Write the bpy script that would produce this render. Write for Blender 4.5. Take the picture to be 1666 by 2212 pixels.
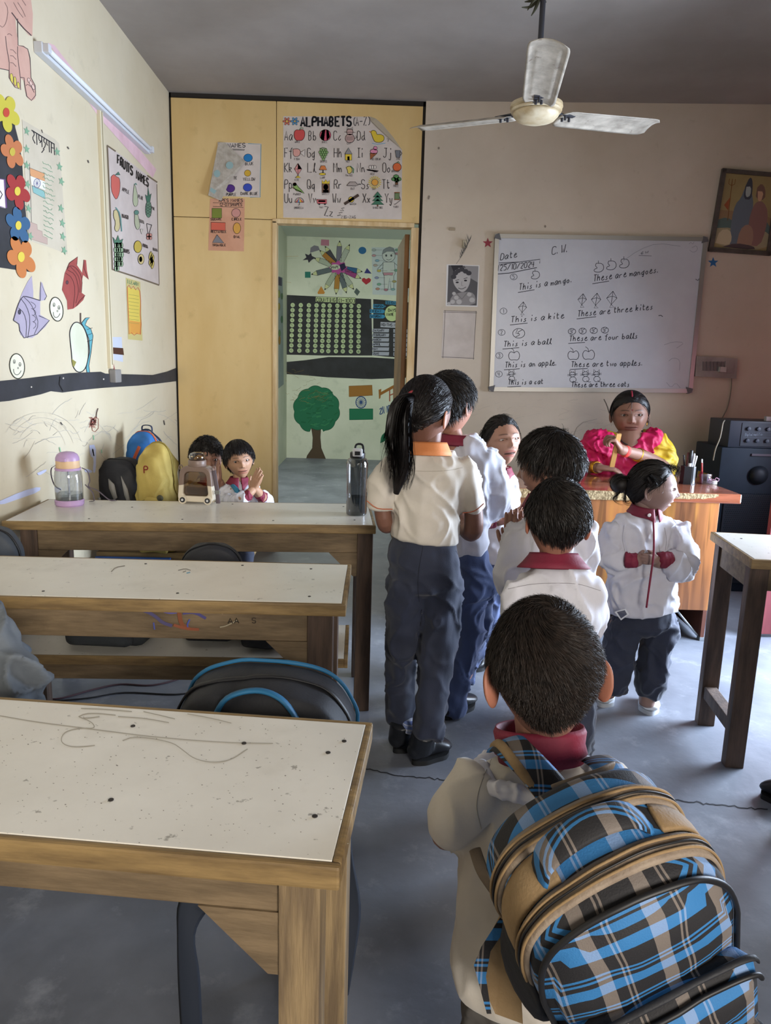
import bpy, bmesh, math, random
import numpy as np
from mathutils import Vector, Matrix
from mathutils.geometry import tessellate_polygon
random.seed(7); RNG = np.random.default_rng(7)
for _o in list(bpy.data.objects): bpy.data.objects.remove(_o, do_unlink=True)
SC = bpy.context.scene
COL = SC.collection
R = math.radians

# ---------------- camera (focal length and attitude solved from the room's vanishing points)
F, CX, CY, CAMH = 1600.0, 833.0, 1106.0, 1.4
_y = np.array([809 - CX, -(788 - CY), F]); _y /= np.linalg.norm(_y)
_D = (F * F + (809 - CX) * (600 - CX)) / (CY - 788)
_z = -np.array([600 - CX, -_D, F]); _z /= np.linalg.norm(_z)
_x = np.cross(_y, _z)
if _x[0] < 0: _x = -_x
BAS = np.array([_x, _y, _z])               # rows: world X,Y,Z in (right, up, forward)
CAM = np.array([0, 0, CAMH])
cd = bpy.data.cameras.new('camera'); cam = bpy.data.objects.new('camera', cd); COL.objects.link(cam)
cd.sensor_fit = 'VERTICAL'; cd.sensor_height = 36; cd.lens = F / 2212 * 36; cd.clip_start = .02
m4 = Matrix.Identity(4)
for i in range(3):
    m4[i][0] = BAS[i][0]; m4[i][1] = BAS[i][1]; m4[i][2] = -BAS[i][2]; m4[i][3] = CAM[i]
cam.matrix_world = m4
SC.camera = cam

# ---------------- world, lights, exposure
w = bpy.data.worlds.new('world'); SC.world = w; w.use_nodes = True
w.node_tree.nodes['Background'].inputs[0].default_value = (.75, .85, 1, 1)
w.node_tree.nodes['Background'].inputs[1].default_value = 0.35
SC.view_settings.view_transform = 'Standard'; SC.view_settings.look = 'None'
SC.view_settings.exposure = 0.0; SC.view_settings.gamma = 1
SC.view_settings.use_curve_mapping = False
def area(name, loc, target, sx, sy, power, col, spread=180):
    l = bpy.data.lights.new(name, 'AREA'); l.shape = 'RECTANGLE'; l.size = sx; l.size_y = sy
    l.energy = power; l.color = col; l.spread = R(spread)
    o = bpy.data.objects.new(name, l); COL.objects.link(o); o.location = loc
    o.rotation_euler = (Vector(target) - Vector(loc)).to_track_quat('-Z', 'Y').to_euler()
    return o
# daylight entering by the openings of the right wall, of the rear wall, and the tube in the far room
area('door_daylight', (3.02, 3.15, 1.05), (-1, 2.75, .25), 2.0, 1.2, 325, (.68, .81, 1), 135)
area('window_daylight', (3.02, -.6, 1.6), (0, -.2, .9), 1.2, 1.1, 10, (.85, .9, 1))
area('rear_door_daylight', (1.2, -2.45, 1.75), (-1.3, 2.4, .8), 1.5, 1.4, 50, (1, .93, .83), 80)
area('far_room_lamp', (-.5, 7.6, 3.0), (-.5, 8.6, 0), 1.4, .5, 70, (.93, 1, .95))

# ---------------- geometry of the photograph: rays meeting real surfaces
def ray(px, py):
    return BAS @ np.array([(px - CX) / F, -(py - CY) / F, 1.0])
def onz(px, py, z): d = ray(px, py); return CAM + d * ((z - CAMH) / d[2])
def ony(px, py, y): d = ray(px, py); return CAM + d * (y / d[1])
def onx(px, py, x): d = ray(px, py); return CAM + d * (x / d[0])
def onplane(p0, n):
    p0 = np.array(p0, float); n = np.array(n, float); n = n / np.linalg.norm(n)
    def f(px, py, off=0.0):
        d = ray(px, py); q = p0 + n * off
        return CAM + d * (np.dot(q - CAM, n) / np.dot(d, n))
    return f
def mpp(p):                                # metres per pixel at a point
    return float(BAS[:, 2] @ (np.array(p) - CAM)) / F

# ---------------- objects and properties
def tag(o, label=None, cat=None, group=None, kind=None):
    if label: o['label'] = label
    if cat: o['category'] = cat
    if group: o['group'] = group
    if kind: o['kind'] = kind
    return o
def empty(name, loc=(0, 0, 0), rz=0, **k):
    o = bpy.data.objects.new(name, None); COL.objects.link(o); o.location = loc; o.rotation_euler = (0, 0, rz)
    o.empty_display_size = .1
    return tag(o, **k)
def link(name, me, parent=None, mats=(), smooth=False, **k):
    o = bpy.data.objects.new(name, me); COL.objects.link(o)
    for m in (mats if isinstance(mats, (list, tuple)) else [mats]): me.materials.append(m)
    if smooth: me.shade_smooth()
    if parent is not None: o.parent = parent
    return tag(o, **k)
def pydata(name, V, Fc, parent=None, mats=(), smooth=False, **k):
    me = bpy.data.meshes.new(name)
    me.from_pydata([tuple(v) for v in V], [], [tuple(f) for f in Fc]); me.update()
    return link(name, me, parent, mats, smooth, **k)

# ---------------- materials
def hexc(h):
    h = h.lstrip('#'); c = [int(h[i:i + 2], 16) / 255 for i in (0, 2, 4)]
    return tuple((x / 12.92 if x <= .04045 else ((x + .055) / 1.055) ** 2.4) for x in c) + (1,)
MATS = {}
def mat(name, col, rough=.6, var=None, vscale=8, bump=0, bscale=40, metal=0, spec=.5, sss=0, trans=0, alpha=1,
        coords='Object', stretch=(1, 1, 1), attr=None, vdetail=6, thr=(.35, .65), coat=0, ior=1.45, sheen=0, emit=None):
    if name in MATS: return MATS[name]
    m = bpy.data.materials.new(name); m.use_nodes = True; nt = m.node_tree; N = nt.nodes; L = nt.links
    b = N['Principled BSDF']
    c = hexc(col) if isinstance(col, str) else col
    b.inputs['Base Color'].default_value = c
    b.inputs['Roughness'].default_value = rough; b.inputs['Metallic'].default_value = metal
    b.inputs['Specular IOR Level'].default_value = spec; b.inputs['IOR'].default_value = ior
    if sss:
        b.inputs['Subsurface Weight'].default_value = sss
        b.inputs['Subsurface Radius'].default_value = (1, .35, .2); b.inputs['Subsurface Scale'].default_value = .012
    if trans: b.inputs['Transmission Weight'].default_value = trans
    if coat: b.inputs['Coat Weight'].default_value = coat; b.inputs['Coat Roughness'].default_value = .12
    if sheen: b.inputs['Sheen Weight'].default_value = sheen
    if alpha < 1: b.inputs['Alpha'].default_value = alpha
    if emit: b.inputs['Emission Color'].default_value = c; b.inputs['Emission Strength'].default_value = emit
    tc = N.new('ShaderNodeTexCoord'); mp = N.new('ShaderNodeMapping'); mp.inputs['Scale'].default_value = stretch
    L.new(tc.outputs[coords], mp.inputs[0])
    src = None
    if attr:
        a = N.new('ShaderNodeVertexColor'); a.layer_name = attr; src = a.outputs[0]
        L.new(src, b.inputs['Base Color'])
    if var:
        n = N.new('ShaderNodeTexNoise'); n.inputs['Scale'].default_value = vscale; n.inputs['Detail'].default_value = vdetail
        n.inputs['Roughness'].default_value = .6
        L.new(mp.outputs[0], n.inputs[0])
        r = N.new('ShaderNodeMapRange'); r.inputs[1].default_value = thr[0]; r.inputs[2].default_value = thr[1]
        L.new(n.outputs[0], r.inputs[0])
        mx = N.new('ShaderNodeMix'); mx.data_type = 'RGBA'
        L.new(r.outputs[0], mx.inputs[0]); mx.inputs[6].default_value = c; mx.inputs[7].default_value = hexc(var)
        if src is not None: L.new(src, mx.inputs[6])
        L.new(mx.outputs[2], b.inputs['Base Color'])
    if bump:
        n2 = N.new('ShaderNodeTexNoise'); n2.inputs['Scale'].default_value = bscale; n2.inputs['Detail'].default_value = 5
        L.new(mp.outputs[0], n2.inputs[0])
        bp = N.new('ShaderNodeBump'); bp.inputs['Strength'].default_value = bump; bp.inputs['Distance'].default_value = .01
        L.new(n2.outputs[0], bp.inputs['Height']); L.new(bp.outputs[0], b.inputs['Normal'])
    MATS[name] = m
    return m
def ink(h, rough=.7):
    return mat('ink_' + h.lstrip('#'), h, rough, spec=.2)

def mixnode(m, fac_socket, colB):
    """lay colB over a material's current base colour by a factor"""
    nt = m.node_tree; b = nt.nodes['Principled BSDF']; inp = b.inputs['Base Color']
    mx = nt.nodes.new('ShaderNodeMix'); mx.data_type = 'RGBA'
    if inp.is_linked: nt.links.new(inp.links[0].from_socket, mx.inputs[6])
    else: mx.inputs[6].default_value = inp.default_value
    mx.inputs[7].default_value = hexc(colB); nt.links.new(fac_socket, mx.inputs[0]); nt.links.new(mx.outputs[2], inp)
def noise_fac(m, scale, lo, hi, stretch=(1, 1, 1), detail=5, amount=1.0, coords='Object', rough=.6, loc=(0, 0, 0)):
    nt = m.node_tree; N = nt.nodes; L = nt.links
    tc = N.new('ShaderNodeTexCoord'); mp = N.new('ShaderNodeMapping'); mp.inputs['Scale'].default_value = stretch
    mp.inputs['Location'].default_value = loc
    L.new(tc.outputs[coords], mp.inputs[0])
    n = N.new('ShaderNodeTexNoise'); n.inputs['Scale'].default_value = scale; n.inputs['Detail'].default_value = detail
    n.inputs['Roughness'].default_value = rough
    L.new(mp.outputs[0], n.inputs[0])
    r = N.new('ShaderNodeMapRange'); r.inputs[1].default_value = lo; r.inputs[2].default_value = hi; r.inputs[4].default_value = amount
    L.new(n.outputs[0], r.inputs[0])
    return r.outputs[0]

# ---------------- mesh builder
class MB:
    def __init__(s): s.V = []; s.F = []; s.M = []
    def add(s, V, Fc, mi=0):
        o = len(s.V); s.V += [tuple(map(float, v)) for v in V]; s.F += [tuple(i + o for i in f) for f in Fc]; s.M += [mi] * len(Fc)
    def box(s, lo, hi, mi=0, rot=None, bev=0):
        lo = np.array(lo, float); hi = np.array(hi, float)
        if bev:
            b = min(bev, *(abs(hi - lo) / 2.01)); V = []; idx = {}
            bm = bmesh.new(); bmesh.ops.create_cube(bm, size=1)
            for v in bm.verts: v.co = Vector(((lo + hi) / 2 + (hi - lo) * np.array(v.co)))
            bmesh.ops.bevel(bm, geom=bm.edges[:] + bm.verts[:], offset=b, segments=2, affect='EDGES', profile=.6)
            bm.verts.index_update()
            V = [v.co.copy() for v in bm.verts]; Fc = [[v.index for v in f.verts] for f in bm.faces]; bm.free()
        else:
            V = [Vector((x, y, z)) for x in (lo[0], hi[0]) for y in (lo[1], hi[1]) for z in (lo[2], hi[2])]
            Fc = [(0, 1, 3, 2), (4, 6, 7, 5), (0, 4, 5, 1), (2, 3, 7, 6), (0, 2, 6, 4), (1, 5, 7, 3)]
        if rot is not None: V = [rot @ Vector(v) for v in V]
        s.add(V, Fc, mi)
    def tube(s, path, ra, rb=None, side=None, n=12, mi=0, cap=True, round_=.5, sub=0):
        V, Fc = loft(path, ra, rb, side, n, cap, round_, sub); s.add(V, Fc, mi)
    def lathe(s, prof, c=(0, 0, 0), n=32, mi=0, M=None, sy=1.0):
        V = []; Fc = []
        for r, z in prof:
            for k in range(n):
                a = 2 * math.pi * k / n; v = Vector((r * math.cos(a), r * math.sin(a) * sy, z))
                v = (M @ v) if M is not None else v + Vector(c)
                V.append(v)
        for j in range(len(prof) - 1):
            for k in range(n):
                k2 = (k + 1) % n; Fc.append((j * n + k, j * n + k2, (j + 1) * n + k2, (j + 1) * n + k))
        if prof[0][0] > 1e-5: Fc.append(tuple(range(n - 1, -1, -1)))
        if prof[-1][0] > 1e-5: Fc.append(tuple((len(prof) - 1) * n + k for k in range(n)))
        s.add(V, Fc, mi)
    def prism(s, poly, axis_o, u, v, n_, t, mi=0):
        """poly 2D points -> slab with thickness t along n_"""
        o = np.array(axis_o, float); u = np.array(u, float); v = np.array(v, float); n_ = np.array(n_, float)
        a = [o + u * p[0] + v * p[1] for p in poly]; b = [p + n_ * t for p in a]; k = len(a)
        tri = tessellate_polygon([[Vector((p[0], p[1], 0)) for p in poly]])
        Fc = [tuple(x) for x in tri] + [tuple(i + k for i in reversed(x)) for x in tri] + [(i, (i + 1) % k, (i + 1) % k + k, i + k) for i in range(k)]
        s.add(a + b, Fc, mi)
    def build(s, name, mats, parent=None, smooth=False, bevel=0, auto=None, **k):
        me = bpy.data.meshes.new(name); me.from_pydata(s.V, [], s.F); me.update()
        me.polygons.foreach_set('material_index', s.M)
        bm = bmesh.new(); bm.from_mesh(me)
        bmesh.ops.remove_doubles(bm, verts=bm.verts, dist=1e-6)
        bmesh.ops.recalc_face_normals(bm, faces=bm.faces)
        if bevel: bmesh.ops.bevel(bm, geom=bm.edges[:], offset=bevel, segments=2, affect='EDGES')
        bm.to_mesh(me); bm.free()
        o = link(name, me, parent, mats, smooth, **k)
        if auto is not None:
            me.shade_smooth()
            try: me.set_sharp_from_angle(angle=R(auto))
            except Exception: pass
        return o

def unit(v): v = np.array(v, float); return v / (np.linalg.norm(v) + 1e-12)
def catmull(P, k):
    P = np.array(P, float)
    if k <= 0 or len(P) < 3: return P
    Q = np.vstack([2 * P[0] - P[1], P, 2 * P[-1] - P[-2]]); out = []
    for i in range(1, len(Q) - 2):
        for t in np.arange(k) / k:
            a, b, c, d = Q[i - 1:i + 3]
            out.append(.5 * ((2 * b) + (c - a) * t + (2 * a - 5 * b + 4 * c - d) * t * t + (3 * b - a - 3 * c + d) * t ** 3))
    out.append(P[-1]); return np.array(out)
def loft(path, ra, rb=None, side=None, n=12, cap=True, round_=.5, sub=0):
    P = np.array(path, float); m = len(P)
    ra = np.full(m, ra, float) if np.isscalar(ra) else np.array(ra, float)
    rb = ra.copy() if rb is None else (np.full(m, rb, float) if np.isscalar(rb) else np.array(rb, float))
    if sub:
        A = catmull(np.column_stack([P, ra, rb]), sub); P = A[:, :3]; ra = np.maximum(A[:, 3], 1e-4); rb = np.maximum(A[:, 4], 1e-4); m = len(P)
    T = np.gradient(P, axis=0); T /= (np.linalg.norm(T, axis=1)[:, None] + 1e-12)
    rings = []
    s0 = unit(side) if side is not None else unit(np.cross(T[0], [0, 0, 1]) if abs(T[0][2]) < .9 else np.cross(T[0], [0, 1, 0]))
    prev = s0
    for i in range(m):
        ref = s0 if side is not None else prev
        sd = ref - T[i] * np.dot(ref, T[i])
        if np.linalg.norm(sd) < .2: sd = prev - T[i] * np.dot(prev, T[i])
        sd = unit(sd); prev = sd; up = np.cross(T[i], sd)
        rings.append((P[i], sd, up, ra[i], rb[i]))
    if cap:
        def caps(i, sgn):
            p, sd, up, a, b = rings[i]; o = []; L = min(a, b) * round_ * 2 * .5
            for f in (.45, .8, .97): o.append((p + sgn * T[i] * L * f, sd, up, a * math.sqrt(1 - f * f), b * math.sqrt(1 - f * f)))
            return o
        rings = caps(0, -1)[::-1] + rings + caps(-1, 1)
    V = []; ang = np.arange(n) * 2 * math.pi / n
    for p, sd, up, a, b in rings:
        for t in ang: V.append(p + sd * a * math.cos(t) + up * b * math.sin(t))
    Fc = []
    for j in range(len(rings) - 1):
        for k in range(n): Fc.append((j * n + k, j * n + (k + 1) % n, (j + 1) * n + (k + 1) % n, (j + 1) * n + k))
    Fc.append(tuple(range(n - 1, -1, -1))); e = (len(rings) - 1) * n; Fc.append(tuple(e + k for k in range(n)))
    return V, Fc
def box(name, lo, hi, m, parent=None, bev=0, **k):
    b = MB(); b.box(lo, hi, bev=bev); return b.build(name, m, parent, **k)
def dup_tree(o, parent=None):
    c = o.copy(); COL.objects.link(c); c.parent = parent
    for ch in list(o.children): dup_tree(ch, c)
    return c

# ---------------- ink: flat marks laid on a surface (f = pixel ray -> that surface)
FONT = dict(
A="00 26 40;12 32", B="00 06 26 35 34 23 03;23 32 31 20 00", C="45 36 16 05 01 10 30 41", D="00 06 26 45 41 20 00", E="46 06 00 40;03 33", F="46 06 00;03 33",
G="45 36 16 05 01 10 30 41 43 23", H="06 00;46 40;03 43", I="16 36;26 20;10 30", J="16 46;36 31 20 10 01", K="06 00;46 03 40", L="06 00 40", M="00 06 23 46 40",
N="00 06 40 46", O="16 05 01 10 30 41 45 36 16", P="00 06 36 45 44 33 03", Q="16 05 01 10 30 41 45 36 16;22 40", R="00 06 36 45 44 33 03;23 40", S="45 36 16 05 04 13 33 42 41 30 10 01",
T="06 46;26 20", U="06 01 10 30 41 46", V="06 20 46", W="06 10 23 30 46", X="06 40;00 46", Y="06 23 46;23 20", Z="06 46 00 40",
a="43 24 13 02 01 10 20 32 43;43 31 40", b="06 00;02 13 23 32 31 20 10 01", c="33 23 12 01 10 20 31", d="33 23 02 01 10 20 32;36 31 40", e="02 22 33 24 13 01 10 30 41", f="46 36 25 2b;04 34",
g="33 23 02 01 10 20 32;34 3b 2c 1b", h="06 00;02 13 24 32 30", i="13 10;15 16", j="23 2b 1c 0b;25 26", k="06 00;03 33 22 02 30", l="00 26 16 11 20 30", m="00 03;02 13 20;22 33 41 40", n="00 03;02 13 23 31 30",
o="23 02 01 10 20 31 32 23", p="04 0c;03 14 33 31 20 01", q="33 23 02 01 10 20 32;33 3c", r="00 03;02 13 33", s="33 23 12 31 20 00", t="16 11 20 31;04 34", u="03 01 10 20 31;33 30", v="03 10 33", w="03 10 22 30 43",
x="03 30;00 33", y="03 10;33 2b 1c 0b", z="03 33 00 30")
FONT.update({'0': "16 05 01 10 30 41 45 36 16", '1': "15 26 20", '2': "05 16 36 45 44 00 40", '3': "05 16 36 45 34 23 34 42 41 30 10 01", '4': "06 03 43;36 30", '5': "46 06 04 34 42 41 30 00",
 '6': "46 26 04 01 10 30 41 42 33 03", '7': "06 46 20", '8': "23 05 16 36 45 23 01 10 30 41 23", '9': "43 13 04 05 16 36 45 40", '/': "00 46", '-': "03 43", '.': "00 01", '(': "36 15 11 30", ')': "16 35 31 10", '>': "04 43 02", '!': "26 22;20 20"})
def _gc(ch):
    if ch.isdigit(): return int(ch)
    return -(ord(ch) - ord('a'))
def chaikin(P, k=2):
    P = [np.array(p, float) for p in P]
    for _ in range(k):
        if len(P) < 3: break
        Q = [P[0]]
        for a, b in zip(P[:-1], P[1:]): Q += [a * .75 + b * .25, a * .25 + b * .75]
        Q.append(P[-1]); P = Q
    return P
class Ink:
    def __init__(s, f, off=.0012): s.f = f; s.off = off; s.V = []; s.F = []; s.M = []; s.cols = []; s.n = 0
    def _mi(s, c):
        if c not in s.cols: s.cols.append(c)
        return s.cols.index(c)
    def _o(s): s.n += 1; return s.off + min(s.n * 3e-5, .0025)
    def line(s, pts, w=1.6, c='#26262a', closed=False, smooth=0):
        if smooth: pts = chaikin(list(pts) + ([pts[0]] if closed else []), smooth); closed = False
        P = np.array(pts, float)
        if closed: P = np.vstack([P, P[:1]])
        if len(P) < 2: return
        T = np.gradient(P, axis=0); T /= (np.linalg.norm(T, axis=1)[:, None] + 1e-9); Nn = np.column_stack([-T[:, 1], T[:, 0]]) * w / 2
        o = len(s.V); of = s._o(); mi = s._mi(c)
        for p, n in zip(P, Nn): s.V.append(s.f(*(p + n), of)); s.V.append(s.f(*(p - n), of))
        for i in range(len(P) - 1): s.F.append((o + 2 * i, o + 2 * i + 1, o + 2 * i + 3, o + 2 * i + 2)); s.M.append(mi)
    def fill(s, pts, c, outline=None, ow=1.5, smooth=0):
        if smooth: pts = chaikin(list(pts) + [pts[0]], smooth)[:-1]
        o = len(s.V); of = s._o(); mi = s._mi(c)
        for p in pts: s.V.append(s.f(p[0], p[1], of))
        for t in tessellate_polygon([[Vector((p[0], p[1], 0)) for p in pts]]): s.F.append(tuple(o + i for i in t)); s.M.append(mi)
        if outline: s.line(list(pts), ow, outline, closed=True)
    def ell(s, x, y, rx, ry, c=None, outline=None, ow=1.3, rot=0, a0=0, a1=360, n=20):
        P = []
        for k in range(n + (0 if a1 - a0 == 360 else 1)):
            t = R(a0 + (a1 - a0) * k / n); u, v = rx * math.cos(t), ry * math.sin(t)
            P.append((x + u * math.cos(R(rot)) - v * math.sin(R(rot)), y + u * math.sin(R(rot)) + v * math.cos(R(rot))))
        if c: s.fill(P, c)
        if outline: s.line(P, ow, outline, closed=(a1 - a0 == 360))
    def text(s, t, x, y, h, x1=None, y1=None, w=1.4, c='#26262a', up=None, slant=0, jit=0, adv=5.6):
        n = sum((3.2 if ch == ' ' else (3.6 if ch in "iljI1.,()'" else adv)) for ch in t)
        if x1 is None: x1 = x + n * h / 6 * .8; y1 = y
        d = np.array([x1 - x, y1 - y]) / n
        u = np.array(up if up is not None else (slant * h, -h), float) / 6
        q = 0.0; o = np.array([x, y], float)
        for ch in t:
            a = 3.2 if ch == ' ' else (3.6 if ch in "iljI1.,()'" else adv)
            if ch in FONT:
                jx, jy = RNG.normal(0, jit, 2) if jit else (0, 0)
                for st in FONT[ch].split(';'):
                    P = [(_gc(p[0]), _gc(p[1])) for p in st.split()]
                    if len(P) == 1: P = [P[0], (P[0][0] + .6, P[0][1])]
                    P = [o + d * (q + p[0] + jx) + u * (p[1] + jy) for p in P]
                    if ch in 'abcdefghijklmnopqrstuyBCDGJOPQRSU0235689()': P = chaikin(P, 2)
                    s.line(P, w, c)
            q += a
    def build(s, name, parent, thick=False, **k):
        if not s.V: return None
        me = bpy.data.meshes.new(name); me.from_pydata([tuple(v) for v in s.V], [], s.F); me.update()
        me.polygons.foreach_set('material_index', s.M)
        return link(name, me, parent, [ink(c) for c in s.cols], **k)
def sheet(name, f, pts, m, t=.0012, parent=None, smooth=0, **k):
    """a thin paper sheet lying on surface f, outline given by rays"""
    if smooth: pts = chaikin(list(pts) + [pts[0]], smooth)[:-1]
    a = [f(p[0], p[1], t) for p in pts]; b = [f(p[0], p[1], .0001) for p in pts]; n = len(a)
    tri = tessellate_polygon([[Vector((p[0], p[1], 0)) for p in pts]])
    Fc = [tuple(x) for x in tri] + [tuple(i + n for i in reversed(x)) for x in tri] + [(i, (i + 1) % n, (i + 1) % n + n, i + n) for i in range(n)]
    return pydata(name, a + b, Fc, parent, m, **k)
# =================== the setting
XL, YB, ZC = -1.43, 5.45, 3.16
XR, YR = 2.95, -2.6
SEAM = float(ony(911, 500, YB)[0])          # where the yellow plywood partition meets the plaster wall
DL, DR_, DT = float(ony(598, 600, YB)[0]), float(ony(884, 640, YB)[0]), 2.345
WANG = R(4.2)
wall_f = onplane((SEAM, YB, 0), (-math.sin(WANG), -math.cos(WANG), 0))
part_f = onplane((0, YB, 0), (0, -1, 0))
left_f = onplane((XL, 0, 0), (1, 0, 0))
YF = 11.05                                   # far wall of the next room
far_f = onplane((0, YF, 0), (0, -1, 0))

mw = mat('plaster_cream', '#d3c6b6', .75, var='#c2b4a2', vscale=1.6, bump=.12, bscale=9, thr=(.3, .75))
mixnode(mw, noise_fac(mw, 14, .62, .78, detail=8, amount=.35), '#a8997f')
ml = mat('plaster_left', '#d0c5ad', .72, var='#c2b496', vscale=1.3, bump=.15, bscale=7, thr=(.3, .75))
mixnode(ml, noise_fac(ml, 11, .6, .8, detail=9, amount=.4), '#a79c86')
mc = mat('ceiling_paint', '#a39c97', .85, var='#8f8883', vscale=1.0, bump=.1, bscale=5)
my = mat('plywood_yellow', '#dabe88', .55, var='#c9a86c', vscale=2.2, stretch=(1, 1, .35), bump=.06, bscale=12, thr=(.3, .7))
mixnode(my, noise_fac(my, 9, .6, .8, detail=8, amount=.35), '#8f7340')
mfl = mat('concrete', '#80848e', .5, var='#646871', vscale=2.0, bump=.25, bscale=14, thr=(.35, .68), vdetail=9)
mixnode(mfl, noise_fac(mfl, 6, .55, .72, detail=10, amount=.5, rough=.7), '#a7abb4')
mixnode(mfl, noise_fac(mfl, 3.1, .6, .75, detail=10, amount=.45, rough=.75, loc=(4, 2, 0)), '#55585f')
mg = mat('far_room_paint', '#e0e3d2', .8, var='#d0d5c2', vscale=1.5, bump=.08)
mixnode(mg, noise_fac(mg, 5, .58, .8, detail=9, amount=.4), '#8d9a86')
mtrim = mat('frame_wood_pale', '#dcc49a', .6, var='#c0a070', vscale=5, stretch=(4, 4, .5), bump=.1)
mdark = mat('gap_dark', '#2b2622', .9)

def slab(name, lo, hi, m, **k): return box(name, lo, hi, m, kind='structure', **k)
slab('floor', (-4.2, YR - .3, -.12), (XR + .6, YF + .3, 0), mfl)
slab('ceiling', (-1.7, YR - .3, ZC), (XR + .6, YB + .15, ZC + .12), mc)
slab('wall_left', (XL - .15, YR - .3, 0), (XL, YB + .1, ZC), ml)
# right wall with its two openings (the daylight comes through them)
def wall_open(name, x0, x1, y0, y1, holes, m):
    b = MB(); ys = y0
    for (ya, yb, za, zb) in holes:
        b.box((x0, ys, 0), (x1, ya, ZC)); b.box((x0, ya, 0), (x1, yb, za)); b.box((x0, ya, zb), (x1, yb, ZC)); ys = yb
    b.box((x0, ys, 0), (x1, y1, ZC)); return b.build(name, m, kind='structure')
wall_open('wall_right', XR, XR + .15, YR - .3, YB + .2, [(-1.25, .05, .95, 2.2), (2.55, 3.75, 0, 2.15)], mw)
b = MB(); b.box((XL - .15, YR - .15, 0), (-1.05, YR, ZC)); b.box((.65, YR - .15, 0), (XR + .1, YR, ZC)); b.box((-1.05, YR - .15, 2.6), (.65, YR, ZC))
b.build('wall_rear', mw, kind='structure')
# plaster wall behind the board: swings slightly towards the room on its right
L_ = 3.3; dx, dy = math.cos(WANG), -math.sin(WANG)
b = MB(); z0, z1 = 0, ZC
P = [(SEAM, YB), (SEAM + L_ * dx, YB + L_ * dy), (SEAM + L_ * dx, YB + .2), (SEAM, YB + .2)]
b.prism(P, (0, 0, 0), (1, 0, 0), (0, 1, 0), (0, 0, 1), ZC); b.build('wall_back', mw, kind='structure')
# yellow plywood partition with the doorway
pt = empty('wall_partition', (0, YB, 0), kind='structure')
def ppan(name, x0, x1, z0, z1, y0=0, y1=.05, m=my):
    b = MB(); b.box((x0, y0, z0), (x1, y1, z1), bev=.003); return b.build(name, m, pt)
ZJ = float(ony(450, 470, YB)[2]); ZTOP = 3.125; mj = .004
ppan('plywood_panel', XL + .015, DL - mj, ZJ + mj / 2, ZTOP)
ppan('plywood_panel', XL + .015, DL - .03, 0, ZJ - mj / 2)
ppan('plywood_panel', DL, SEAM - .02, DT + .031, ZTOP)
ppan('door_post', DL - .03, DL, 0, ZJ - .01, -.008, .09, mtrim)
ppan('door_head', DL - .03, DR_ + .02, DT, DT + .03, -.008, .09, mtrim)
ppan('door_post', DR_, SEAM - .02, 0, DT, -.008, .09, mtrim)
ppan('edge_gap', XL, SEAM, ZTOP, ZC, .012, .05, mdark)
ppan('edge_gap', SEAM - .02, SEAM, 0, ZC, .012, .05, mdark)
ppan('edge_gap', XL, XL + .015, 0, ZC, .012, .05, mdark)
# door leaf, swung into the far room and seen nearly edge-on
dl = empty('door_1', (DR_ - .005, YB + .09, 0), R(93), kind='structure')
mdl = mat('door_leaf_wood', '#8a6239', .6, var='#6b4826', vscale=4, stretch=(1, 5, .6), bump=.1)
b = MB(); b.box((0, 0, .02), (.62, .035, DT - .03), bev=.003); b.build('door_leaf', mdl, dl)
mh = mat('hinge_metal', '#7d6038', .5, metal=.5)
for hz in (1.95, 1.32, .5):
    b = MB(); b.box((-.03, -.004, hz), (.035, .0, hz + .13), bev=.001); b.tube([(0, -.006, hz), (0, -.006, hz + .13)], .006); b.build('hinge', mh, dl)

# far room
b = MB(); b.box((-1.38 - .1, YB + .16, 0), (-1.28, YF, ZC - .01)); b.build('wall_far_room_left', mg, kind='structure')
b = MB(); b.box((-1.4, YF, 0), (3.2, YF + .1, ZC - .01)); b.build('wall_far_room_back', mg, kind='structure')
b = MB(); b.box((3.1, YB + .25, 0), (3.2, YF, ZC - .01)); b.build('wall_far_room_right', mg, kind='structure')
mcf = mat('far_ceiling', '#dfe6df', .8)
b = MB(); b.box((-1.4, YB + .16, ZC - .01), (3.2, YF, ZC + .1)); b.build('ceiling_far_room', mcf, kind='structure')

# floor cracks
crk = Ink(onplane((0, 0, 0), (0, 0, 1)), .0008)
def crack(P, w=2.0, c='#2d2e33'):
    Q = []
    for a, b2 in zip(P[:-1], P[1:]):
        for t in np.linspace(0, 1, 12, endpoint=False): Q.append((a[0] + (b2[0] - a[0]) * t + RNG.normal(0, .8), a[1] + (b2[1] - a[1]) * t + RNG.normal(0, 1.3)))
    crk.line(Q, w, c)
crack([(770, 1655), (860, 1676), (940, 1682), (1000, 1690)]); crack([(1430, 1725), (1500, 1733), (1580, 1742), (1666, 1750)], 2.6)
crk.build('floor_crack', bpy.data.objects['floor'])

# maroon door on the right, swung into the room
mmd = mat('door_maroon', '#7e3a3e', .5, var='#6b2e33', vscale=5, stretch=(4, 4, .5))
d2 = empty('door_2', (2.12, 3.80, 0), 0, kind='structure')
b = MB(); b.box((0, 0, .02), (.82, .035, 2.14), bev=.003); b.build('door_leaf', mmd, d2)
b = MB(); b.box((.10, -.008, .25), (.70, 0, .95), bev=.003); b.box((.10, -.008, 1.15), (.70, 0, 1.95), bev=.003); b.build('door_panel', mmd, d2)
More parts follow.
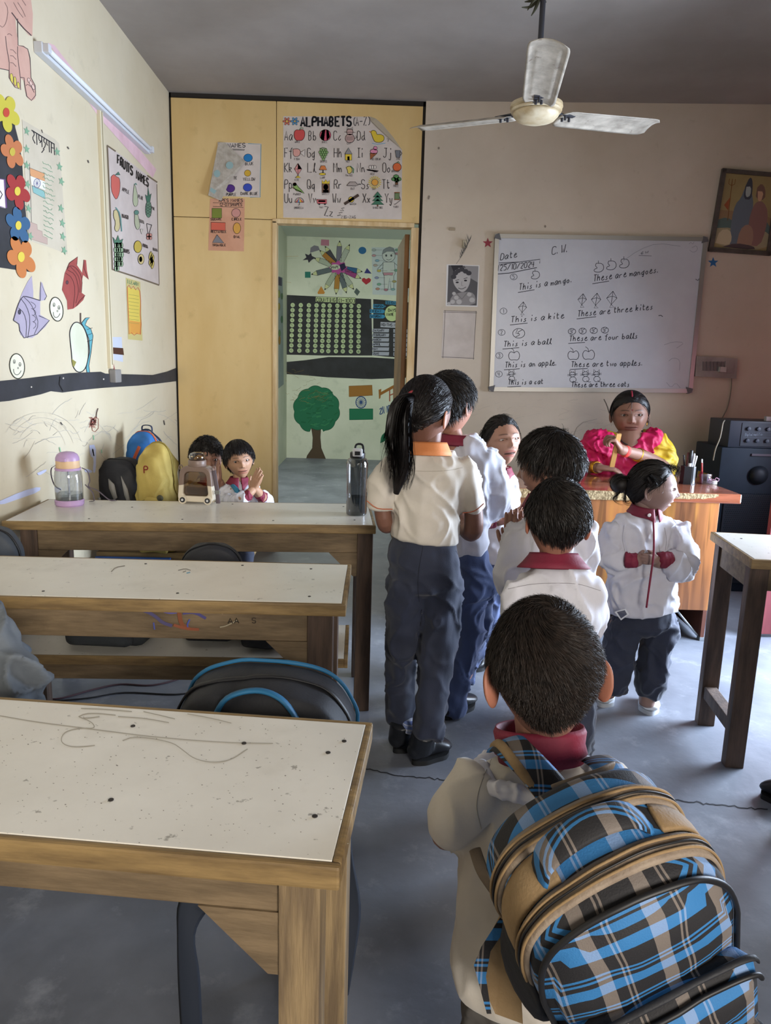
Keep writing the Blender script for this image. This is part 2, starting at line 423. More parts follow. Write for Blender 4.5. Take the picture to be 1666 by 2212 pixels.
# =================== tables and benches
mtop = mat('laminate_white', '#dfdbd2', .3, var='#d0cbc1', vscale=3, spec=.5, thr=(.35, .7))
mixnode(mtop, noise_fac(mtop, 55, .66, .72, detail=4, amount=.7), '#77726a')
mixnode(mtop, noise_fac(mtop, 5, .6, .8, detail=8, amount=.35), '#a29a8c')
medge = mat('edging_wood', '#8f764d', .55, var='#665236', vscale=10, stretch=(.6, 4, 4), bump=.15)
mwd = mat('table_wood', '#7c6950', .7, var='#514331', vscale=7, stretch=(.8, 5, 5), bump=.25, bscale=30, thr=(.3, .7))
mixnode(mwd, noise_fac(mwd, 9, .62, .75, detail=6, amount=.5), '#3d2c1d')
mleg = mat('leg_wood', '#5f4c40', .68, var='#3f322a', vscale=7, stretch=(5, 5, .6), bump=.2, bscale=30)
mlegl = mat('leg_wood_pale', '#957f5d', .7, var='#685742', vscale=8, stretch=(6, 6, .5), bump=.3, bscale=30, thr=(.35, .65))
mscr = mat('screw_dark', '#2a2522', .5)

def table(name, loc, rz, W, D, H, label, cat='table', legx0=.06, legx1=.1, legw=(.07, .06), apron=.09, legmat=None, brackets=True, top_t=.034,
          stretch=False, screws=(), skirt=True, wood=None, backleg=0, groupname=None, lat=True):
    """origin at the front right corner on the floor; x runs left (negative), y to the back"""
    t = empty(name, (loc[0], loc[1], 0), rz, label=label, cat=cat, group=groupname); legmat = legmat or mleg; wood = wood or mwd
    b = MB(); b.box((-W + .012, .012, H - top_t + .004), (-.012, D - .012, H + .0), bev=.001); b.build('tabletop', mtop, t)
    for lo, hi in (((-W, 0, H - top_t), (0, .012, H - .0005)), ((-W, D - .012, H - top_t), (0, D, H - .0005)), ((-.012, .012, H - top_t), (0, D - .012, H - .0005)), ((-W, .012, H - top_t), (-W + .012, D - .012, H - .0005))):
        b = MB(); b.box(lo, hi, bev=.004); b.build('edge_strip', medge, t, smooth=False)
    za = H - top_t - .0005
    lw, ld = legw
    xs = (-W + legx0, -legx1 - lw) if W > .3 else (-W + legx0,)
    y0, y1 = .035, D - .035 - ld
    for x in xs:
        for y in (y0, y1):
            b = MB(); b.box((x, y, 0), (x + lw, y + ld, za), bev=.003); b.build('leg', legmat, t)
    if skirt:
        for y in (y0 + .006, y1 + ld - .028):
            b = MB(); b.box((xs[0] + lw, y, za - apron), (xs[-1], y + .022, za), bev=.002); b.build('apron', wood, t)
        for x in (xs[0] + .01, xs[-1] + lw - .032):
            b = MB(); b.box((x, y0 + ld, za - apron), (x + .022, y1, za), bev=.002); b.build('apron', wood, t)
    if brackets:
        for x, sg in ((xs[0] + lw, 1), (xs[-1], -1)):
            b = MB(); b.prism([(0, 0), (0, -.095), (sg * .015, -.095), (sg * .11, 0)], (x, y0 + .004, za - apron - .0005), (1, 0, 0), (0, 0, 1), (0, 1, 0), .02); b.build('corner_bracket', wood, t)
    if stretch:
        for x in xs:
            b = MB(); b.box((x + .008, y0 + ld, .12), (x + lw - .01, y1, .17), bev=.003); b.build('stretcher', legmat, t)
    b = MB()
    for sx, sy in screws: b.lathe([(0, -.001), (.004, -.001), (.004, .0012), (0, .0015)], (-sx, sy, H), 8)
    if screws: b.build('screw_heads', mscr, t, kind='stuff')
    return t
tA = table('school_table', (.0 + .022, 2.80), math.atan2(.08, 1.40), 1.40, .46, .79, 'long white-topped wooden table farthest back, carrying the three water bottles',
      legx0=.05, legx1=.008, legw=(.062, .055), apron=.085, screws=[(.08, .1), (.4, .07), (.75, .07), (1.1, .06), (.12, .38), (.6, .4), (1.0, .3)])
tB = table('school_table', (-.058, 1.833), R(-.3), 1.34, .40, .79, 'middle white-topped wooden table with paint smears along its front rail',
      legx0=.06, legx1=.035, legw=(.068, .06), apron=.085, screws=[(.12, .33), (.1, .06), (.33, .35), (.45, .06), (.8, .05), (.62, .34)])
tC = table('school_table', (-.027, .812), R(-6), 1.35, .385, .79, 'nearest white-topped table at lower left with pencil scrawls and a pale wooden leg',
      legx0=.05, legx1=.030, legw=(.056, .05), apron=.07, legmat=mlegl, screws=[(.05, .1), (.06, .27), (.2, .28), (.34, .1), (.4, .31), (.04, .31)])
tD = table('school_table', (1.295 + 1.18 * math.cos(R(-7)), 2.41 + 1.18 * math.sin(R(-7))), R(-7), 1.18, .44, .79, 'tall bluish-topped table at the right edge with a floor stretcher between its legs',
      legx0=.012, legx1=.012, legw=(.065, .045), apron=.085, brackets=False, stretch=True, screws=[(1.1, .33), (.9, .1)])

def bench(loc, rz, W, D, H, label, topm=None, legm=None, ins=.14):
    t = empty('bench', (loc[0], loc[1], 0), rz, label=label, cat='bench'); topm = topm or mtop; legm = legm or mleg
    b = MB(); b.box((-W, 0, H - .022), (0, D, H), bev=.003); b.build('seat_board', topm, t)
    b = MB(); b.box((-W, -.006, H - .03), (.0, 0, H + .001), bev=.002); b.box((0, -.006, H - .03), (.012, D, H + .001), bev=.002); b.build('edge_strip', medge, t)
    for x in (-W + .1, -ins):
        for y in (.02, D - .06):
            b = MB(); b.box((x, y, 0), (x + .05, y + .04, H - .022), bev=.002); b.build('leg', legm, t)
    for y in (.025, D - .045):
        b = MB(); b.box((-W + .15, y, H - .092), (-.14, y + .02, H - .022), bev=.002); b.build('rail', mwd, t)
    return t
bench((-.075, 2.27), R(1), 1.25, .32, .46, 'low bench behind the middle table, loaded with dark schoolbags')
mblue = mat('board_blue', '#2f5da8', .5, var='#274c8c', vscale=5)
bt = bench((-.62, 3.72), R(1), .78, .52, .42, 'low bench with a blue front rail where the two seated boys sit', topm=mwd)
b = MB(); b.box((-.78, -.03, .33), (-.40, -.008, .40), bev=.003); b.build('front_rail', mblue, bt, label='blue painted rail')
bench((-.09, 1.27), R(-3), 1.15, .3, .44, 'low bench between the middle and nearest tables under the black backpack', ins=.055)
mbr = mat('bench_brown_dark', '#4a3a2e', .6, var='#2e241c', vscale=6, bump=.2)
tE = table('school_table', (1.30 + 1.1, 1.62), R(-5), 1.12, .44, .79, 'second table of the right-hand row, only its near leg showing at the lower right edge', legx0=.03, legx1=.012, legw=(.065, .05), brackets=False, stretch=True)

# =================== teacher's desk
mdesk = mat('desk_laminate', '#a3683c', .32, var='#5f3a22', vscale=2.2, stretch=(3.2, 3.2, .38), thr=(.38, .62), vdetail=3, coat=.3)
mixnode(mdesk, noise_fac(mdesk, 1.6, .5, .62, stretch=(4.5, 4.5, .3), detail=2, amount=.8, loc=(3, 1, 0)), '#c98d3c')
mixnode(mdesk, noise_fac(mdesk, 3.0, .55, .62, stretch=(5, 5, .3), detail=3, amount=.6, loc=(1, 7, 0)), '#4a2c1c')
mdtop = mat('desk_top_gloss', '#9a5a41', .13, var='#693826', vscale=3, stretch=(.5, 7, 4), thr=(.4, .62), coat=.6)
mchip = mat('particle_board', '#b39b72', .8, var='#7d6745', vscale=60, bump=.6, bscale=90, thr=(.4, .6))
DZ = .80
dk = empty('teacher_desk', (1.905, 3.72, 0), R(-1.5), label="large brown wood-grain teacher's desk with a glossy top and chipped front edge", cat='desk')
b = MB(); b.box((-1.30, 0, DZ - .05), (0, .62, DZ), bev=.006); b.build('desktop', mdtop, dk)
# chipped laminate: the bare board shows along the front edge
prof = [(-1.29, -.0485)]
for x in np.linspace(-1.29, -.56, 26): prof.append((x, -.002))
for x in np.linspace(-.53, -.12, 14): prof.append((x, -.002))
low = []
for x in np.linspace(-.12, -.5, 16): low.append((x, -.010 - .020 * (1 if x < -.18 else (-.12 - x) / .06) + RNG.normal(0, .0035)))
for x in np.linspace(-.55, -1.29, 20): low.append((x, -.0485))
b = MB(); b.prism(prof[1:] + low, (0, -.0015, DZ), (1, 0, 0), (0, 0, 1), (0, 1, 0), .003); b.build('chipped_edge', mchip, dk)
fx = -.105
b = MB(); b.box((-1.2, .008, .17), (fx, .026, DZ - .05), bev=.002); b.build('front_panel', mdesk, dk)
msp = mat('desk_side', '#6b3f30', .5, var='#553024', vscale=4, stretch=(3, 3, .5))
for x in (fx - .018, -1.2):
    b = MB(); b.box((x, .027, .02), (x + .018, .58, DZ - .05), bev=.001); b.build('side_panel', msp, dk)
b = MB(); b.box((fx - .022, .008, .02), (fx - .002, .026, .17), bev=.001); b.build('front_leg', msp, dk)
b = MB(); b.box((-1.2, .008, .02), (-1.18, .026, .17), bev=.001); b.build('front_leg', msp, dk)
mbl = mat('dark_void', '#1a1a1d', .8)
b = MB(); b.box((-1.18, .55, .05), (fx - .02, .565, DZ - .05)); b.build('back_panel', mbl, dk)
mst = mat('steel_grey', '#9a9fa3', .35, metal=.6)
b = MB(); b.tube([(fx - .16, .06, .17), (fx - .03, .03, .025)], .006); b.build('brace_rod', mst, dk)
for x in (fx - .025, -1.19):
    b = MB(); b.box((x, .005, 0), (x + .03, .045, .02), bev=.003); b.build('foot', mst, dk)

# =================== ceiling fan
mfan = mat('fan_enamel', '#bdb3a4', .45, var='#8d8478', vscale=14, thr=(.35, .7), bump=.05)
mixnode(mfan, noise_fac(mfan, 30, .62, .7, detail=6, amount=.6), '#5b4a38')
mhub = mat('fan_hub_enamel', '#d6c9ae', .4, var='#b8a27c', vscale=12)
mrod = mat('fan_rod_dark', '#35353b', .5)
FY = 3.62; fh = ony(1158, 248, FY)
fan = empty('ceiling_fan', tuple(fh), label='three-bladed dusty cream ceiling fan hanging from a dark rod', cat='ceiling fan')
b = MB(); b.lathe([(0, -.035), (.05, -.033), (.085, -.022), (.102, -.004), (.104, .006), (.1, .008)], n=48); b.build('hub_cover', mhub, fan, smooth=True)
b = MB(); b.lathe([(.1, .008), (.112, .010), (.115, .018), (.108, .024), (.118, .03), (.116, .044), (.09, .056), (.05, .066), (.03, .08), (.0, .08)], n=48); b.build('motor_housing', mhub, fan, auto=40)
b = MB(); b.tube([(0, 0, .075), (0, 0, ZC - fh[2] - .03)], .0125, n=14); b.build('rod', mrod, fan, smooth=True)
b = MB(); b.lathe([(0, 0), (.03, .0), (.062, .03), (.065, .06), (0, .06)], (0, 0, ZC - fh[2] - .062), 24); b.build('canopy', mrod, fan, auto=40)
def blade(ang):
    # blade outline in local coordinates: x outward, y across
    r0, r1 = .13, .665; W0, W1 = .07, .08
    b = MB(); nx, ny = 26, 14; V = []; Fc = []
    for i in range(nx + 1):
        u = i / nx; x = r0 + (r1 - r0) * u; hw = W0 + (W1 - W0) * u
        e = min(1, (1 - u) * 9); e2 = min(1, u * 12 + .35); hw *= math.sqrt(max(.0, 1 - (1 - e) ** 2)) * .35 + .65 if e < 1 else 1
        hw *= (.72 + .28 * e2)
        for j in range(ny + 1):
            v = -1 + 2 * j / ny; y = v * hw
            gx = min(u, 1 - u) * 2; inner = (abs(v) < .72 and .1 < u < .86); rim = (.58 < abs(v) < .8 and .06 < u < .9) or (abs(v) < .7 and (.06 < u < .1 or .86 < u < .9))
            z = .004 if rim else (-.002 if inner else 0)
            z += -.012 * v * v + y * math.tan(R(-10)) + .012 + .07 * (x - r0)
            V.append((x, y, z))
    for i in range(nx):
        for j in range(ny): a = i * (ny + 1) + j; Fc.append((a, a + 1, a + ny + 2, a + ny + 1))
    n = len(V); V2 = V + [(x, y, z + .0022) for x, y, z in V]
    F2 = Fc + [tuple(i + n for i in reversed(f)) for f in Fc]
    edge = [i * (ny + 1) for i in range(nx + 1)]; edge2 = [i * (ny + 1) + ny for i in range(nx + 1)]
    for e in (edge, edge2):
        for a, c in zip(e[:-1], e[1:]): F2.append((a, c, c + n, a + n))
    for i in (0, nx):
        for j in range(ny): a = i * (ny + 1) + j; F2.append((a, a + 1, a + 1 + n, a + n))
    rot = Matrix.Rotation(ang, 4, 'Z'); b.add([rot @ Vector(v) for v in V2], F2)
    o = b.build('blade', mfan, fan, smooth=True)
    b = MB(); b.box((.08, -.022, .014), (.2, .022, .02), bev=.002); 
    for q in ((.15, .012), (.15, -.012), (.18, 0)): b.lathe([(0, 0), (.006, 0), (.006, -.018), (0, -.02)], (q[0], q[1], .014), 8)
    b.V = [tuple(rot @ Vector(v)) for v in b.V]; b.build('blade_arm', mrod, o)
for a in (-98, 22, 142): blade(R(a))
# withered festoon twigs tied to the rod near the ceiling
mtw = mat('dry_twig', '#3c3a2a', .9)
b = MB()
q0 = ony(1168, -6, FY)
for (x, y) in ((1128, 16), (1140, 22), (1152, 26), (1148, 34), (1160, 10), (1134, 4), (1180, 5), (1150, 6)):
    q = ony(x, y, FY + RNG.normal(0, .02)); mid = (q + q0) / 2 + RNG.normal(0, .008, 3)
    b.tube([q0, mid, q], [.005, .006, .002], n=6, sub=3)
b.build('dried_garland', mtw, label='dried leafy twigs tied around the fan rod by the ceiling', cat='decoration')

# =================== tube light on the left wall
mtl = mat('batten_white', '#c9ccd2', .4)
tb = empty('tube_light', (XL, 3.37, 2.64), label='long unlit white tube-light batten on the left wall', cat='light')
b = MB(); b.box((.0, 0, -.022), (.036, 1.5, .022), bev=.004); b.build('batten', mtl, tb)
b = MB(); b.tube([(.047, .05, .0), (.047, 1.45, .0)], .0105, n=16); b.build('tube', mat('tube_glass', '#dfe3ea', .2), tb, smooth=True)
for y in (0.005, 1.465):
    b = MB(); b.box((.03, y, -.017), (.06, y + .03, .017), bev=.003); b.build('end_socket', mtl, tb)
# conduit down the left wall
mcd = mat('conduit_cream', '#cfc4a8', .5)
p0, p1 = left_f(203, 232), left_f(236, 796)
cw = empty('cable_conduit', tuple(p1), label='cream cable conduit running down the left wall from the tube light', cat='conduit')
b = MB(); yc = (p0[1] + p1[1]) / 2
b.box((.0, -.022, 0), (.018, .022, p0[2] - p1[2]), bev=.002); b.build('trunking', mcd, cw)
b = MB(); b.box((.018, -.004, .02), (.0195, .004, p0[2] - p1[2])); b.build('seam_line', mat('seam_brown', '#8e8266', .7), cw)
mpk = mat('paper_pink', '#d9b7bd', .8, var='#c9a4aa', vscale=6)
q = sheet('pink_paper_strip', left_f, [(104, 92), (118, 98), (200, 205), (338, 366), (330, 384), (215, 255)], mpk, label='torn pink paper strip stuck to the left wall behind the tube light', cat='paper')

def on_top(I, name, t, loc, rz, **k):
    o = I.build(name, t, **k); o.matrix_parent_inverse = (Matrix.Translation(Vector((loc[0], loc[1], 0))) @ Matrix.Rotation(rz, 4, 'Z')).inverted(); return o
topf = onplane((0, 0, .79), (0, 0, 1)); I = Ink(topf, .0006); pc = '#a9a294'
for P in ([(0, 1546), (80, 1560), (200, 1575), (330, 1592), (480, 1604), (590, 1606)], [(175, 1530), (230, 1532), (285, 1537)], [(170, 1548), (185, 1541), (215, 1541), (250, 1545)], [(170, 1548), (200, 1560), (206, 1574), (175, 1572), (140, 1580), (130, 1598), (140, 1610), (165, 1614), (205, 1610)], [(310, 1537), (345, 1545), (378, 1553)], [(255, 1548), (310, 1551), (365, 1561)], [(265, 1600), (290, 1590), (370, 1602), (395, 1620), (420, 1640), (460, 1648), (500, 1642), (535, 1618)], [(405, 1542), (450, 1550), (500, 1562)], [(180, 1548), (182, 1552), (215, 1548)]): I.line(P, 1.7, pc, smooth=2)
g = np.random.default_rng(17)
for i in range(260):
    x, y = g.uniform(0, 770), g.uniform(1560, 1860)
    if y > 1800 + x * .07 or y < 1520 + x * .07: continue
    I.ell(x, y, g.uniform(.8, 2.2), g.uniform(.6, 1.3), ['#9b958a', '#b0aa9e', '#8b857b'][i % 3], n=6)
on_top(I, 'pencil_marks', tC, (-.027, .812), R(-6), kind='stuff')
I = Ink(topf, .0006)
for P in ([(385, 1232), (400, 1228), (412, 1232)], [(395, 1236), (402, 1233)], [(240, 1235), (250, 1225), (270, 1222)]): I.line(P, 1.5, '#8c857a', smooth=1)
I.line([(403, 1238), (411, 1236)], 2.5, '#7fa9bd'); on_top(I, 'pencil_marks', tB, (-.058, 1.833), R(-.3), kind='stuff')
I = Ink(onplane((0, 1.8722, 0), (0, -1, 0)), .0008)
for P, w_, c in (([(245, 1312), (275, 1310), (290, 1318)], 5, '#8a4632'), ([(288, 1312), (310, 1318), (335, 1330), (350, 1345), (372, 1352)], 7, '#4f4a6b'), ([(340, 1315), (365, 1325), (385, 1322)], 5, '#5a5590'), ([(385, 1312), (388, 1330), (392, 1350), (408, 1358)], 9, '#7c4a34'), ([(395, 1325), (420, 1322), (445, 1336)], 6, '#4c4878'), ([(410, 1338), (404, 1350), (408, 1360)], 3.5, '#4c5496'), ([(375, 1350), (400, 1358), (430, 1360)], 6, '#874f3a'), ([(332, 1345), (334, 1360)], 3, '#4c5496'), ([(450, 1316), (482, 1326)], 2, '#a08d72'), ([(475, 1355), (490, 1352), (512, 1340)], 2.5, '#9b917c')): I.line(P, w_, c, smooth=2)
I.text('AA', 493, 1347, 11, 520, 1346, w=2.2, c='#2f2a24'); I.text('S', 545, 1346, 11, 556, 1346, w=1.8, c='#3a332b'); on_top(I, 'paint_smears', tB, (-.058, 1.833), R(-.3), kind='stuff')
# =================== things on the walls
def paper(n, c, var=None, sc=6): return mat('paper_' + n, c, .75, var=var, vscale=sc, bump=.04, bscale=20)
mpw = paper('white', '#cdc2bb', '#beb3ab'); K = '#26242a'
# ---- alphabet chart over the door
A = sheet('alphabet_chart', part_f, [(612, 251), (800, 252), (818, 262), (840, 287), (869, 324), (868, 474), (612, 470)], mpw, label='large handmade alphabet chart with pictures, above the doorway', cat='poster')
I = Ink(part_f)
I.text('ALPHABETS', 650, 273, 20, 762, 272, w=4.4, c='#1c1c20'); I.text('(A-Z)', 763, 272, 18, 800, 270, w=1.6, c=K)
def flower(x, y, r, c, cc, n=6):
    for k in range(n): a = 2 * math.pi * k / n; I.ell(x + r * .6 * math.cos(a), y + r * .6 * math.sin(a), r * .42, r * .24, c, K, .7, rot=math.degrees(a), n=10)
    I.ell(x, y, r * .22, r * .22, cc)
flower(620, 262, 9, '#c5705c', '#d8c05a'); flower(637, 262, 9, '#5d8fb5', '#c9a25a')
rows = [(303, ['Aa', 'Bb', 'Cc', 'Dd']), (340, ['Ff', 'Gg', 'Hh', 'Ii', 'Jj']), (372, ['Kk', 'Ll', 'Mm', 'Nn', 'Oo']), (408, ['Pp', 'Qq', 'Rr', 'Ss', 'Tt']), (438, ['Uu', 'Vv', 'Ww', 'Xx', 'Yy'])]
xs = {0: [615, 667, 721, 772], 1: [615, 664, 722, 770, 828], 2: [615, 665, 721, 772, 827], 3: [615, 664, 722, 781, 826], 4: [615, 667, 719, 784, 832]}
for r, (y, L) in enumerate(rows):
    for x, t in zip(xs[r], L): I.text(t, x, y, 20, x + 20, y, w=1.3, c=K)
def cap(t, x, y, wd): I.text(t, x, y, 4.5, x + wd, y, w=.6, c='#4a4448')
R_, G_, Y_, B_, P_ = '#c4504e', '#6f9a5c', '#d5b93f', '#4b82b8', '#b98fb0'
I.fill([(636, 285), (640, 280), (647, 281), (654, 279), (659, 285), (658, 297), (652, 304), (646, 303), (640, 304), (635, 295)], R_, K, 1, smooth=1); I.line([(647, 281), (650, 276), (656, 277)], 1.5, '#4c7040'); cap('APPLE', 637, 309, 12)
I.ell(703, 292, 12, 12, '#c7566c', K, 1); I.fill([(696, 282), (703, 280), (700, 304), (692, 298)], '#5f9a5f'); I.fill([(705, 280), (710, 283), (713, 296), (706, 304)], '#7d6aa8'); I.ell(703, 292, 12, 12, None, K, 1); cap('BALL', 696, 309, 12)
for yy, rr in ((285, 7), (299, 10)): I.ell(756, yy, rr, rr * .95, '#b89a94', K, 1)
I.line([(750, 281), (750, 275), (754, 279), (758, 279), (762, 274), (762, 281)], 1, K); I.line([(744, 285), (768, 286)], .8, K); I.line([(765, 300), (771, 297), (769, 293)], 1, K)
for q in (296, 299, 302): I.line([(748, q), (763, q)], .8, K)
cap('CAT', 750, 312, 9)
I.fill([(803, 290), (801, 284), (807, 281), (813, 284), (814, 291), (822, 290), (830, 294), (830, 303), (822, 308), (810, 307), (806, 299)], Y_, K, 1, smooth=1); I.line([(802, 286), (798, 284)], 2, '#c06a3a'); I.line([(804, 309), (815, 312), (833, 309)], 1.2, '#6fa6c4'); I.line([(836, 300), (840, 300), (838, 306)], 1, K)
I.fill([(633, 322), (646, 321), (650, 329), (646, 338), (634, 338)], '#cf9a90', K, 1, smooth=1); I.fill([(648, 330), (659, 323), (658, 338)], '#cfc5be', K, 1); cap('FISH', 636, 346, 12)
for q, w_ in ((324, 3), (329, 4), (334, 3), (339, 2), (344, 1)):
    for k in range(w_): I.ell(699 + (k - (w_ - 1) / 2) * 5, q, 3, 3, '#7f9f66', K, .7, n=9)
I.line([(691, 321), (698, 319), (706, 321)], 1.4, '#4c7040'); cap('GRAPES', 692, 351, 15)
I.fill([(745, 333), (753, 319), (761, 333)], '#8e8c8a', K, 1); I.fill([(746, 333), (760, 333), (760, 346), (746, 346)], Y_, K, 1); I.fill([(751, 338), (755, 338), (755, 346), (751, 346)], '#cdbcae', K, .8); cap('HUT', 748, 351, 9)
I.fill([(800, 331), (815, 331), (800, 345)], '#96593a', K, 1); I.ell(808, 327, 8, 5, '#d68aa6', K, 1); I.ell(811, 320, 4, 4, '#d68aa6', K, .8); cap('ICE-CREAM', 803, 346, 20)
I.fill([(854, 325), (865, 325), (864, 340), (856, 340)], '#75777d', K, 1); I.line([(865, 327), (869, 331), (865, 336)], 1.2, K); cap('JUG', 856, 345, 9)
I.fill([(644, 353), (652, 365), (644, 378), (636, 365)], '#cf8f8c', K, 1); I.fill([(644, 353), (652, 365), (644, 365)], '#8f86b2'); I.line([(636, 365), (652, 365)], 1, K); I.line([(644, 353), (644, 382)], 1, K); I.fill([(638, 384), (650, 384), (644, 379)], Y_, K, .8); cap('KITE', 637, 391, 10)
I.fill([(690, 367), (694, 358), (702, 358), (706, 367)], '#cd7a45', K, 1); I.line([(698, 367), (698, 374)], 2, K); I.ell(697, 376, 7, 2.5, Y_, K, .8); cap('LAMP', 692, 386, 11)
I.fill([(748, 362), (755, 358), (761, 364), (760, 373), (752, 376), (751, 368)], '#ccb860', K, 1, smooth=1); I.line([(757, 359), (764, 365), (763, 374)], 2.4, '#55805a'); cap('MANGO', 747, 381, 15)
for q in range(9): I.line([(792 + q * .8, 366 + q % 3), (818 - q, 369 + q % 4)], 1, '#3c3438')
for q in (800, 805, 810): I.ell(q, 361, 3, 4, '#d6ccc4', K, .8, n=10)
cap('NEST', 800, 378, 10)
I.ell(858, 361, 9, 9, '#d2693f', K, 1); I.line([(857, 352), (861, 349), (863, 352)], 1.6, '#4c7040'); cap('ORANGE', 846, 372, 18)
I.fill([(633, 397), (638, 395), (644, 403), (653, 412), (658, 418), (650, 415), (640, 412), (634, 404)], '#86a35f', K, 1); I.line([(631, 405), (652, 415)], 1.6, '#6b4a36'); I.ell(637, 398, 3.5, 3.5, '#b3493c', K, .7); cap('PARROT', 634, 422, 17)
I.fill([(696, 397), (712, 397), (712, 416), (696, 416)], '#7d5e4e', K, 1); I.ell(704, 404, 5, 6, '#d6b49c', K, .7); I.fill([(696, 397), (696, 389), (700, 394), (704, 388), (708, 394), (712, 389), (712, 397)], Y_, K, .8); I.fill([(698, 410), (710, 410), (710, 416), (698, 416)], '#cb7f93'); cap('QUEEN', 696, 421, 16)
I.fill([(749, 401), (756, 393), (768, 393), (774, 400), (768, 402)], '#a69a94', K, 1); I.line([(774, 398), (780, 398)], 1.6, K); cap('RAT', 758, 410, 9)
for q in range(18): a = q * math.pi / 9; I.line([(810 + 8 * math.cos(a), 394 + 8 * math.sin(a)), (810 + 14 * math.cos(a), 394 + 14 * math.sin(a))], 1.6, '#d3b83a')
I.ell(810, 394, 7, 7, '#d69a45', K, .8); cap('SUN', 804, 410, 9)
for q in ((856, 382, 6), (851, 387, 5), (862, 387, 5), (857, 390, 5)): I.ell(q[0], q[1], q[2], q[2] * .8, '#5c8a55', K, .8)
I.fill([(855, 390), (859, 390), (860, 399), (854, 399)], '#6c4a35', K, .7); cap('TREE', 850, 404, 12)
for q, cc in ((0, '#bd5a4c'), (1, '#5b86b5'), (2, '#d0b044'), (3, '#bd5a4c')): I.fill([(647, 427), (638 + q * 4.6, 437), (642.6 + q * 4.6, 437)], cc)
I.ell(647, 437, 9.5, 10, None, K, 1, a0=180, a1=360); I.line([(637, 437), (657, 437)], 1, K); I.line([(647, 437), (647, 443), (644, 443)], 1.2, K); cap('UMBRELLA', 636, 451, 20)
I.fill([(684, 431), (706, 431), (706, 440), (686, 440)], '#c5666b', K, 1); I.fill([(688, 433), (703, 433), (703, 436), (688, 436)], '#5d6f8f', K, .6); [I.ell(q, 441, 2, 2, '#3a3a3e') for q in (690, 702)]; cap('VAN', 690, 450, 9)
I.line([(744, 441), (775, 421)], 6, '#4b3c35'); I.ell(759, 431, 6, 6, '#cdb145', K, 1); cap('WATCH', 756, 443, 14)
for q in (0, 1, 2): I.fill([(816, 414 + q * 8), (826 + q * 2, 426 + q * 8), (806 - q * 2, 426 + q * 8)], '#45715a', K, .8)
I.line([(816, 442), (816, 446)], 3, '#6c4a35'); cap('X-MAS TREE', 806, 451, 22)
I.fill([(853, 417), (863, 417), (863, 430), (853, 430)], '#6d7f5b', K, .8); I.line([(852, 416), (864, 416)], 2, '#8a5a3a'); I.line([(852, 431), (864, 431)], 2, '#8a5a3a'); I.line([(863, 424), (866, 432), (856, 440), (852, 442)], .9, K); cap('YARN', 850, 449, 12)
I.text('Zz', 701, 466, 20, 724, 468, w=1.4, c=K); I.line([(729, 466), (736, 464), (732, 460), (740, 459), (735, 455), (743, 455), (738, 450), (744, 449)], 1.3, K); I.text('ZIG-ZAG', 737, 472, 6, 770, 472, w=.8, c='#4a4448')
I.build('chart_drawing', A)
# its curled-over corner
fo = [(800, 252), (812, 256), (828, 270), (850, 297), (869, 324), (846, 303), (820, 279), (803, 262)]
q = [part_f(x, y, .002 + .012 * (1 if i in (5, 6, 7) else 0)) for i, (x, y) in enumerate(fo)]
me_ = pydata('curled_corner', q, [tuple(range(8))], A, paper('back', '#b3a793')); sm = me_.modifiers.new('thickness', 'SOLIDIFY'); sm.thickness = .0006; sm.offset = 0
# ---- colour names sheet, half peeled, and the shapes sheet
A = sheet('colour_names_sheet', part_f, [(470, 307), (565, 310), (563, 427), (500, 424), (478, 424)], mpw, label='peeling colour names sheet with coloured dots on the yellow partition', cat='poster')
I = Ink(part_f); I.text('NAMES', 492, 319, 9, 532, 318, w=1.6, c=K); I.line([(502, 322), (529, 323)], 1.1); I.line([(504, 324), (528, 325)], 1)
I.line([(536, 310), (564, 312), (562, 426), (540, 426)], 1.4, '#5f8f9a')
for x, y, c, t, tx_, tw in ((536, 341, '#2b78b5', 'BLUE', 530, 19), (535, 374, '#c9a23c', 'YELLOW', 525, 27), (498, 407, '#55357f', 'PURPLE', 489, 22), (535, 405, '#3c4fae', 'DARK BLUE', 520, 38)):
    I.ell(x, y, 9.5 if c != '#c9a23c' else 7, 8.5 if c != '#c9a23c' else 7, c, K, .8); I.text(t, tx_, y + 16 if c != '#2b78b5' else 357, 6, tx_ + tw, y + 16 if c != '#2b78b5' else 356, w=1.1, c=K)
I.text('TE', 505, 388, 6, 513, 387, w=1, c=K); I.build('sheet_lettering', A)
fl = [(472, 307), (486, 308), (530, 349), (497, 390), (478, 434), (450, 422)]
q = [part_f(x, y, d) for (x, y), d in zip(fl, (.005, .012, .014, .02, .035, .04))]
o = pydata('peeled_flap', q, [(0, 1, 2), (0, 2, 5), (2, 3, 5), (3, 4, 5)], A, paper('flap', '#b9b2a8', '#9f968a', 30)); sm = o.modifiers.new('thickness', 'SOLIDIFY'); sm.thickness = .001
def fl_f(x, y, off=0): return part_f(x, y, .0165 + .022 * np.clip((y - 345) / 80, 0, 1) + off)
I = Ink(fl_f, .004)
I.ell(496, 357, 8, 8, '#93aeb0'); I.ell(469, 375, 7, 8, '#93aeb0'); I.fill([(456, 405), (468, 412), (463, 419), (453, 412)], '#93aeb0'); I.build('flap_marks', o)
A = sheet('shapes_sheet', part_f, [(454, 429), (529, 429), (527, 543), (450, 541)], paper('peach', '#cf9c80', '#c28d70'), label='small peach sheet of drawn flat shapes under the colour names', cat='poster')
I = Ink(part_f); I.text('APES NAMES', 473, 436, 6.5, 526, 436, w=1.3, c=K); I.line([(460, 438), (524, 439)], .9); I.text('(2-D) SHAPES', 475, 445, 6.5, 524, 445, w=1.2, c=K); I.line([(460, 446), (526, 448)], .9)
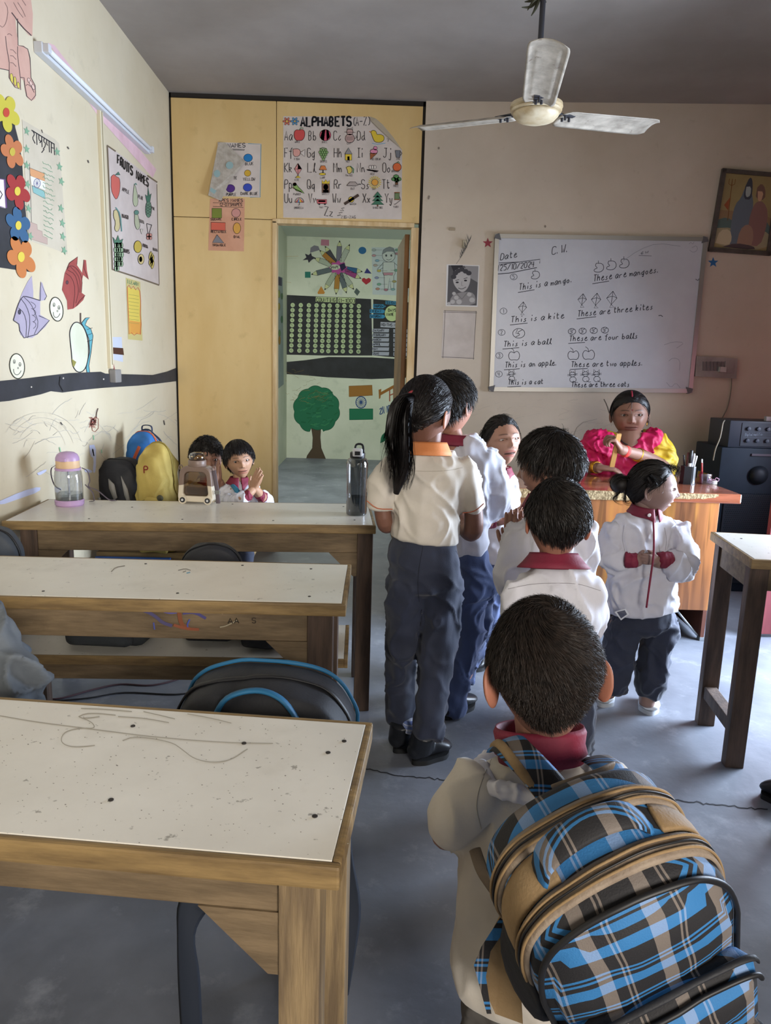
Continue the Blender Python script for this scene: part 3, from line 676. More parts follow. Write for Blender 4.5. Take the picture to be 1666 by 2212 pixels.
I.fill([(458, 450), (479, 450), (479, 471), (458, 471)], '#76813a', K, .9); I.text('SQUARE', 455, 476, 5, 480, 476, w=1, c=K)
I.ell(510, 460, 9.5, 9.5, '#c38d84', K, .9); I.text('CIRCLE', 501, 476, 5, 523, 476, w=1, c=K)
I.fill([(456, 480), (487, 481), (487, 498), (456, 497)], '#c96350', K, .9); I.text('RECTANGLE', 456, 503, 5, 490, 503, w=1, c=K)
I.ell(512, 493, 8, 12, '#cf9c4c', K, .9); I.text('OVAL', 505, 514, 5, 520, 514, w=1, c=K)
I.fill([(469, 507), (484, 525), (459, 524)], '#7d7b80', K, .9); I.text('TRIANGLE', 459, 532, 5, 489, 532, w=1, c=K); I.build('sheet_lettering', A)
# ghost of a lost sheet on the plywood and scribbles low down
I = Ink(part_f, .0003)
I.line([(408, 306), (470, 304)], 1.1, '#c2a369'); I.line([(408, 306), (410, 420), (440, 425)], 1.1, '#bd9b5e')
g = np.random.default_rng(12)
for i in range(34):
    x, y = (g.uniform(400, 590), g.uniform(790, 950)) if i < 20 else (g.uniform(455, 560), g.uniform(890, 940)); a = g.uniform(-.5, .5); L = g.uniform(12, 45)
    I.line([(x + L * t * math.cos(a), y + L * t * math.sin(a) + g.normal(0, 1.2) + 16 * (t - .5) ** 2 * g.uniform(-1, 1)) for t in np.linspace(0, 1, 9)], .8, ['#8a6f3c', '#7c7048', '#a1854e'][i % 3])
I.build('pencil_scribbles', bpy.data.objects['wall_partition'], kind='stuff')

# ---- left wall
lp = dict(cat='poster')
A = sheet('elephant_cutout', left_f, [(-60, -40), (62, -40), (71, 30), (70, 78), (62, 76), (48, 58), (38, 45), (33, 36), (36, 70), (40, 98), (52, 99), (60, 108), (64, 130), (67, 168), (74, 180), (78, 198), (76, 213), (68, 218), (60, 212), (54, 195), (52, 175), (45, 168), (45, 193), (30, 186), (20, 170), (19, 152), (0, 148), (-60, 150)], paper('elephant_pink', '#c9a191', '#bd9384'), label='pink paper elephant cut-out at the top of the left wall', cat='decoration')
I = Ink(left_f)
I.line([(25, 27), (32, 36), (40, 48), (52, 62), (68, 77)], 2.2, '#4a3c3e'); I.line([(38, 40), (39, 98), (50, 100), (60, 106), (65, 125), (67, 168)], 1.6, '#4a3c3e'); I.line([(67, 168), (76, 185), (77, 206), (68, 217), (58, 208), (53, 180), (52, 168), (44, 167)], 1.6, '#4a3c3e')
I.line([(12, 78), (14, 100), (20, 135), (20, 168), (32, 188), (45, 194), (44, 168), (38, 120), (38, 100)], 1.4, '#4a3c3e'); I.line([(0, 148), (19, 152)], 1.6, '#4a3c3e')
for y in (107, 120, 135): I.line([(22, y), (28, y + 1), (35, y + 9)], 1.1, '#5a4646')
for P in ([(29, 5), (40, 25), (50, 38)], [(38, 5), (48, 20), (55, 36)], [(48, 0), (56, 12)], [(0, 55), (6, 60), (14, 48), (18, 20), (10, 5)], [(16, 75), (20, 72), (26, 77)]): I.line(P, 1.1, '#6a5350', smooth=1)
for P in ([(22, 160), (26, 158), (29, 168), (28, 182), (22, 172)], [(30, 166), (34, 166), (36, 178), (34, 187), (30, 182)], [(37, 178), (41, 177), (43, 188), (42, 192), (37, 188)]): I.fill(P, '#cdbb58', '#4a3c3e', .9, smooth=1)
for x, y in ((63, 174), (67, 180), (72, 188)): I.ell(x, y, 3, 6, '#d8b8ab', '#4a3c3e', .9, rot=-20, n=12)
I.line([(56, 185), (60, 182), (68, 188), (74, 200)], 1, '#4a3c3e'); I.build('cutout_drawing', A)
mblk = paper('black', '#2a2a2c', '#35353a')
A = sheet('black_chart', left_f, [(-60, 205), (0, 210), (22, 225), (30, 245), (33, 275), (42, 310), (48, 350), (52, 420), (58, 480), (62, 540), (68, 588), (0, 578), (-60, 575)], mblk, label='black chart paper with paper flowers down its edge, at far left', cat='poster')
I = Ink(left_f); I.fill([(-20, 382), (8, 388), (12, 450), (-20, 442)], '#d9cfc6'); I.line([(-10, 385), (10, 388), (14, 449), (-10, 444)], 2.5, '#6b4a7c'); I.line([(0, 412), (5, 420), (0, 430)], 2, '#2e2a33'); I.build('chart_label', A)
def wflower(x, y, r, c, cc, lab, rot=0):
    pts = []
    for k in range(80):
        a = 2 * math.pi * k / 80; n = 5; rr = r * (.52 + .48 * abs(math.cos(n * (a - rot) / 2)) ** .7); pts.append((x + rr * math.cos(a) * .86, y + rr * math.sin(a) * 1.22 + rr * math.cos(a) * .35))
    o = sheet('paper_flower', lambda px, py, off=0: left_f(px, py, off + .003), pts, paper('fl' + c[1:], c), label=lab, cat='decoration', group='paper flowers on the left wall')
    I = Ink(left_f, .006); I.ell(x, y, r * .2, r * .3, cc); I.build('flower_centre', o)
for a in ((14, 243, 34, '#bdb03f', '#b8493a', 'yellow paper flower with red centre, topmost on the black chart edge', .2), (27, 328, 30, '#b56e45', '#b8a548', 'orange paper flower second from the top on the black chart', .5), (38, 413, 32, '#98302f', '#cdb84c', 'red paper flower in the middle of the black chart edge', .1),
          (40, 487, 32, '#345879', '#cdb84c', 'blue paper flower between the red and lowest orange ones', .8), (46, 555, 37, '#b8703c', '#cdb84c', 'large orange paper flower at the bottom of the black chart', .3)): wflower(*a)
# national anthem sheet
A = sheet('anthem_poster', left_f, [(48, 258), (118, 300), (128, 310), (136, 420), (146, 549), (100, 532), (62, 520), (56, 420)], paper('pale', '#c3b8a4', '#b8ad98'), label='faded anthem poster with a tricolour flag, green stars and Hindi heading', cat='poster')
I = Ink(left_f)
I.fill([(63, 362), (96, 375), (97, 392), (66, 380)], '#c9946a', K, .7); I.fill([(66, 380), (97, 392), (98, 411), (69, 399)], '#d8d3c8'); I.fill([(69, 401), (96, 413), (98, 430), (72, 416)], '#83aaa6', K, .7); I.ell(80, 396, 7, 10, None, '#4c4c7a', 1.2)
for k in range(6): a = k * math.pi / 6; I.line([(80 - 6 * math.cos(a), 396 - 9 * math.sin(a)), (80 + 6 * math.cos(a), 396 + 9 * math.sin(a))], .6, '#4c4c7a')
I.line([(64, 352), (68, 480)], 1.2, '#6d6660'); I.fill([(62, 478), (80, 485), (81, 496), (91, 500), (92, 510), (102, 514), (103, 528), (62, 515)], '#b39b8f', '#8b7a70', .8)
# heading in Devanagari strokes
hd = [(68, 281), (118, 312)]
I.line(hd, 2.2, K)
def dv(P, w_=1.8): I.line(P, w_, K, smooth=1)
dv([(71, 283), (75, 290), (70, 298), (76, 310)]); dv([(79, 288), (80, 313)]); dv([(84, 291), (84, 303), (90, 306)]); dv([(90, 294), (91, 318)]); dv([(91, 302), (86, 309)]); dv([(96, 298), (94, 306), (99, 309), (97, 318), (93, 322)]); dv([(96, 322), (90, 330)]); dv([(101, 301), (101, 312), (104, 314)]); dv([(106, 304), (107, 329)]); dv([(111, 307), (111, 331)]); dv([(112, 319), (116, 320)]); dv([(117, 311), (118, 335)]); dv([(92, 287), (90, 280)], 1.4)
g = np.random.default_rng(3)
for i in range(16):
    x, y = 92 + i * .2, 352 + i * 10.3; L = g.uniform(22, 30); n = int(L / 2.4)
    I.line([(x + 2.4 * k, y + k * 1.05 + g.normal(0, 1.3)) for k in range(n)], 1.3, '#7f9a7e')
def star(I, x, y, r, c, rot=0, sx=.8):
    P = []
    for k in range(10): a = math.pi * k / 5 - math.pi / 2 + rot; rr = r if k % 2 == 0 else r * .42; P.append((x + rr * math.cos(a) * sx, y + rr * math.sin(a) * 1.15 + rr * math.cos(a) * sx * .4))
    I.fill(P, c)
for x, y in ((58, 283), (58, 322), (58, 357), (60, 398), (62, 450), (66, 510), (124, 328), (129, 360), (133, 392), (132, 450), (135, 482), (136, 511), (139, 541)): star(I, x, y, 9, '#7a9c80', g.uniform(-.2, .3))
I.build('poster_drawing', A)
# fruit chart
A = sheet('fruit_chart', left_f, [(231, 312), (288, 355), (340, 396), (342, 500), (345, 618), (290, 600), (241, 583), (236, 450)], paper('greyish', '#c6b9b2', '#baaca5'), label='fruit names chart with brown taped edges on the left wall', cat='poster')
I = Ink(left_f); bc = '#6d5f4d'
for P in ([(232, 316), (238, 450), (243, 583)], [(243, 582), (290, 597), (344, 616)], [(231, 314), (250, 327)], [(318, 379), (340, 394)]): I.line(P, 3.2, bc)
I.line([(339, 398), (341, 500), (344, 615)], 1.6, bc)
I.text('FRUITS', 254, 353, 19, 288, 381, w=3.2, c='#2a2624', up=(0, -3.2 * 6)); I.text('NAMES', 295, 386, 17, 322, 405, w=2.8, c='#2a2624', up=(0, -3.0 * 6))
up = (0, -8)
I.fill([(240, 382), (246, 376), (252, 382), (258, 384), (260, 398), (258, 418), (252, 432), (246, 425), (240, 410)], '#bf6258', K, .9, smooth=1); I.fill([(249, 378), (256, 371), (260, 378)], '#4d7262', K, .7); I.text('APPLE', 264, 412, 9, 280, 420, w=1.3, c='#4c4442', up=up)
I.fill([(290, 398), (293, 402), (297, 420), (299, 440), (293, 448), (287, 440), (288, 415)], '#a9ad90', K, .8, smooth=1); I.fill([(289, 398), (294, 395), (297, 400)], '#5a7f72'); I.text('PEAR', 299, 428, 8, 309, 433, w=1.1, c='#5c5552', up=up)
I.ell(321, 452, 6.5, 18, '#5d7d68', K, .9); [I.line([(315, 440 + k * 6), (327, 448 + k * 6)], .7, K) for k in range(4)]; [I.line([(327, 438 + k * 6), (315, 446 + k * 6)], .7, K) for k in range(4)]; I.fill([(317, 436), (314, 420), (319, 424), (320, 402), (323, 422), (327, 418), (324, 437)], '#436a58', K, .6); I.text('PINE', 328, 452, 5, 335, 455, w=.9, c='#5c5552', up=(0, -6))
I.fill([(246, 455), (253, 452), (258, 470), (260, 490), (254, 502), (247, 496), (250, 480), (245, 468)], '#bfb083', K, .9, smooth=1); I.line([(250, 448), (260, 462), (263, 500)], 2.4, '#5c847e', smooth=1); I.text('MANGO', 264, 470, 7, 278, 474, w=1.1, c='#4c4442', up=up)
I.fill([(291, 463), (298, 462), (301, 478), (303, 490), (297, 498), (291, 486)], '#a7a98e', K, .8, smooth=1); I.ell(295, 459, 5, 5, '#5a7f72', K, .7); I.fill([(303, 495), (309, 495), (306, 506)], '#c4bcae', K, .8); I.text('GUAVA', 301, 480, 6, 312, 484, w=1, c='#6c6562', up=(0, -7))
I.line([(317, 483), (320, 505)], .9); I.line([(328, 486), (322, 505)], .9); I.line([(317, 483), (328, 486)], 1.4); [I.ell(320 + (k % 2) * 5, 508 + (k // 2) * 6, 3.5, 4, '#b98377', K, .7) for k in range(4)]
for k in range(22): I.ell(250 + (k % 4) * 4.4 + g.normal(0, .6), 530 + (k // 4) * 10, 3.4, 6, '#8ba080', K, .8, n=10)
I.fill([(247, 526), (244, 512), (251, 520), (255, 508), (259, 520), (266, 516), (262, 528)], '#4f7560', K, .8); I.text('GRAPES', 267, 545, 8, 280, 548, w=1.2, c='#4c4442', up=up)
I.ell(298, 533, 8.5, 13, '#b9a24c', K, 1); I.ell(305, 560, 6.5, 11, '#c4b07c', K, .9); I.ell(304, 560, 3.4, 6, '#2d2926'); I.text('PAPAYA', 309, 533, 6, 320, 537, w=1.1, c='#4c4442', up=(0, -7))
for k in range(6): I.ell(325 + (k % 3) * 2.6, 552 + k * 4, 2.6, 9, '#c1ad62', K, .8, rot=12, n=12)
I.text('BANANA', 331, 541, 5, 341, 544, w=.9, c='#5c5552', up=(0, -6)); I.build('chart_drawing', A)
A = sheet('yellow_list_sheet', left_f, [(272, 600), (303, 609), (308, 736), (277, 733)], paper('green_pale', '#bcae72'), label='narrow yellow and green handwritten list under the fruit chart', cat='poster')
I = Ink(left_f); I.fill([(275, 620), (302, 628), (305, 722), (280, 722)], '#d0b957'); I.fill([(280, 692), (304, 696), (305, 722), (281, 720)], '#cf9447')
I.text('I LEARN', 274, 611, 7, 300, 618, w=1.3, c='#587a5c')
I.line([(275, 620), (279, 616), (283, 624), (288, 618), (293, 626), (298, 621), (302, 629), (304, 650), (303, 680), (305, 700), (303, 723), (296, 720), (290, 724), (284, 719), (279, 722), (278, 690), (276, 650), (275, 620)], 1.5, '#b5563f')
for k in range(9): I.line([(278, 636 + k * 7.5), (284, 637 + k * 7.6), (290, 638 + k * 7.5), (300, 640 + k * 7.4)], .8, '#8d8a4c')
I.build('sheet_lettering', A)
# the cut-outs
A = sheet('red_fish_cutout', left_f, [(134, 626), (140, 590), (150, 568), (168, 555), (166, 572), (178, 590), (178, 586), (181, 561), (186, 562), (188, 585), (192, 604), (180, 594), (178, 602), (176, 632), (184, 638), (180, 648), (168, 660), (158, 667), (146, 669), (145, 650), (138, 634)], paper('red_fish', '#9c4a44', '#8f413c'), label='red paper fish cut-out beside the cable conduit', cat='decoration')
I = Ink(left_f); D_ = '#4a2426'
I.line([(144, 583), (150, 574), (160, 575), (172, 588), (178, 604), (176, 632)], 1.3, D_, smooth=1); I.line([(142, 590), (156, 600), (163, 625), (158, 665)], 1.1, D_, smooth=1); I.line([(146, 583), (162, 592), (168, 612), (170, 630), (164, 655)], 1.1, D_, smooth=1); I.line([(152, 576), (168, 592), (174, 612), (172, 632)], 1, D_, smooth=1)
I.ell(145, 610, 2.6, 4, '#5c4248', D_, 1); I.line([(145, 580), (150, 568), (168, 555), (166, 572)], 1.3, D_); I.line([(181, 562), (182, 580), (190, 602)], 1.2, D_); I.line([(184, 638), (172, 650), (165, 661)], 1.3, D_); I.build('cutout_drawing', A)
A = sheet('lilac_fish_cutout', left_f, [(29, 692), (38, 660), (48, 632), (60, 608), (69, 596), (72, 630), (72, 645), (85, 648), (86, 625), (88, 608), (92, 612), (100, 640), (98, 648), (87, 650), (87, 680), (107, 692), (98, 706), (80, 722), (70, 730), (52, 730), (44, 722), (42, 706), (36, 694)], paper('lilac_fish', '#a99fae', '#9d93a4'), label='lilac paper fish cut-out under the black chart', cat='decoration')
I = Ink(left_f)
I.line([(29, 692), (38, 660), (48, 640), (60, 641), (86, 649)], 2, '#3c3842', smooth=1); I.line([(45, 645), (58, 662), (66, 690), (60, 730)], 1.3, K, smooth=1); I.line([(40, 665), (52, 676), (58, 700), (56, 728)], 1.3, K, smooth=1); I.line([(52, 642), (66, 655), (76, 676), (84, 700), (74, 722)], 1.2, K, smooth=1)
for k in range(4): I.line([(66 + k * 1.5, 652 + k * 14), (74 + k * 1, 656 + k * 14), (78, 662 + k * 14), (72, 668 + k * 14)], 1, K, smooth=1)
I.ell(42, 674, 3, 5, '#4a4650', K, 1); I.line([(87, 650), (88, 610), (101, 640), (96, 648)], 1.3, K); I.line([(84, 682), (107, 692), (80, 722), (52, 730), (43, 715), (41, 700), (29, 692)], 1.8, '#3c3842'); I.build('cutout_drawing', A)
def smiley(x, y, rx, ry, rot, lab):
    P = [(x + rx * math.cos(t) * math.cos(rot) - ry * math.sin(t) * math.sin(rot), y + rx * math.cos(t) * math.sin(rot) + ry * math.sin(t) * math.cos(rot)) for t in np.linspace(0, 2 * math.pi, 28, endpoint=False)]
    o = sheet('smiley_cutout', left_f, P, paper('cream_round', '#d9d6be'), label=lab, cat='decoration'); I = Ink(left_f); I.line(P, 2.2, '#3b382f', closed=True)
    for s_ in (-1, 1): I.ell(x + s_ * rx * .38, y - ry * .25 + s_ * 3, 2.2, 4, None, K, 1.1); I.ell(x + s_ * rx * .38, y - ry * .22 + s_ * 3, .9, 1.8, K)
    I.ell(x + 2, y + ry * .15, 1.2, 1.8, None, K, .9); I.ell(x + 1, y + ry * .2, rx * .52, ry * .5, None, K, 1.3, a0=10, a1=170, rot=12); I.build('smiley_face', o)
smiley(122, 668, 14, 26, -.15, 'cream smiley face cut-out between the two paper fish'); smiley(37, 791, 16, 27, -.1, 'cream smiley face cut-out just above the black strip')
A = sheet('mango_cutout', left_f, [(152, 740), (150, 715), (158, 698), (168, 695), (180, 704), (190, 730), (192, 770), (184, 800), (168, 806), (156, 790), (155, 765)], paper('cream_mango', '#d2d2bd', '#c6c6ae'), smooth=1, label='large cream mango cut-out with a blue leaf, above the black strip', cat='decoration')
I = Ink(left_f); I.line([(152, 740), (150, 715), (158, 698), (168, 695), (180, 704), (190, 730), (192, 770), (184, 800), (168, 806), (156, 790), (155, 765)], 2, K, closed=True, smooth=2)
I.fill([(155, 775), (165, 782), (160, 793), (157, 790)], '#8b8447'); I.line([(174, 700), (174, 676)], 3.4, '#5b4a42'); lf_ = '#5e9aa2'
I.fill([(176, 698), (185, 687), (194, 686), (188, 692), (184, 702), (196, 710), (201, 725), (197, 760), (192, 790), (194, 805), (188, 805), (186, 795), (194, 760), (192, 732), (184, 712)], lf_, K, 1.3)
for y in (712, 724, 738): I.line([(188, y), (200, y - 4)], 1, K)
I.build('cutout_drawing', A)
# black crepe strip with sagging lower edge
top = [(-60, 828), (0, 823), (60, 817), (150, 806), (218, 803), (228, 807), (262, 808), (330, 810), (360, 803), (383, 794)]; bot = [(384, 823), (345, 828), (300, 833), (250, 836), (222, 838), (180, 842), (135, 848), (110, 845), (88, 852), (60, 858), (20, 866), (-60, 874)]
A = sheet('black_paper_strip', left_f, top + bot, mblk, t=.004, label='long black crepe paper strip pinned across the left wall', cat='decoration')
I = Ink(left_f, .0055); I.line([(130, 813), (128, 830), (136, 845)], 2, '#1c1c1e'); [I.ell(x, y, 1.6, 2, '#b9b2a6', n=8) for x, y in ((137, 817), (68, 836), (224, 819))]; I.build('pins', A)
# switch block, plug and its cable
A = sheet('paper_square_pinned', left_f, [(238, 728), (263, 728), (266, 782), (240, 776)], paper('bluish', '#b9bdc9'), label='bluish white card stuck on the wall next to the conduit foot', cat='paper')
I = Ink(left_f); I.fill([(240, 750), (266, 752), (268, 767), (241, 764)], '#4a2f24'); I.build('brown_patch', A)
b = MB(); c_ = left_f(249, 812, .02); b.box(c_ + np.array([-.018, -.045, -.035]), c_ + np.array([.02, .045, .035]), bev=.006); A = b.build('power_plug', mat('plug_grey', '#85827f', .5), label='grey plug adaptor hanging over the black strip on the left wall', cat='plug')
b = MB(); b.tube([left_f(241, 762, .006), left_f(243, 780, .012), left_f(247, 798, .02)], .004, n=8, sub=4); b.build('cord', mat('cord_red', '#8c4444', .6), A, smooth=True)
# pencil marks, child's drawing and worn blue patches on the lower left wall
I = Ink(left_f, .0004); g = np.random.default_rng(8)
for i in range(80):
    x, y = g.uniform(5, 378), g.uniform(880, 1040); 
    if y > 1125 - x * .25: continue
    a = g.uniform(-1.2, 1.0); L = g.uniform(10, 60); cv = g.uniform(-1, 1)
    I.line([(x + L * t * math.cos(a), y + L * t * math.sin(a) + 22 * cv * (t - .5) ** 2 + g.normal(0, .7)) for t in np.linspace(0, 1, 10)], g.uniform(.5, 1.0), ['#b5b0a6', '#aaa59c', '#bcb6ab', '#9d9890'][i % 4])
for k in range(3): g.random(); I.line([(30 + 90 * math.cos(t) * (.6 + k * .2) + 60, 980 - 95 * math.sin(t) * (.7 + k * .12)) for t in np.linspace(.3, 2.6, 20)], .5, '#b3ada3')
for P in ([(193, 962), (207, 960), (208, 1000), (206, 1022), (200, 1020), (203, 990), (195, 985)], [(80, 1022), (100, 1013), (101, 1018), (84, 1028)], [(0, 1082), (50, 1060), (88, 1050), (86, 1062), (40, 1078), (0, 1092)], [(182, 1012), (200, 1016), (198, 1022), (184, 1020)]): I.fill(P, '#c3c9e6', smooth=1)
for P in ([(200, 970), (203, 985)], [(129, 966), (131, 976)], [(202, 940), (203, 950)], [(219, 971), (220, 979)]): I.line(P, 2.4, '#8fb592')
for k in range(14): I.line([(200 + g.uniform(-8, 10), 905 + g.uniform(-5, 20)) for _ in range(5)], .8, '#a8655a', smooth=1)
I.line([(208, 902), (209, 892), (212, 882)], 2, '#5c4a44'); I.line([(200, 930), (206, 933), (213, 925), (213, 905), (206, 900), (197, 912), (200, 930)], 1, '#9a5c52')
for P in ([(131, 912), (135, 918)], [(354, 908), (356, 918)], [(190, 346), (192, 352)], [(146, 317), (149, 322)]): I.line(P, 2.4, '#55504c')
I.build('pencil_scribbles', bpy.data.objects['wall_left'], kind='stuff')

# ---- whiteboard on the back wall
def wb_f(px, py, off=0.0): return wall_f(px, py, .03 + off)
mwb = mat('board_white', '#c3c5cd', .3, var='#b9bbc4', vscale=3, spec=.5); malu = mat('aluminium', '#9a9894', .35, metal=.7); mcor = mat('corner_grey', '#5d5c60', .5)
tl, tr, br, bl = (1070, 505), (1530, 512), (1496, 849), (1057, 845)
wb = empty('whiteboard', tuple(wall_f(1290, 850)), label='large white marker board covered with class sentences and drawings', cat='whiteboard')
inv = -Vector(wb.location)
def wpoly(name, pts, d0, d1, m, parent=wb):
    a = [np.array(wall_f(x, y, d1)) + np.array(inv) for x, y in pts]; b_ = [np.array(wall_f(x, y, d0)) + np.array(inv) for x, y in pts]; n = len(a)
    # same outline front and back (straight sides)
    b_ = [q - np.array([-math.sin(WANG), -math.cos(WANG), 0]) * (d1 - d0) for q in a]
    return pydata(name, a + b_, [tuple(range(n)), tuple(range(2 * n - 1, n - 1, -1))] + [(i, (i + 1) % n, (i + 1) % n + n, i + n) for i in range(n)], parent, m)
wpoly('writing_surface', [(1078, 513), (1523, 519), (1489, 841), (1065, 836)], .004, .028, mwb)
def fr(a, b_, w_):
    a = np.array(a, float); b_ = np.array(b_, float); d = unit(np.append(b_ - a, 0))[:2]; n = np.array([-d[1], d[0]]) * w_; return [tuple(a), tuple(b_), tuple(b_ + n), tuple(a + n)]
for a, b_ in ((tl, tr), (tr, br), (br, bl), (bl, tl)): wpoly('frame_rail', fr(a, b_, 9), .002, .036, malu)
for (x, y), (sx, sy) in ((tl, (1, 1)), (tr, (-1, 1)), (br, (-1, -1)), (bl, (1, -1))):
    P = [(x + sx * (11 - 11 * math.cos(t)) - sx * 1.5, y + sy * (11 - 11 * math.sin(t)) - sy * 1.5) for t in np.linspace(0, math.pi / 2, 6)] + [(x + sx * 13, y + sy * 13)]
    wpoly('frame_corner', P, .001, .039, mcor)
wbI = lambda x, y, off=0: np.array(wall_f(x, y, .0285 + off)) + np.array(inv)
def own(nm):
    def deco(fn):
        def run(*a, **k):
            global I
            keep_ = I; I = Ink(wbI, .0004); fn(*a, **k); I.build(nm, wb); I = keep_
        return run
    return deco
I = Ink(wbI, .0004); W = dict(w=1.5, c='#3a3b44')
@own('sentence')
def T(t, x0, y0, h, x1, y1, under=None, **k):
    kk = dict(W); kk.update(k); I.text(t, x0, y0, h, x1, y1, slant=.12, jit=.12, **kk)
    if under: I.line([(x0 - 2, y0 + 5), (x0 + under, y0 + 5 + (y1 - y0) * under / (x1 - x0) - 1)], 1.3, '#3a3b44')
T('Date', 1081, 562, 14, 1120, 555); I.line([(1078, 568), (1122, 566)], 1.4, '#3a3b44'); I.line([(1078, 572), (1167, 560), (1166, 569)], 1.2, '#3a3b44')
T('25/10/2024', 1080, 585, 12, 1156, 576); I.line([(1074, 592), (1100, 590), (1160, 578)], 1.6, '#3a3b44'); I.line([(1078, 573), (1076, 586)], 1.2, '#3a3b44')
T('C.W.', 1192, 550, 17, 1232, 543); T('cw', 1385, 549, 9, 1403, 546, c='#686a76'); I.line([(1380, 552), (1408, 553)], 1, '#686a76')
@own('marker_sketch')
def mango(x, y, s_=1): I.line([(x, y - 13 * s_), (x, y - 8 * s_)], 1.1, '#3a3b44'); I.line([(x - 4 * s_, y - 8 * s_), (x + 8 * s_, y - 8 * s_), (x + 11 * s_, y + 2 * s_), (x + 4 * s_, y + 9 * s_), (x - 8 * s_, y + 8 * s_), (x - 8 * s_, y + 3 * s_), (x - 1 * s_, y + 1 * s_), (x - 6 * s_, y - 3 * s_), (x - 4 * s_, y - 8 * s_)], 1.2, '#3a3b44', smooth=2)
mango(1156, 594); mango(1293, 578, 1.15); mango(1320, 573, 1.15); mango(1348, 569, 1.15)
@own('number')
def circ_n(x, y, t): I.ell(x, y, 7.5, 6.5, None, '#4a4b55', 1, n=16); I.text(t, x - 2.5, y + 4, 8, x + 3, y + 4, w=1, c='#4a4b55')
circ_n(1110, 598, '5'); circ_n(1088, 672, '1'); circ_n(1084, 718, '2'); circ_n(1079, 768, '3'); circ_n(1078, 808, '4')
T('This is a mango.', 1121, 627, 14, 1239, 609, 34); T('These are mangoes.', 1282, 608, 14, 1426, 588, 34)
@own('marker_sketch')
def kite(x, y, s_): 
    I.line([(x + 2 * s_, y - 12 * s_), (x + 9 * s_, y + 0 * s_), (x - 1 * s_, y + 11 * s_), (x - 9 * s_, y - 0 * s_)], 1.1, '#3a3b44', closed=True); I.line([(x + 2 * s_, y - 12 * s_), (x - 1 * s_, y + 11 * s_)], 1, '#3a3b44'); I.line([(x - 9 * s_, y), (x + 1 * s_, y - 4 * s_), (x + 9 * s_, y)], 1, '#3a3b44', smooth=1); I.line([(x - 1 * s_, y + 11 * s_), (x - 4 * s_, y + 16 * s_), (x + 4 * s_, y + 16 * s_), (x - 1 * s_, y + 11 * s_)], 1, '#3a3b44')
kite(1129, 664, 1); kite(1258, 647, 1.05); kite(1288, 647, 1.15); kite(1322, 644, 1.25)
T('This is a kite', 1104, 697, 13, 1222, 687, 36); T('These are three kites', 1248, 684, 13, 1413, 668, 40)
@own('marker_sketch')
def ball(x, y, r): I.ell(x, y, r, r * .8, None, '#3a3b44', 1.2, n=18); I.line([(x + r * .6, y - r * .6), (x - r * .3, y - r * .1), (x + r * .3, y + r * .2), (x - r * .5, y + r * .6)], 1.2, '#3a3b44', smooth=1); I.line([(x - r * .2, y - r * .7), (x - r * .5, y), (x, y + .1 * r)], 1, '#3a3b44')
ball(1121, 720, 13)
for x in (1236, 1259, 1283, 1307): ball(x, 716 - (x - 1236) * .04, 8)
T('This is a ball', 1088, 749, 12, 1193, 743, 34); T('These are four balls', 1230, 737, 12, 1380, 731, 34)
@own('marker_sketch')
def apple(x, y, r): I.line([(x, y - r * .5), (x + r * .5, y - r * .9), (x + r, y - r * .2), (x + r * .7, y + r * .7), (x, y + r * .6), (x - r * .7, y + r * .7), (x - r, y - r * .1), (x - r * .6, y - r * .8), (x, y - r * .5)], 1.2, '#3a3b44', smooth=2); I.line([(x, y - r * .5), (x - r * .1, y - r), (x - r * .5, y - r * 1.3)], 1.1, '#3a3b44')
apple(1111, 769, 13); apple(1239, 768, 13); apple(1272, 767, 14)
T('This is an apple.', 1091, 794, 12, 1206, 789, 32); T('These are two apples.', 1234, 793, 12, 1392, 789, 36)
@own('marker_sketch')
def cat_(x, y, s_=1):
    I.ell(x, y, 6.5 * s_, 5 * s_, None, '#3a3b44', 1.1, n=14); I.line([(x - 6 * s_, y - 2), (x - 6 * s_, y - 10 * s_), (x - 1, y - 5 * s_), (x + 2, y - 5 * s_), (x + 6 * s_, y - 10 * s_), (x + 6 * s_, y - 2)], 1, '#3a3b44'); I.line([(x - 11 * s_, y), (x + 11 * s_, y + 1)], .9, '#3a3b44'); I.line([(x - 11 * s_, y + 3), (x + 11 * s_, y - 2)], .9, '#3a3b44'); I.ell(x + 1, y + 11 * s_, 7 * s_, 6 * s_, None, '#3a3b44', 1.1, n=14); I.line([(x + 2, y + 14 * s_), (x + 7, y + 17 * s_), (x + 12 * s_, y + 17 * s_)], 1.1, '#3a3b44')
cat_(1105, 808, .9); cat_(1237, 809); cat_(1265, 808); cat_(1289, 808)
T('This is a cat', 1098, 831, 11, 1176, 829, 28); T('These are three cats', 1235, 836, 11, 1362, 835, 34)
I.build('date_lines', wb); I = Ink(wbI, .0004)
for P in ([(1500, 522), (1497, 528), (1493, 523), (1489, 527)], [(1495, 535), (1505, 530), (1508, 540), (1498, 546), (1490, 540)], [(1435, 745), (1455, 738), (1480, 740), (1462, 752)], [(1445, 780), (1455, 772), (1470, 778), (1468, 800)], [(1345, 565), (1380, 540), (1420, 525), (1470, 532)], [(1440, 826), (1450, 838), (1460, 826), (1470, 838)]): I.line(P, .9, '#9093a0', smooth=1)
I.line([(1423, 682), (1428, 681), (1432, 684)], 1.6, '#3a3b44'); I.line([(1503, 603), (1508, 606), (1511, 602)], 1.4, '#3a3b44')
I.build('faint_marks', wb, kind='stuff')
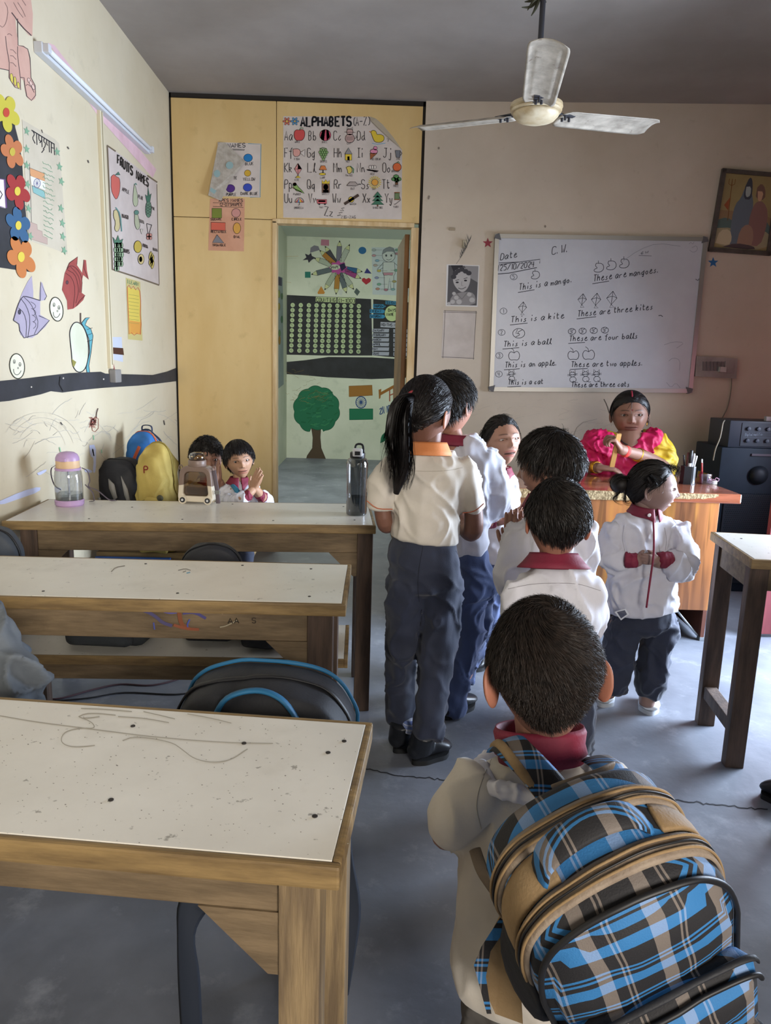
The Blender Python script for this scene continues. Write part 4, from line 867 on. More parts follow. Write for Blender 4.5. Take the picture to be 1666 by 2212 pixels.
# ---- small things around the board
def wstar(x, y, r, c, lab):
    P = [];
    for k in range(10): a = math.pi * k / 5 - math.pi / 2; rr = r if k % 2 == 0 else r * .42; P.append((x + rr * math.cos(a), y + rr * math.sin(a)))
    sheet('star_sticker', wall_f, P, mat('star' + c[1:], c, .5), label=lab, cat='sticker')
wstar(1054, 525, 11.5, '#8f2338', 'small dark red star left of the whiteboard'); wstar(1541, 567, 12, '#2c68a0', 'small blue star right of the whiteboard under the picture')
A = sheet('portrait_photo', wall_f, [(965, 571), (1036, 573), (1032, 663), (963, 661)], paper('photo_white', '#d9d6d4'), label='black and white photograph of a smiling child on the wall', cat='photo')
I = Ink(wall_f)
I.fill([(969, 573), (1034, 575), (1030, 660), (966, 659)], '#5c5a5c'); I.fill([(1004, 574), (1034, 575), (1032, 610), (1015, 600)], '#8e8b8c'); I.fill([(974, 573), (1000, 573), (998, 585), (982, 592)], '#37363a')
I.fill([(970, 659), (975, 640), (990, 632), (1018, 630), (1028, 640), (1027, 660)], '#8f8b8b', smooth=1)
for (x, y, r) in ((981, 634, 4), (986, 643, 5), (992, 652, 6), (978, 652, 5), (1014, 636, 5), (1020, 648, 6), (970, 656, 4)): I.ell(x, y, r, r * .9, '#b5b1b0')
I.fill([(978, 598), (982, 584), (995, 577), (1012, 582), (1018, 600), (1012, 622), (1000, 633), (988, 625), (980, 613)], '#b3afae', smooth=2)
for (x, y) in ((984, 590), (990, 585), (998, 582), (1006, 586), (1013, 590), (980, 598)): I.ell(x, y, 6, 5, '#454347')
I.line([(984, 606), (992, 604)], 1.2, '#403e42'); I.line([(1002, 602), (1010, 600)], 1.2, '#403e42'); I.ell(988, 610, 3.4, 1.8, '#2f2d31'); I.ell(1006, 606, 3.4, 1.8, '#2f2d31'); I.line([(998, 608), (997, 617), (1001, 617)], 1, '#7f7b7b'); I.line([(990, 622), (998, 625), (1007, 620)], 1.8, '#6c6868', smooth=1); I.line([(986, 633), (998, 646), (1010, 632)], 1.3, '#6d696a'); I.build('portrait_print', A)
A = sheet('framed_paper', wall_f, [(958, 671), (1028, 673), (1024, 776), (953, 773)], mpw, label='white paper with a pencilled border below the child photograph', cat='paper')
I = Ink(wall_f); [I.line(P, 1, '#5d5650') for P in ([(962, 670), (957, 774)], [(1029, 672), (1023, 777)], [(958, 674), (1031, 676)], [(954, 771), (1025, 774)], [(959, 671), (1030, 673)])]; I.build('border_lines', A)
b = MB(); c_ = wall_f(977, 495, .006); b.box(c_ + np.array([-.022, -.006, -.008]), c_ + np.array([.022, .006, .008]), bev=.002); b.build('tape_scrap', mat('tape_tan', '#a3937c', .6), label='short tan tape scrap high on the wall near the feather', cat='tape')
A = MB(); A.box(wall_f(1004, 527, 0) + np.array([-.017, -.03, -.03]), wall_f(1004, 527, 0) + np.array([.017, 0, .022]), bev=.004); A = A.build('feather_holder', mat('holder_cream', '#c0b49c', .6), label='small cream wall hook holding a dark feather', cat='hook')
b = MB(); g = np.random.default_rng(2); q0 = wall_f(986, 570, .03); q1 = wall_f(1003, 545, .04); q2 = wall_f(1014, 520, .05)
b.tube([q0, q1, q2], .0012, n=5, sub=4)
for i in range(70):
    t = g.uniform(.25, 1); p_ = q0 * (1 - t) ** 2 + 2 * q1 * t * (1 - t) + q2 * t * t; s_ = g.choice([-1, 1]); e = p_ + np.array([s_ * .02 * g.uniform(.4, 1), g.uniform(-.01, .01), .035]) * (.5 + t)
    d = unit(e - p_); n_ = np.cross(d, [0, 1, 0]) * .0011; b.add([p_ - n_, p_ + n_, e], [(0, 1, 2)])
b.build('feather', mat('feather_dark', '#4a4946', .7), A)
# framed devotional print, hung leaning to the right
fp = empty('framed_picture', tuple(wall_f(1600, 547)), label='brown framed religious print of seated figures, upper right of the wall', cat='picture'); inv2 = -np.array(fp.location)
def fpoly(name, pts, d0, d1, m):
    a = [np.array(wall_f(x, y, d1)) + inv2 for x, y in pts]; nn = np.array([-math.sin(WANG), -math.cos(WANG), 0]); b_ = [q - nn * (d1 - d0) for q in a]; n = len(a)
    return pydata(name, a + b_, [tuple(range(n)), tuple(range(2 * n - 1, n - 1, -1))] + [(i, (i + 1) % n, (i + 1) % n + n, i + n) for i in range(n)], fp, m)
mfr = mat('frame_brown', '#574e49', .5, var='#48403b', vscale=20)
ftl, ftr, fbr, fbl = (1562, 363), (1690, 374), (1666, 552), (1532, 542)
for a, b_ in ((ftl, ftr), (ftr, fbr), (fbr, fbl), (fbl, ftl)): fpoly('frame_rail', fr(a, b_, 9), .003, .03, mfr)
def lerp(a, b_, t): return (a[0] + (b_[0] - a[0]) * t, a[1] + (b_[1] - a[1]) * t)
fpoly('backing', [ftl, ftr, fbr, fbl], .003, .014, mat('print_yellow', '#a39262', .4, var='#97835a', vscale=5))  # print colours greyed: haze of reflections on glass is put into them
def fm(u, v): return lerp(lerp(ftl, ftr, u), lerp(fbl, fbr, u), v)
I = Ink(lambda x, y, off=0: np.array(wall_f(x, y, .0145 + off)) + inv2, .0004)
def fF(P, c, **k): I.fill([fm(*p) for p in P], c, smooth=1, **k)
fF([(.06, .5), (.95, .5), (.95, .75), (.06, .75)], '#94795c'); fF([(.05, .62), (.2, .58), (.35, .64), (.6, .62), (.95, .6), (.95, .95), (.05, .95)], '#5d6f6b'); fF([(.06, .72), (.3, .7), (.6, .78), (.95, .7), (.95, .95), (.06, .95)], '#a3987a')
fF([(.3, .9), (.28, .6), (.3, .42), (.38, .34), (.42, .2), (.5, .18), (.56, .3), (.6, .4), (.6, .6), (.62, .9)], '#6c7580'); fF([(.42, .2), (.47, .08), (.52, .1), (.55, .22), (.55, .35), (.42, .35)], '#4a4c55'); fF([(.44, .2), (.52, .19), (.53, .3), (.47, .33), (.44, .28)], '#a9b0ae')
fF([(.6, .9), (.56, .6), (.6, .42), (.66, .36), (.76, .36), (.86, .48), (.86, .7), (.8, .9)], '#8f6c66'); fF([(.62, .2), (.68, .14), (.76, .2), (.78, .34), (.62, .34)], '#7b5f55'); fF([(.64, .24), (.74, .24), (.72, .36), (.66, .36)], '#cba287')
fF([(.42, .92), (.44, .72), (.54, .64), (.64, .68), (.68, .8), (.66, .92)], '#a0806f'); fF([(.08, .9), (.12, .74), (.28, .72), (.34, .84), (.3, .92)], '#c5b697'); fF([(.2, .94), (.4, .88), (.7, .9), (.74, .95)], '#5a4d50')
I.line([fm(.22, .62), fm(.2, .3), fm(.19, .12)], 1.4, '#7a5230'); [I.line([fm(.14 + k * .05, .12 + abs(k - 1) * .0), fm(.14 + k * .05, .18), fm(.19, .2)], 1.2, '#7a5230') for k in range(3)]
I.fill([fm(.12, .44), fm(.2, .34), fm(.2, .5)], '#9c5a3c'); I.build('print', fp)
# switchboard
sb = empty('switchboard', tuple(wall_f(1550, 818)), label='old white electrical switchboard to the right of the whiteboard', cat='switchboard'); inv3 = -np.array(sb.location)
def spoly(name, pts, d0, d1, m, bev=False):
    nn = np.array([-math.sin(WANG), -math.cos(WANG), 0]); a = [np.array(wall_f(x, y, d1)) + inv3 for x, y in pts]; b_ = [q - nn * (d1 - d0) for q in a]; n = len(a)
    return pydata(name, a + b_, [tuple(range(n)), tuple(range(2 * n - 1, n - 1, -1))] + [(i, (i + 1) % n, (i + 1) % n + n, i + n) for i in range(n)], sb, m)
msw = mat('switch_white', '#a09a95', .5, var='#8c8681', vscale=10)
spoly('box', [(1505, 769), (1594, 774), (1591, 818), (1502, 813)], 0, .035, msw)
for k in range(6): x = 1519 + k * 8; spoly('switch', [(x, 781), (x + 6, 781.4), (x + 5.6, 801), (x - .4, 800.6)], .035, .042, mat('switch_grey', '#6f6b69', .5))
spoly('socket', [(1568, 780), (1586, 781), (1584, 806), (1566, 805)], .035, .045, msw); spoly('plug_top', [(1557, 792), (1570, 793), (1569, 804), (1556, 803)], .035, .075, mat('plug_white', '#b8b4b0', .4))
b = MB(); b.tube([wall_f(1581, 812, .03), wall_f(1580, 840, .012), wall_f(1572, 880, .01), wall_f(1558, 910, .012), wall_f(1552, 950, .02), wall_f(1544, 985, .03), wall_f(1539, 994, .03)], .0035, n=6, sub=4); b.build('hanging_cable', mat('cable_tan', '#7d766c', .6), smooth=True, label='thin tan cable hanging from the switchboard towards the speaker', cat='cable')
# marks on the white wall
I = Ink(wall_f, .0004); g = np.random.default_rng(31)
for i in range(60):
    x, y = g.uniform(1010, 1330), g.uniform(860, 950); a = g.uniform(-.4, .4); L = g.uniform(8, 30)
    I.line([(x + L * t * math.cos(a), y + L * t * math.sin(a) + g.normal(0, .8)) for t in np.linspace(0, 1, 6)], .7, ['#c3b8ab', '#bbb0a2', '#c6bcb0'][i % 3])
I.line([(1305, 862), (1312, 876), (1318, 896)], 1.6, '#5b5650', smooth=1); I.line([(1290, 905), (1250, 915), (1236, 950)], .8, '#a39a90', smooth=1)
for (x, y) in ((927, 425), (926, 428), (1178, 489), (948, 320)): I.ell(x, y, 2.2, 3, '#8c8074', n=8)
I.build('wall_scribbles', bpy.data.objects['wall_back'], kind='stuff')

# ---- far room
A = sheet('counting_chart', far_f, [(618, 637), (700, 641), (802, 646), (805, 768), (700, 768), (618, 766)], mblk, label='black counting chart with a hundred pale number discs in the far room', cat='poster')
I = Ink(far_f, .004); I.fill([(682, 641), (727, 642), (727, 654), (682, 652)], '#c3cfa0', K, .8); I.fill([(729, 642), (768, 643), (767, 656), (729, 654)], '#c3cfa0', K, .8); I.text('COUNTING', 684, 651, 7.5, 726, 652, w=1.3, c=K); I.text('(1-100)', 731, 653, 8, 767, 654, w=1.3, c=K); I.build('chart_title', A)
xc = [632.5, 650, 667.5, 684, 699, 712.5, 729, 744, 759, 775.5]; md = paper('disc', '#bcd09c', '#cdd9b4', 40)
disc = None; I = Ink(far_f, .006)
for ci, x in enumerate(xc):
    for r in range(10):
        xx = x - r * .35 + (.25 * r if ci > 7 else 0); yy = 659 + r * 10.9 + ci * .25; c_ = far_f(xx, yy, .004)
        if disc is None:
            b = MB(); b.lathe([(0, 0), (.031, 0), (.031, .0015), (0, .0015)], n=14, M=Matrix.Rotation(R(90), 4, 'X')); disc = b.build('number_disc', md, A); disc.location = c_
        else: o = disc.copy(); COL.objects.link(o); o.parent = A; o.location = c_
        I.text(str(ci * 10 + r + 1), xx - 2.6, yy + 2.2, 4.2, xx + 2.8, yy + 2.2, w=.6, c='#4f6b4a')
I.build('disc_numbers', A)
A = sheet('days_chart', far_f, [(806.5, 646), (905, 655), (905, 776), (806.5, 768)], mblk, label='black chart with day and month names beside the counting chart', cat='poster')
I = Ink(far_f, .0015)
I.fill([(833, 650), (862, 651), (862, 659), (833, 657)], '#4f93ba'); I.text('SUNDAY', 835, 656, 5, 858, 657, w=1, c=K)
for y, x, t in ((657, 806, 'THURSDAY'), (668, 799, 'FRIDAY'), (679, 799, 'SATURDAY')): I.fill([(x, y), (828, y + .5), (834, y + 4.5), (828, y + 9), (x, y + 8)], '#4490bd'); I.text(t, x + 1.5, y + 6.5, 5, x + 26, y + 7, w=1, c=K)
I.ell(847, 677, 16, 17.5, '#c9d8a2', K, .8); I.text('DAYS', 839, 673, 6, 857, 673, w=1.3, c=K); I.text('NAME', 835, 682, 6, 852, 682, w=1.3, c=K)
I.fill([(822, 695), (864, 697), (864, 709), (822, 707)], '#b9bac9', K, .6); I.text('MONTHS NAME', 824, 704, 6, 868, 706, w=1.1, c=K)
for k, t in enumerate(('JANUARY', 'FEBRUARY', 'MARCH', 'APRIL', 'MAY', 'JUNE')): y = 710 + k * 10; I.fill([(805, y), (841, y + .5), (840, y + 8), (804, y + 7.5)], '#aeb0c1'); I.text(t, 806, y + 6, 4.6, 806 + 3.6 * len(t), y + 6.3, w=1, c=K)
for k, t in enumerate(('JU', 'AU', 'SE', 'OC', 'NO', 'DE')): y = 711 + k * 10; I.fill([(850, y), (880, y + .5), (880, y + 8), (850, y + 7.5)], '#aeb0c1'); I.text(t, 852, y + 6, 4.6, 860, y + 6.3, w=1, c=K)
I.build('chart_labels', A)
A = sheet('black_border_paper', far_f, [(617, 782), (660, 778), (710, 771), (803, 772), (905, 778), (905, 815), (803, 819), (708, 815), (650, 810), (617, 808)], mblk, label='sagging black border paper under the far-room charts', cat='decoration')
# pencil sun-burst, each pencil a cut-out
pcx, pcy = 731, 578; cols = [('#4f4c55', 702, 531), ('#8a8799', 734, 519), ('#cfd8c8', 756, 527), ('#2f6ca0', 784, 587), ('#b0448f', 781, 602), ('#c9d2c0', 765, 626), ('#6e7a80', 749, 634), ('#c98f34', 726, 637), ('#c2ccb2', 701, 627), ('#6d7a7e', 672, 593), ('#c9d3be', 678, 557), ('#c98b30', 690, 540)]
A = empty('pencil_burst', tuple(far_f(pcx, pcy)), label='burst of paper pencils around a pink cloud sign in the far room', cat='decoration'); iv = -np.array(A.location)
def ff2(off0): return lambda x, y, off=0: far_f(x, y, off + off0) + iv
for i, (c, x, y) in enumerate(cols):
    d = unit([x - pcx, y - pcy, 0])[:2]; n_ = np.array([-d[1], d[0]]); e = np.array([x, y]); a = np.array([pcx, pcy]) + d * 12; h = 5.2
    bd = e - d * 13; o = sheet('pencil', ff2(.002 + i * .0004), [tuple(a + n_ * h), tuple(bd + n_ * h), tuple(bd - n_ * h), tuple(a - n_ * h)], paper('pc' + c[1:], c), parent=A)
    I = Ink(ff2(.004 + i * .0004), .0008); I.fill([tuple(bd + n_ * h), tuple(e), tuple(bd - n_ * h)], '#cfd2a0', K, .7); I.fill([tuple(e - d * 4.5 + n_ * 1.8), tuple(e), tuple(e - d * 4.5 - n_ * 1.8)], '#2c2a2e')
    for q in (-1, 0, 1): I.line([tuple(a + n_ * q * h * .5), tuple(bd + n_ * q * h * .5)], .6, '#4c4a50')
    I.line([tuple(a + n_ * h), tuple(bd + n_ * h)], .8, K); I.line([tuple(a - n_ * h), tuple(bd - n_ * h)], .8, K); I.build('pencil_tip', o)
o = sheet('cloud_sign', ff2(.012), [(pcx + (17 + 2.5 * math.cos(8 * t)) * math.cos(t), pcy + (13 + 2 * math.cos(8 * t)) * math.sin(t)) for t in np.linspace(0, 2 * math.pi, 64, endpoint=False)], paper('magenta', '#b9509a'), parent=A)
I = Ink(ff2(.014), .001); I.ell(724, 577, 11, 6, '#d6d9c6'); I.text('SHAPE', 714, 580, 6, 733, 580, w=1, c=K); I.fill([(733, 572), (744, 568), (748, 578), (738, 586)], '#37304f'); I.build('sign_lettering', o)
sh = [('pink_square', '#c07f94', [(694, 517), (711, 518), (711, 531), (693, 530)], 'pink paper square above the pencil burst'), ('grey_half_circle', '#84808c', [(670, 546), (671, 535), (679, 530), (688, 532), (691, 540)], 'grey half-round paper shape left above the pencils'), ('dark_star', '#3b3843', [(667, 568), (665, 561), (654, 562), (662, 556), (659, 548), (667, 551), (672, 546), (674, 553), (682, 557), (674, 561)], 'dark paper star at the left of the pencil burst'),
      ('teal_square', '#2f7c6e', [(659, 587), (671, 587), (671, 600), (659, 600)], 'small teal paper square at the left pencil tip'), ('orange_cone', '#c98a3a', [(694, 618), (702, 632), (700, 635), (687, 635), (686, 632)], 'orange paper cone under the pencil burst'), ('red_heart', '#b3303c', [(791, 615), (782, 607), (782, 602), (787, 600), (791, 603), (797, 600), (802, 604), (800, 609)], 'red paper heart at a pencil tip'),
      ('navy_triangle', '#3a3a80', [(793, 579), (803, 591), (787, 590)], 'navy paper triangle right of the pencils'), ('grey_diamond', '#56625f', [(770, 622), (778, 630), (772, 639), (765, 631)], 'dark grey paper diamond below the pencils'), ('blue_circle', '#2e6b9e', [(783 + 8.5 * math.cos(t), 541 + 7.8 * math.sin(t)) for t in np.linspace(0, 6.28, 20, endpoint=False)], 'blue paper circle high on the far wall'), ('white_oval', '#cdd0c8', [(736 + 4.5 * math.cos(t), 631 + 6.5 * math.sin(t)) for t in np.linspace(0, 6.28, 16, endpoint=False)], 'white paper oval under the pencil burst')]
for n_, c, P, lab in sh: sheet(n_, far_f, P, paper('s' + c[1:], c), label=lab, cat='decoration', t=.003)
A = sheet('body_parts_poster', far_f, [(803, 534), (905, 536), (905, 640), (805, 636)], paper('cool_white', '#c6cfd3'), label='body parts poster of a drawn boy in the far room', cat='poster')
I = Ink(far_f); sk = '#cdd2d0'; E_ = '#565a60'
I.fill([(828, 566), (852, 566), (854, 590), (851, 596), (851, 625), (845, 625), (842, 600), (838, 625), (831, 625), (830, 596), (827, 590)], sk, E_, 1); I.line([(828, 568), (815, 582), (818, 585), (828, 578)], 1, E_); I.line([(852, 568), (864, 578), (862, 582)], 1, E_)
I.ell(840, 552, 14, 14, sk, E_, 1); I.fill([(826, 549), (828, 540), (834, 536), (842, 533), (850, 536), (855, 548), (848, 543), (836, 543)], '#8a9096', E_, .7); I.ell(834.5, 552, 2, 2.6, '#4a4d52'); I.ell(845.5, 552, 2, 2.6, '#4a4d52'); I.line([(835, 560), (840, 562), (846, 559)], 1, E_); I.fill([(828, 589), (850, 589), (848, 595), (840, 594), (830, 595)], '#c693a0', E_, .7)
for x, y, c in ((808, 540, '#aab5b5'), (808, 552, '#c69aa0'), (815, 563, '#8ab0c8'), (811, 573, '#b9a9a0'), (819, 585, '#c7b55a'), (856, 584, '#7fae98'), (814, 600, '#8f95b8'), (852, 608, '#b5a96c'), (819, 614, '#7fae98'), (816, 624, '#c08f7c'), (834, 626, '#c07f90'), (849, 625, '#8fb5b8'), (858, 540, '#7fae98'), (858, 548, '#b98a95')): I.ell(x, y, 4.6, 2.6, c, E_, .6, n=12); I.line([(x + 5, y), (min(x + 18, 840) if x < 830 else x - 12, y)], .5, E_)
I.build('body_drawing', A)
A = sheet('side_wall_poster', onplane((-1.28, 0, 0), (1, 0, 0)), [(600, 596), (611, 600), (613, 830), (601, 840)], paper('grey_blue', '#9aa6a8', '#8c989c'), label='grey-blue fruit poster on the side wall of the far room', cat='poster')
I = Ink(onplane((-1.28, 0, 0), (1, 0, 0))); I.fill([(601, 598), (609, 600), (609, 618), (601, 616)], '#4b4a60'); [I.ell(x, y, 2.4, r, c, '#55605c', .5, n=12) for x, y, r, c in ((603, 635, 9, '#98a05a'), (609, 640, 7, '#5f7a5c'), (603, 662, 8, '#a3954e'), (609, 690, 8, '#55785e'), (604, 720, 8, '#6f8f5c'), (604, 735, 10, '#a8813e'))]; I.build('poster_drawing', A)
# painted on the far wall: tree, tricolour, lettering
I = Ink(far_f, .001); gcol = '#2f7455'
P = []
for t in np.linspace(0, 2 * math.pi, 90, endpoint=False): rx, ry = 49, 50; w_ = 1 + .07 * abs(math.sin(5 * t + .4)) - .03; P.append((684 + rx * math.cos(t) * w_, 885 + ry * math.sin(t) * w_ + (8 * math.sin(t) if math.sin(t) > 0 and abs(math.cos(t)) < .3 else 0) * -1))
I.fill([(672, 918), (694, 918), (692, 945), (694, 968), (704, 992), (690, 995), (661, 992), (664, 984), (675, 968), (676, 945)], '#5b4c3e', '#3b322a', .8); I.fill(P, gcol, '#24543f', 1)
g = np.random.default_rng(5)
for i in range(60): x, y, a = g.uniform(645, 722), g.uniform(848, 922), g.uniform(-.9, .3); (((x - 684) / 44) ** 2 + ((y - 885) / 44) ** 2 < 1) and I.line([(x, y), (x + 10 * math.cos(a), y + 10 * math.sin(a))], 2.2, ['#39815f', '#286649', '#41895f', '#2b6c4b'][i % 4])
I.build('painted_tree', bpy.data.objects['wall_far_room_back'], label='painted green tree with a brown trunk')
I = Ink(far_f, .001)
I.fill([(754, 834), (804, 832), (805, 854), (754, 857)], '#a4743a', '#7c5528', .8); I.fill([(755, 883), (806, 883), (806, 906), (755, 907)], '#2f7a5a', '#215a42', .8); I.ell(780, 869, 11, 12.5, None, '#3a568a', 2)
for k in range(8): a = k * math.pi / 8; I.line([(780 - 10.5 * math.cos(a), 869 - 12 * math.sin(a)), (780 + 10.5 * math.cos(a), 869 + 12 * math.sin(a))], 1, '#3a568a')
I.build('painted_flag', bpy.data.objects['wall_far_room_back'], label='painted orange and green tricolour with a blue wheel')
I = Ink(far_f, .001); I.line([(820, 852), (838, 842), (860, 830)], 6, '#a06c34'); I.fill([(818, 842), (824, 840), (822, 860), (819, 862)], '#a06c34')
I.text('H', 842, 867, 26, 854, 862, w=2.4, c='#a5593f'); I.line([(820, 884), (826, 880), (822, 890), (820, 896), (828, 892), (827, 878)], 2, '#3a568a', smooth=1); I.text('NDE', 830, 893, 15, 855, 888, w=2, c='#3a568a'); I.fill([(822, 957), (824, 942), (832, 934), (846, 931), (842, 944), (832, 952)], '#2f7a5a', '#215a42', .8, smooth=1); I.line([(845, 905), (848, 915), (846, 928)], 1.6, '#5f8f78')
I.build('painted_lettering', bpy.data.objects['wall_far_room_back'])
# =================== figures: shared builders
def vnoise(P, seed=0):
    P = np.asarray(P, float); i = np.floor(P).astype(np.int64); f = P - i; f = f * f * (3 - 2 * f)
    def h(a, b, c):
        n = (a * 73856093) ^ (b * 19349663) ^ (c * 83492791) ^ (seed * 2654435 + 12345)
        n = (n ^ (n >> 13)) * 1274126177 & 0x7fffffff; n = n ^ (n >> 16)
        return (n & 0xffff) / 65535.0
    x, y, z = i[:, 0], i[:, 1], i[:, 2]; r = 0
    for a in (0, 1):
        for b in (0, 1):
            for c in (0, 1):
                wgt = (f[:, 0] if a else 1 - f[:, 0]) * (f[:, 1] if b else 1 - f[:, 1]) * (f[:, 2] if c else 1 - f[:, 2])
                r = r + wgt * h(x + a, y + b, z + c)
    return r * 2 - 1
def sst(a, b, x): t = np.clip((x - a) / (b - a), 0, 1); return t * t * (3 - 2 * t)
def remesh(mb, vox, smooth=4):
    me = bpy.data.meshes.new('t'); me.from_pydata(mb.V, [], mb.F); me.update()
    o = bpy.data.objects.new('t', me); COL.objects.link(o)
    m = o.modifiers.new('r', 'REMESH'); m.mode = 'VOXEL'; m.voxel_size = vox; m.adaptivity = 0
    if smooth: s = o.modifiers.new('s', 'SMOOTH'); s.factor = .5; s.iterations = smooth
    bpy.context.view_layer.update()
    dg = bpy.context.evaluated_depsgraph_get(); ev = o.evaluated_get(dg); me2 = bpy.data.meshes.new_from_object(ev)
    bpy.data.objects.remove(o, do_unlink=True); bpy.data.meshes.remove(me)
    return me2
def mverts(me):
    a = np.empty(len(me.vertices) * 3); me.vertices.foreach_get('co', a); n = np.empty(len(me.vertices) * 3); me.vertices.foreach_get('normal', n)
    return a.reshape(-1, 3), n.reshape(-1, 3)
def mfaces(me): return [tuple(p.vertices) for p in me.polygons]
def ridge(P, seed, k=3): return (1 - np.abs(vnoise(P, seed))) ** k
def tpx(spec, Y=None, sc=1.0):
    """spec rows (px,py,Y,ra_px,rb_px) -> path, ra, rb in metres"""
    P = []; A = []; B = []
    for s in spec:
        p = ony(s[0], s[1], s[2]); k = mpp(p); P.append(p); A.append(s[3] * k * sc); B.append((s[4] if len(s) > 4 else s[3]) * k * sc)
    return P, A, B
def addpx(mb, spec, side=None, n=20, sc=1.0, sub=4, round_=.5):
    P, A, B = tpx(spec, sc=sc); mb.tube(P, A, B, side=side, n=n, sub=sub, round_=round_)
def fold(co, no, amp, seed, fs=(1, 1, .35), scale=16, dirn=None):
    """cloth folds: long soft waves plus a few sharp creases"""
    a = RNG.normal(0, .3); ca, sa = math.cos(a), math.sin(a)
    Q = co * np.array(fs) * scale
    W = np.column_stack([vnoise(co * 9, seed + 5), vnoise(co * 9 + 7, seed + 6), vnoise(co * 9 + 3, seed + 8)]) * .7
    d = vnoise(Q + W, seed) * .55 + (ridge(Q * 1.25 + W * 1.6 + 9, seed + 1, 4) - .35) * .75 + vnoise(co * scale * 2.4, seed + 3) * .32
    S = np.column_stack([co[:, 0] + co[:, 2] * .8, co[:, 1] + co[:, 2] * .3, co[:, 2] - co[:, 0] * .8]) * np.array([1, 1, .4]) * scale * .8
    d = d + (ridge(S + W, seed + 2, 6) - .2) * .45
    return co + no * (d * amp * 1.9)[:, None]
def garment(name, parent, specs, m, vox=.007, amp=.0045, seed=1, side=None, smooth=5, fs=(1, 1, .35), scale=16, sc=1.0, keep=None, extra=None, round_=.35, **k):
    mb = MB()
    for s in specs:
        if isinstance(s, dict): addpx(mb, s['p'], side=s.get('side', side), sc=sc, round_=s.get('round', round_))
        else: addpx(mb, s, side=side, sc=sc, round_=round_)
    if extra: extra(mb)
    me = remesh(mb, vox, smooth); co, no = mverts(me)
    c0 = co; co = fold(co, no, amp, seed, fs, scale); z = c0[:, 2]
    if name == 'trousers': wz = sst(0, .10, z.max() - z)
    elif name == 'shirt': wz = .2 + .8 * sst(0, .07, z - z.min())
    else: wz = np.ones(len(z))
    co = c0 + (co - c0) * wz[:, None]
    if keep is not None: co = keep(co)
    me.vertices.foreach_set('co', co.ravel()); me.update()
    me.name = name
    return link(name, me, parent, m, True, **k)

def head_surf(s, feat=None):
    f = dict(mo=0, jaw=.30, fat=0, long=1.0, eh=.84); f.update(feat or {})
    a, b, c = .0745 * s * (1 + .06 * f['fat']), .092 * s, .104 * s * f['long']
    def S(d, out=0.0, detail=True):
        x, y, z = d[:, 0], d[:, 1], d[:, 2]
        t = sst(.05, -1, z)
        X = x * a * (1 - f['jaw'] * t * sst(-1.1, .2, -np.abs(y) * 0 + .0) if False else 1) * (1 - f['jaw'] * t)
        Yb = np.where(y > 0, y * b * (1 - .48 * t), y * b * (1 - .06 * t)); Z = z * c
        wf = sst(.05, .55, -y)
        u = X / a; v = Z / c
        if detail:
            A = np.abs(u)
            g = lambda q, w_: np.exp(-(q / w_) ** 2)
            D = .010 * g(u, .11) * sst(.2, -.22, v) * sst(-.36, -.24, v) + .008 * g(u, .13) * g(v + .22, .08) + .005 * g(A - .15, .06) * g(v + .26, .06)
            D += -.006 * g(A - .40, .2) * g(v - .04, .12) + .0028 * g(v - .24, .08) * g(A - .35, .3)
            lw = sst(.42, .2, A); mo = f['mo']
            D += lw * (.0045 * g(v + .47 - mo * .5, .035) + .0052 * g(v + .585 + mo, .045) - (.004 + .05 * mo) * g(v + .525 + mo * .3, .02 + mo * .6))
            D += .005 * g(u, .28) * g(v + .86, .14) + (.0035 + .004 * f['fat']) * g(A - .5, .24) * g(v + .3, .24)
            for sg in (-1, 1):
                xe = sg * .40 * a; ze = .04 * c
                e = ((X - xe) / (.0148 * s)) ** 2 + ((Z - ze) / (.0066 * s * f['eh'])) ** 2
                D += np.where(e < 1, -.0062, 0) + .0016 * np.exp(-((np.sqrt(e) - 1.25) / .3) ** 2)
            Yb = Yb - D * s * wf
        P = np.column_stack([X, Yb, Z])
        if np.any(out): 
            nrm = d / np.array([a, b, c]); nrm /= np.linalg.norm(nrm, axis=1)[:, None]; P = P + nrm * (out if np.isscalar(out) else np.asarray(out)[:, None])
        return P
    return S, (a, b, c), f
def sphere_dirs(nlon, nlat, dense=True):
    u = np.arange(nlon) * 2 * np.pi / nlon
    lon = u - .55 * np.sin(u) if dense else u          # dense around the face (lon 0 = forward)
    vv = np.linspace(0, 1, nlat + 1)
    lat = np.pi * (vv + (.06 * np.sin(2 * np.pi * vv) * -1 if dense else 0) * 0)
    if dense:                                           # more rows between brow and chin
        dens = lambda z: 1 / (1 + 1.8 * np.exp(-((z + .22) / .42) ** 2))
        t = np.linspace(0, np.pi, 2000); wgt = 1 / dens(np.cos(t)); cum = np.cumsum(wgt); cum = (cum - cum[0]) / (cum[-1] - cum[0]); lat = np.interp(vv, cum, t)
    D = []
    for la in lat:
        for lo in lon: D.append((math.sin(la) * math.sin(lo), -math.sin(la) * math.cos(lo), math.cos(la)))
    Fc = []
    for j in range(nlat):
        for k in range(nlon):
            k2 = (k + 1) % nlon; Fc.append((j * nlon + k, (j + 1) * nlon + k, (j + 1) * nlon + k2, j * nlon + k2))
    return np.array(D), Fc
def rotm(face, tilt=0, roll=0):
    """columns: local x (their left-hand side seen from front: +x), local y (backwards), local z"""
    f = unit(face); up = np.array([0, 0, 1.]); x = unit(np.cross(-f, up)) * -1
    x = unit(np.cross(up, f)) * -1; x = unit(np.cross(f, up)); x = -x
    z = unit(np.cross(f, -x)); 
    if z[2] < 0: z = -z
    M = np.column_stack([x, -f, z])
    if np.linalg.det(M) < 0: M[:, 0] *= -1
    Rr = Matrix.Rotation(roll, 3, 'Y'); Rt = Matrix.Rotation(tilt, 3, 'X')
    return M @ np.array(Rt) @ np.array(Rr)
def lin(h): return np.array(hexc(h))
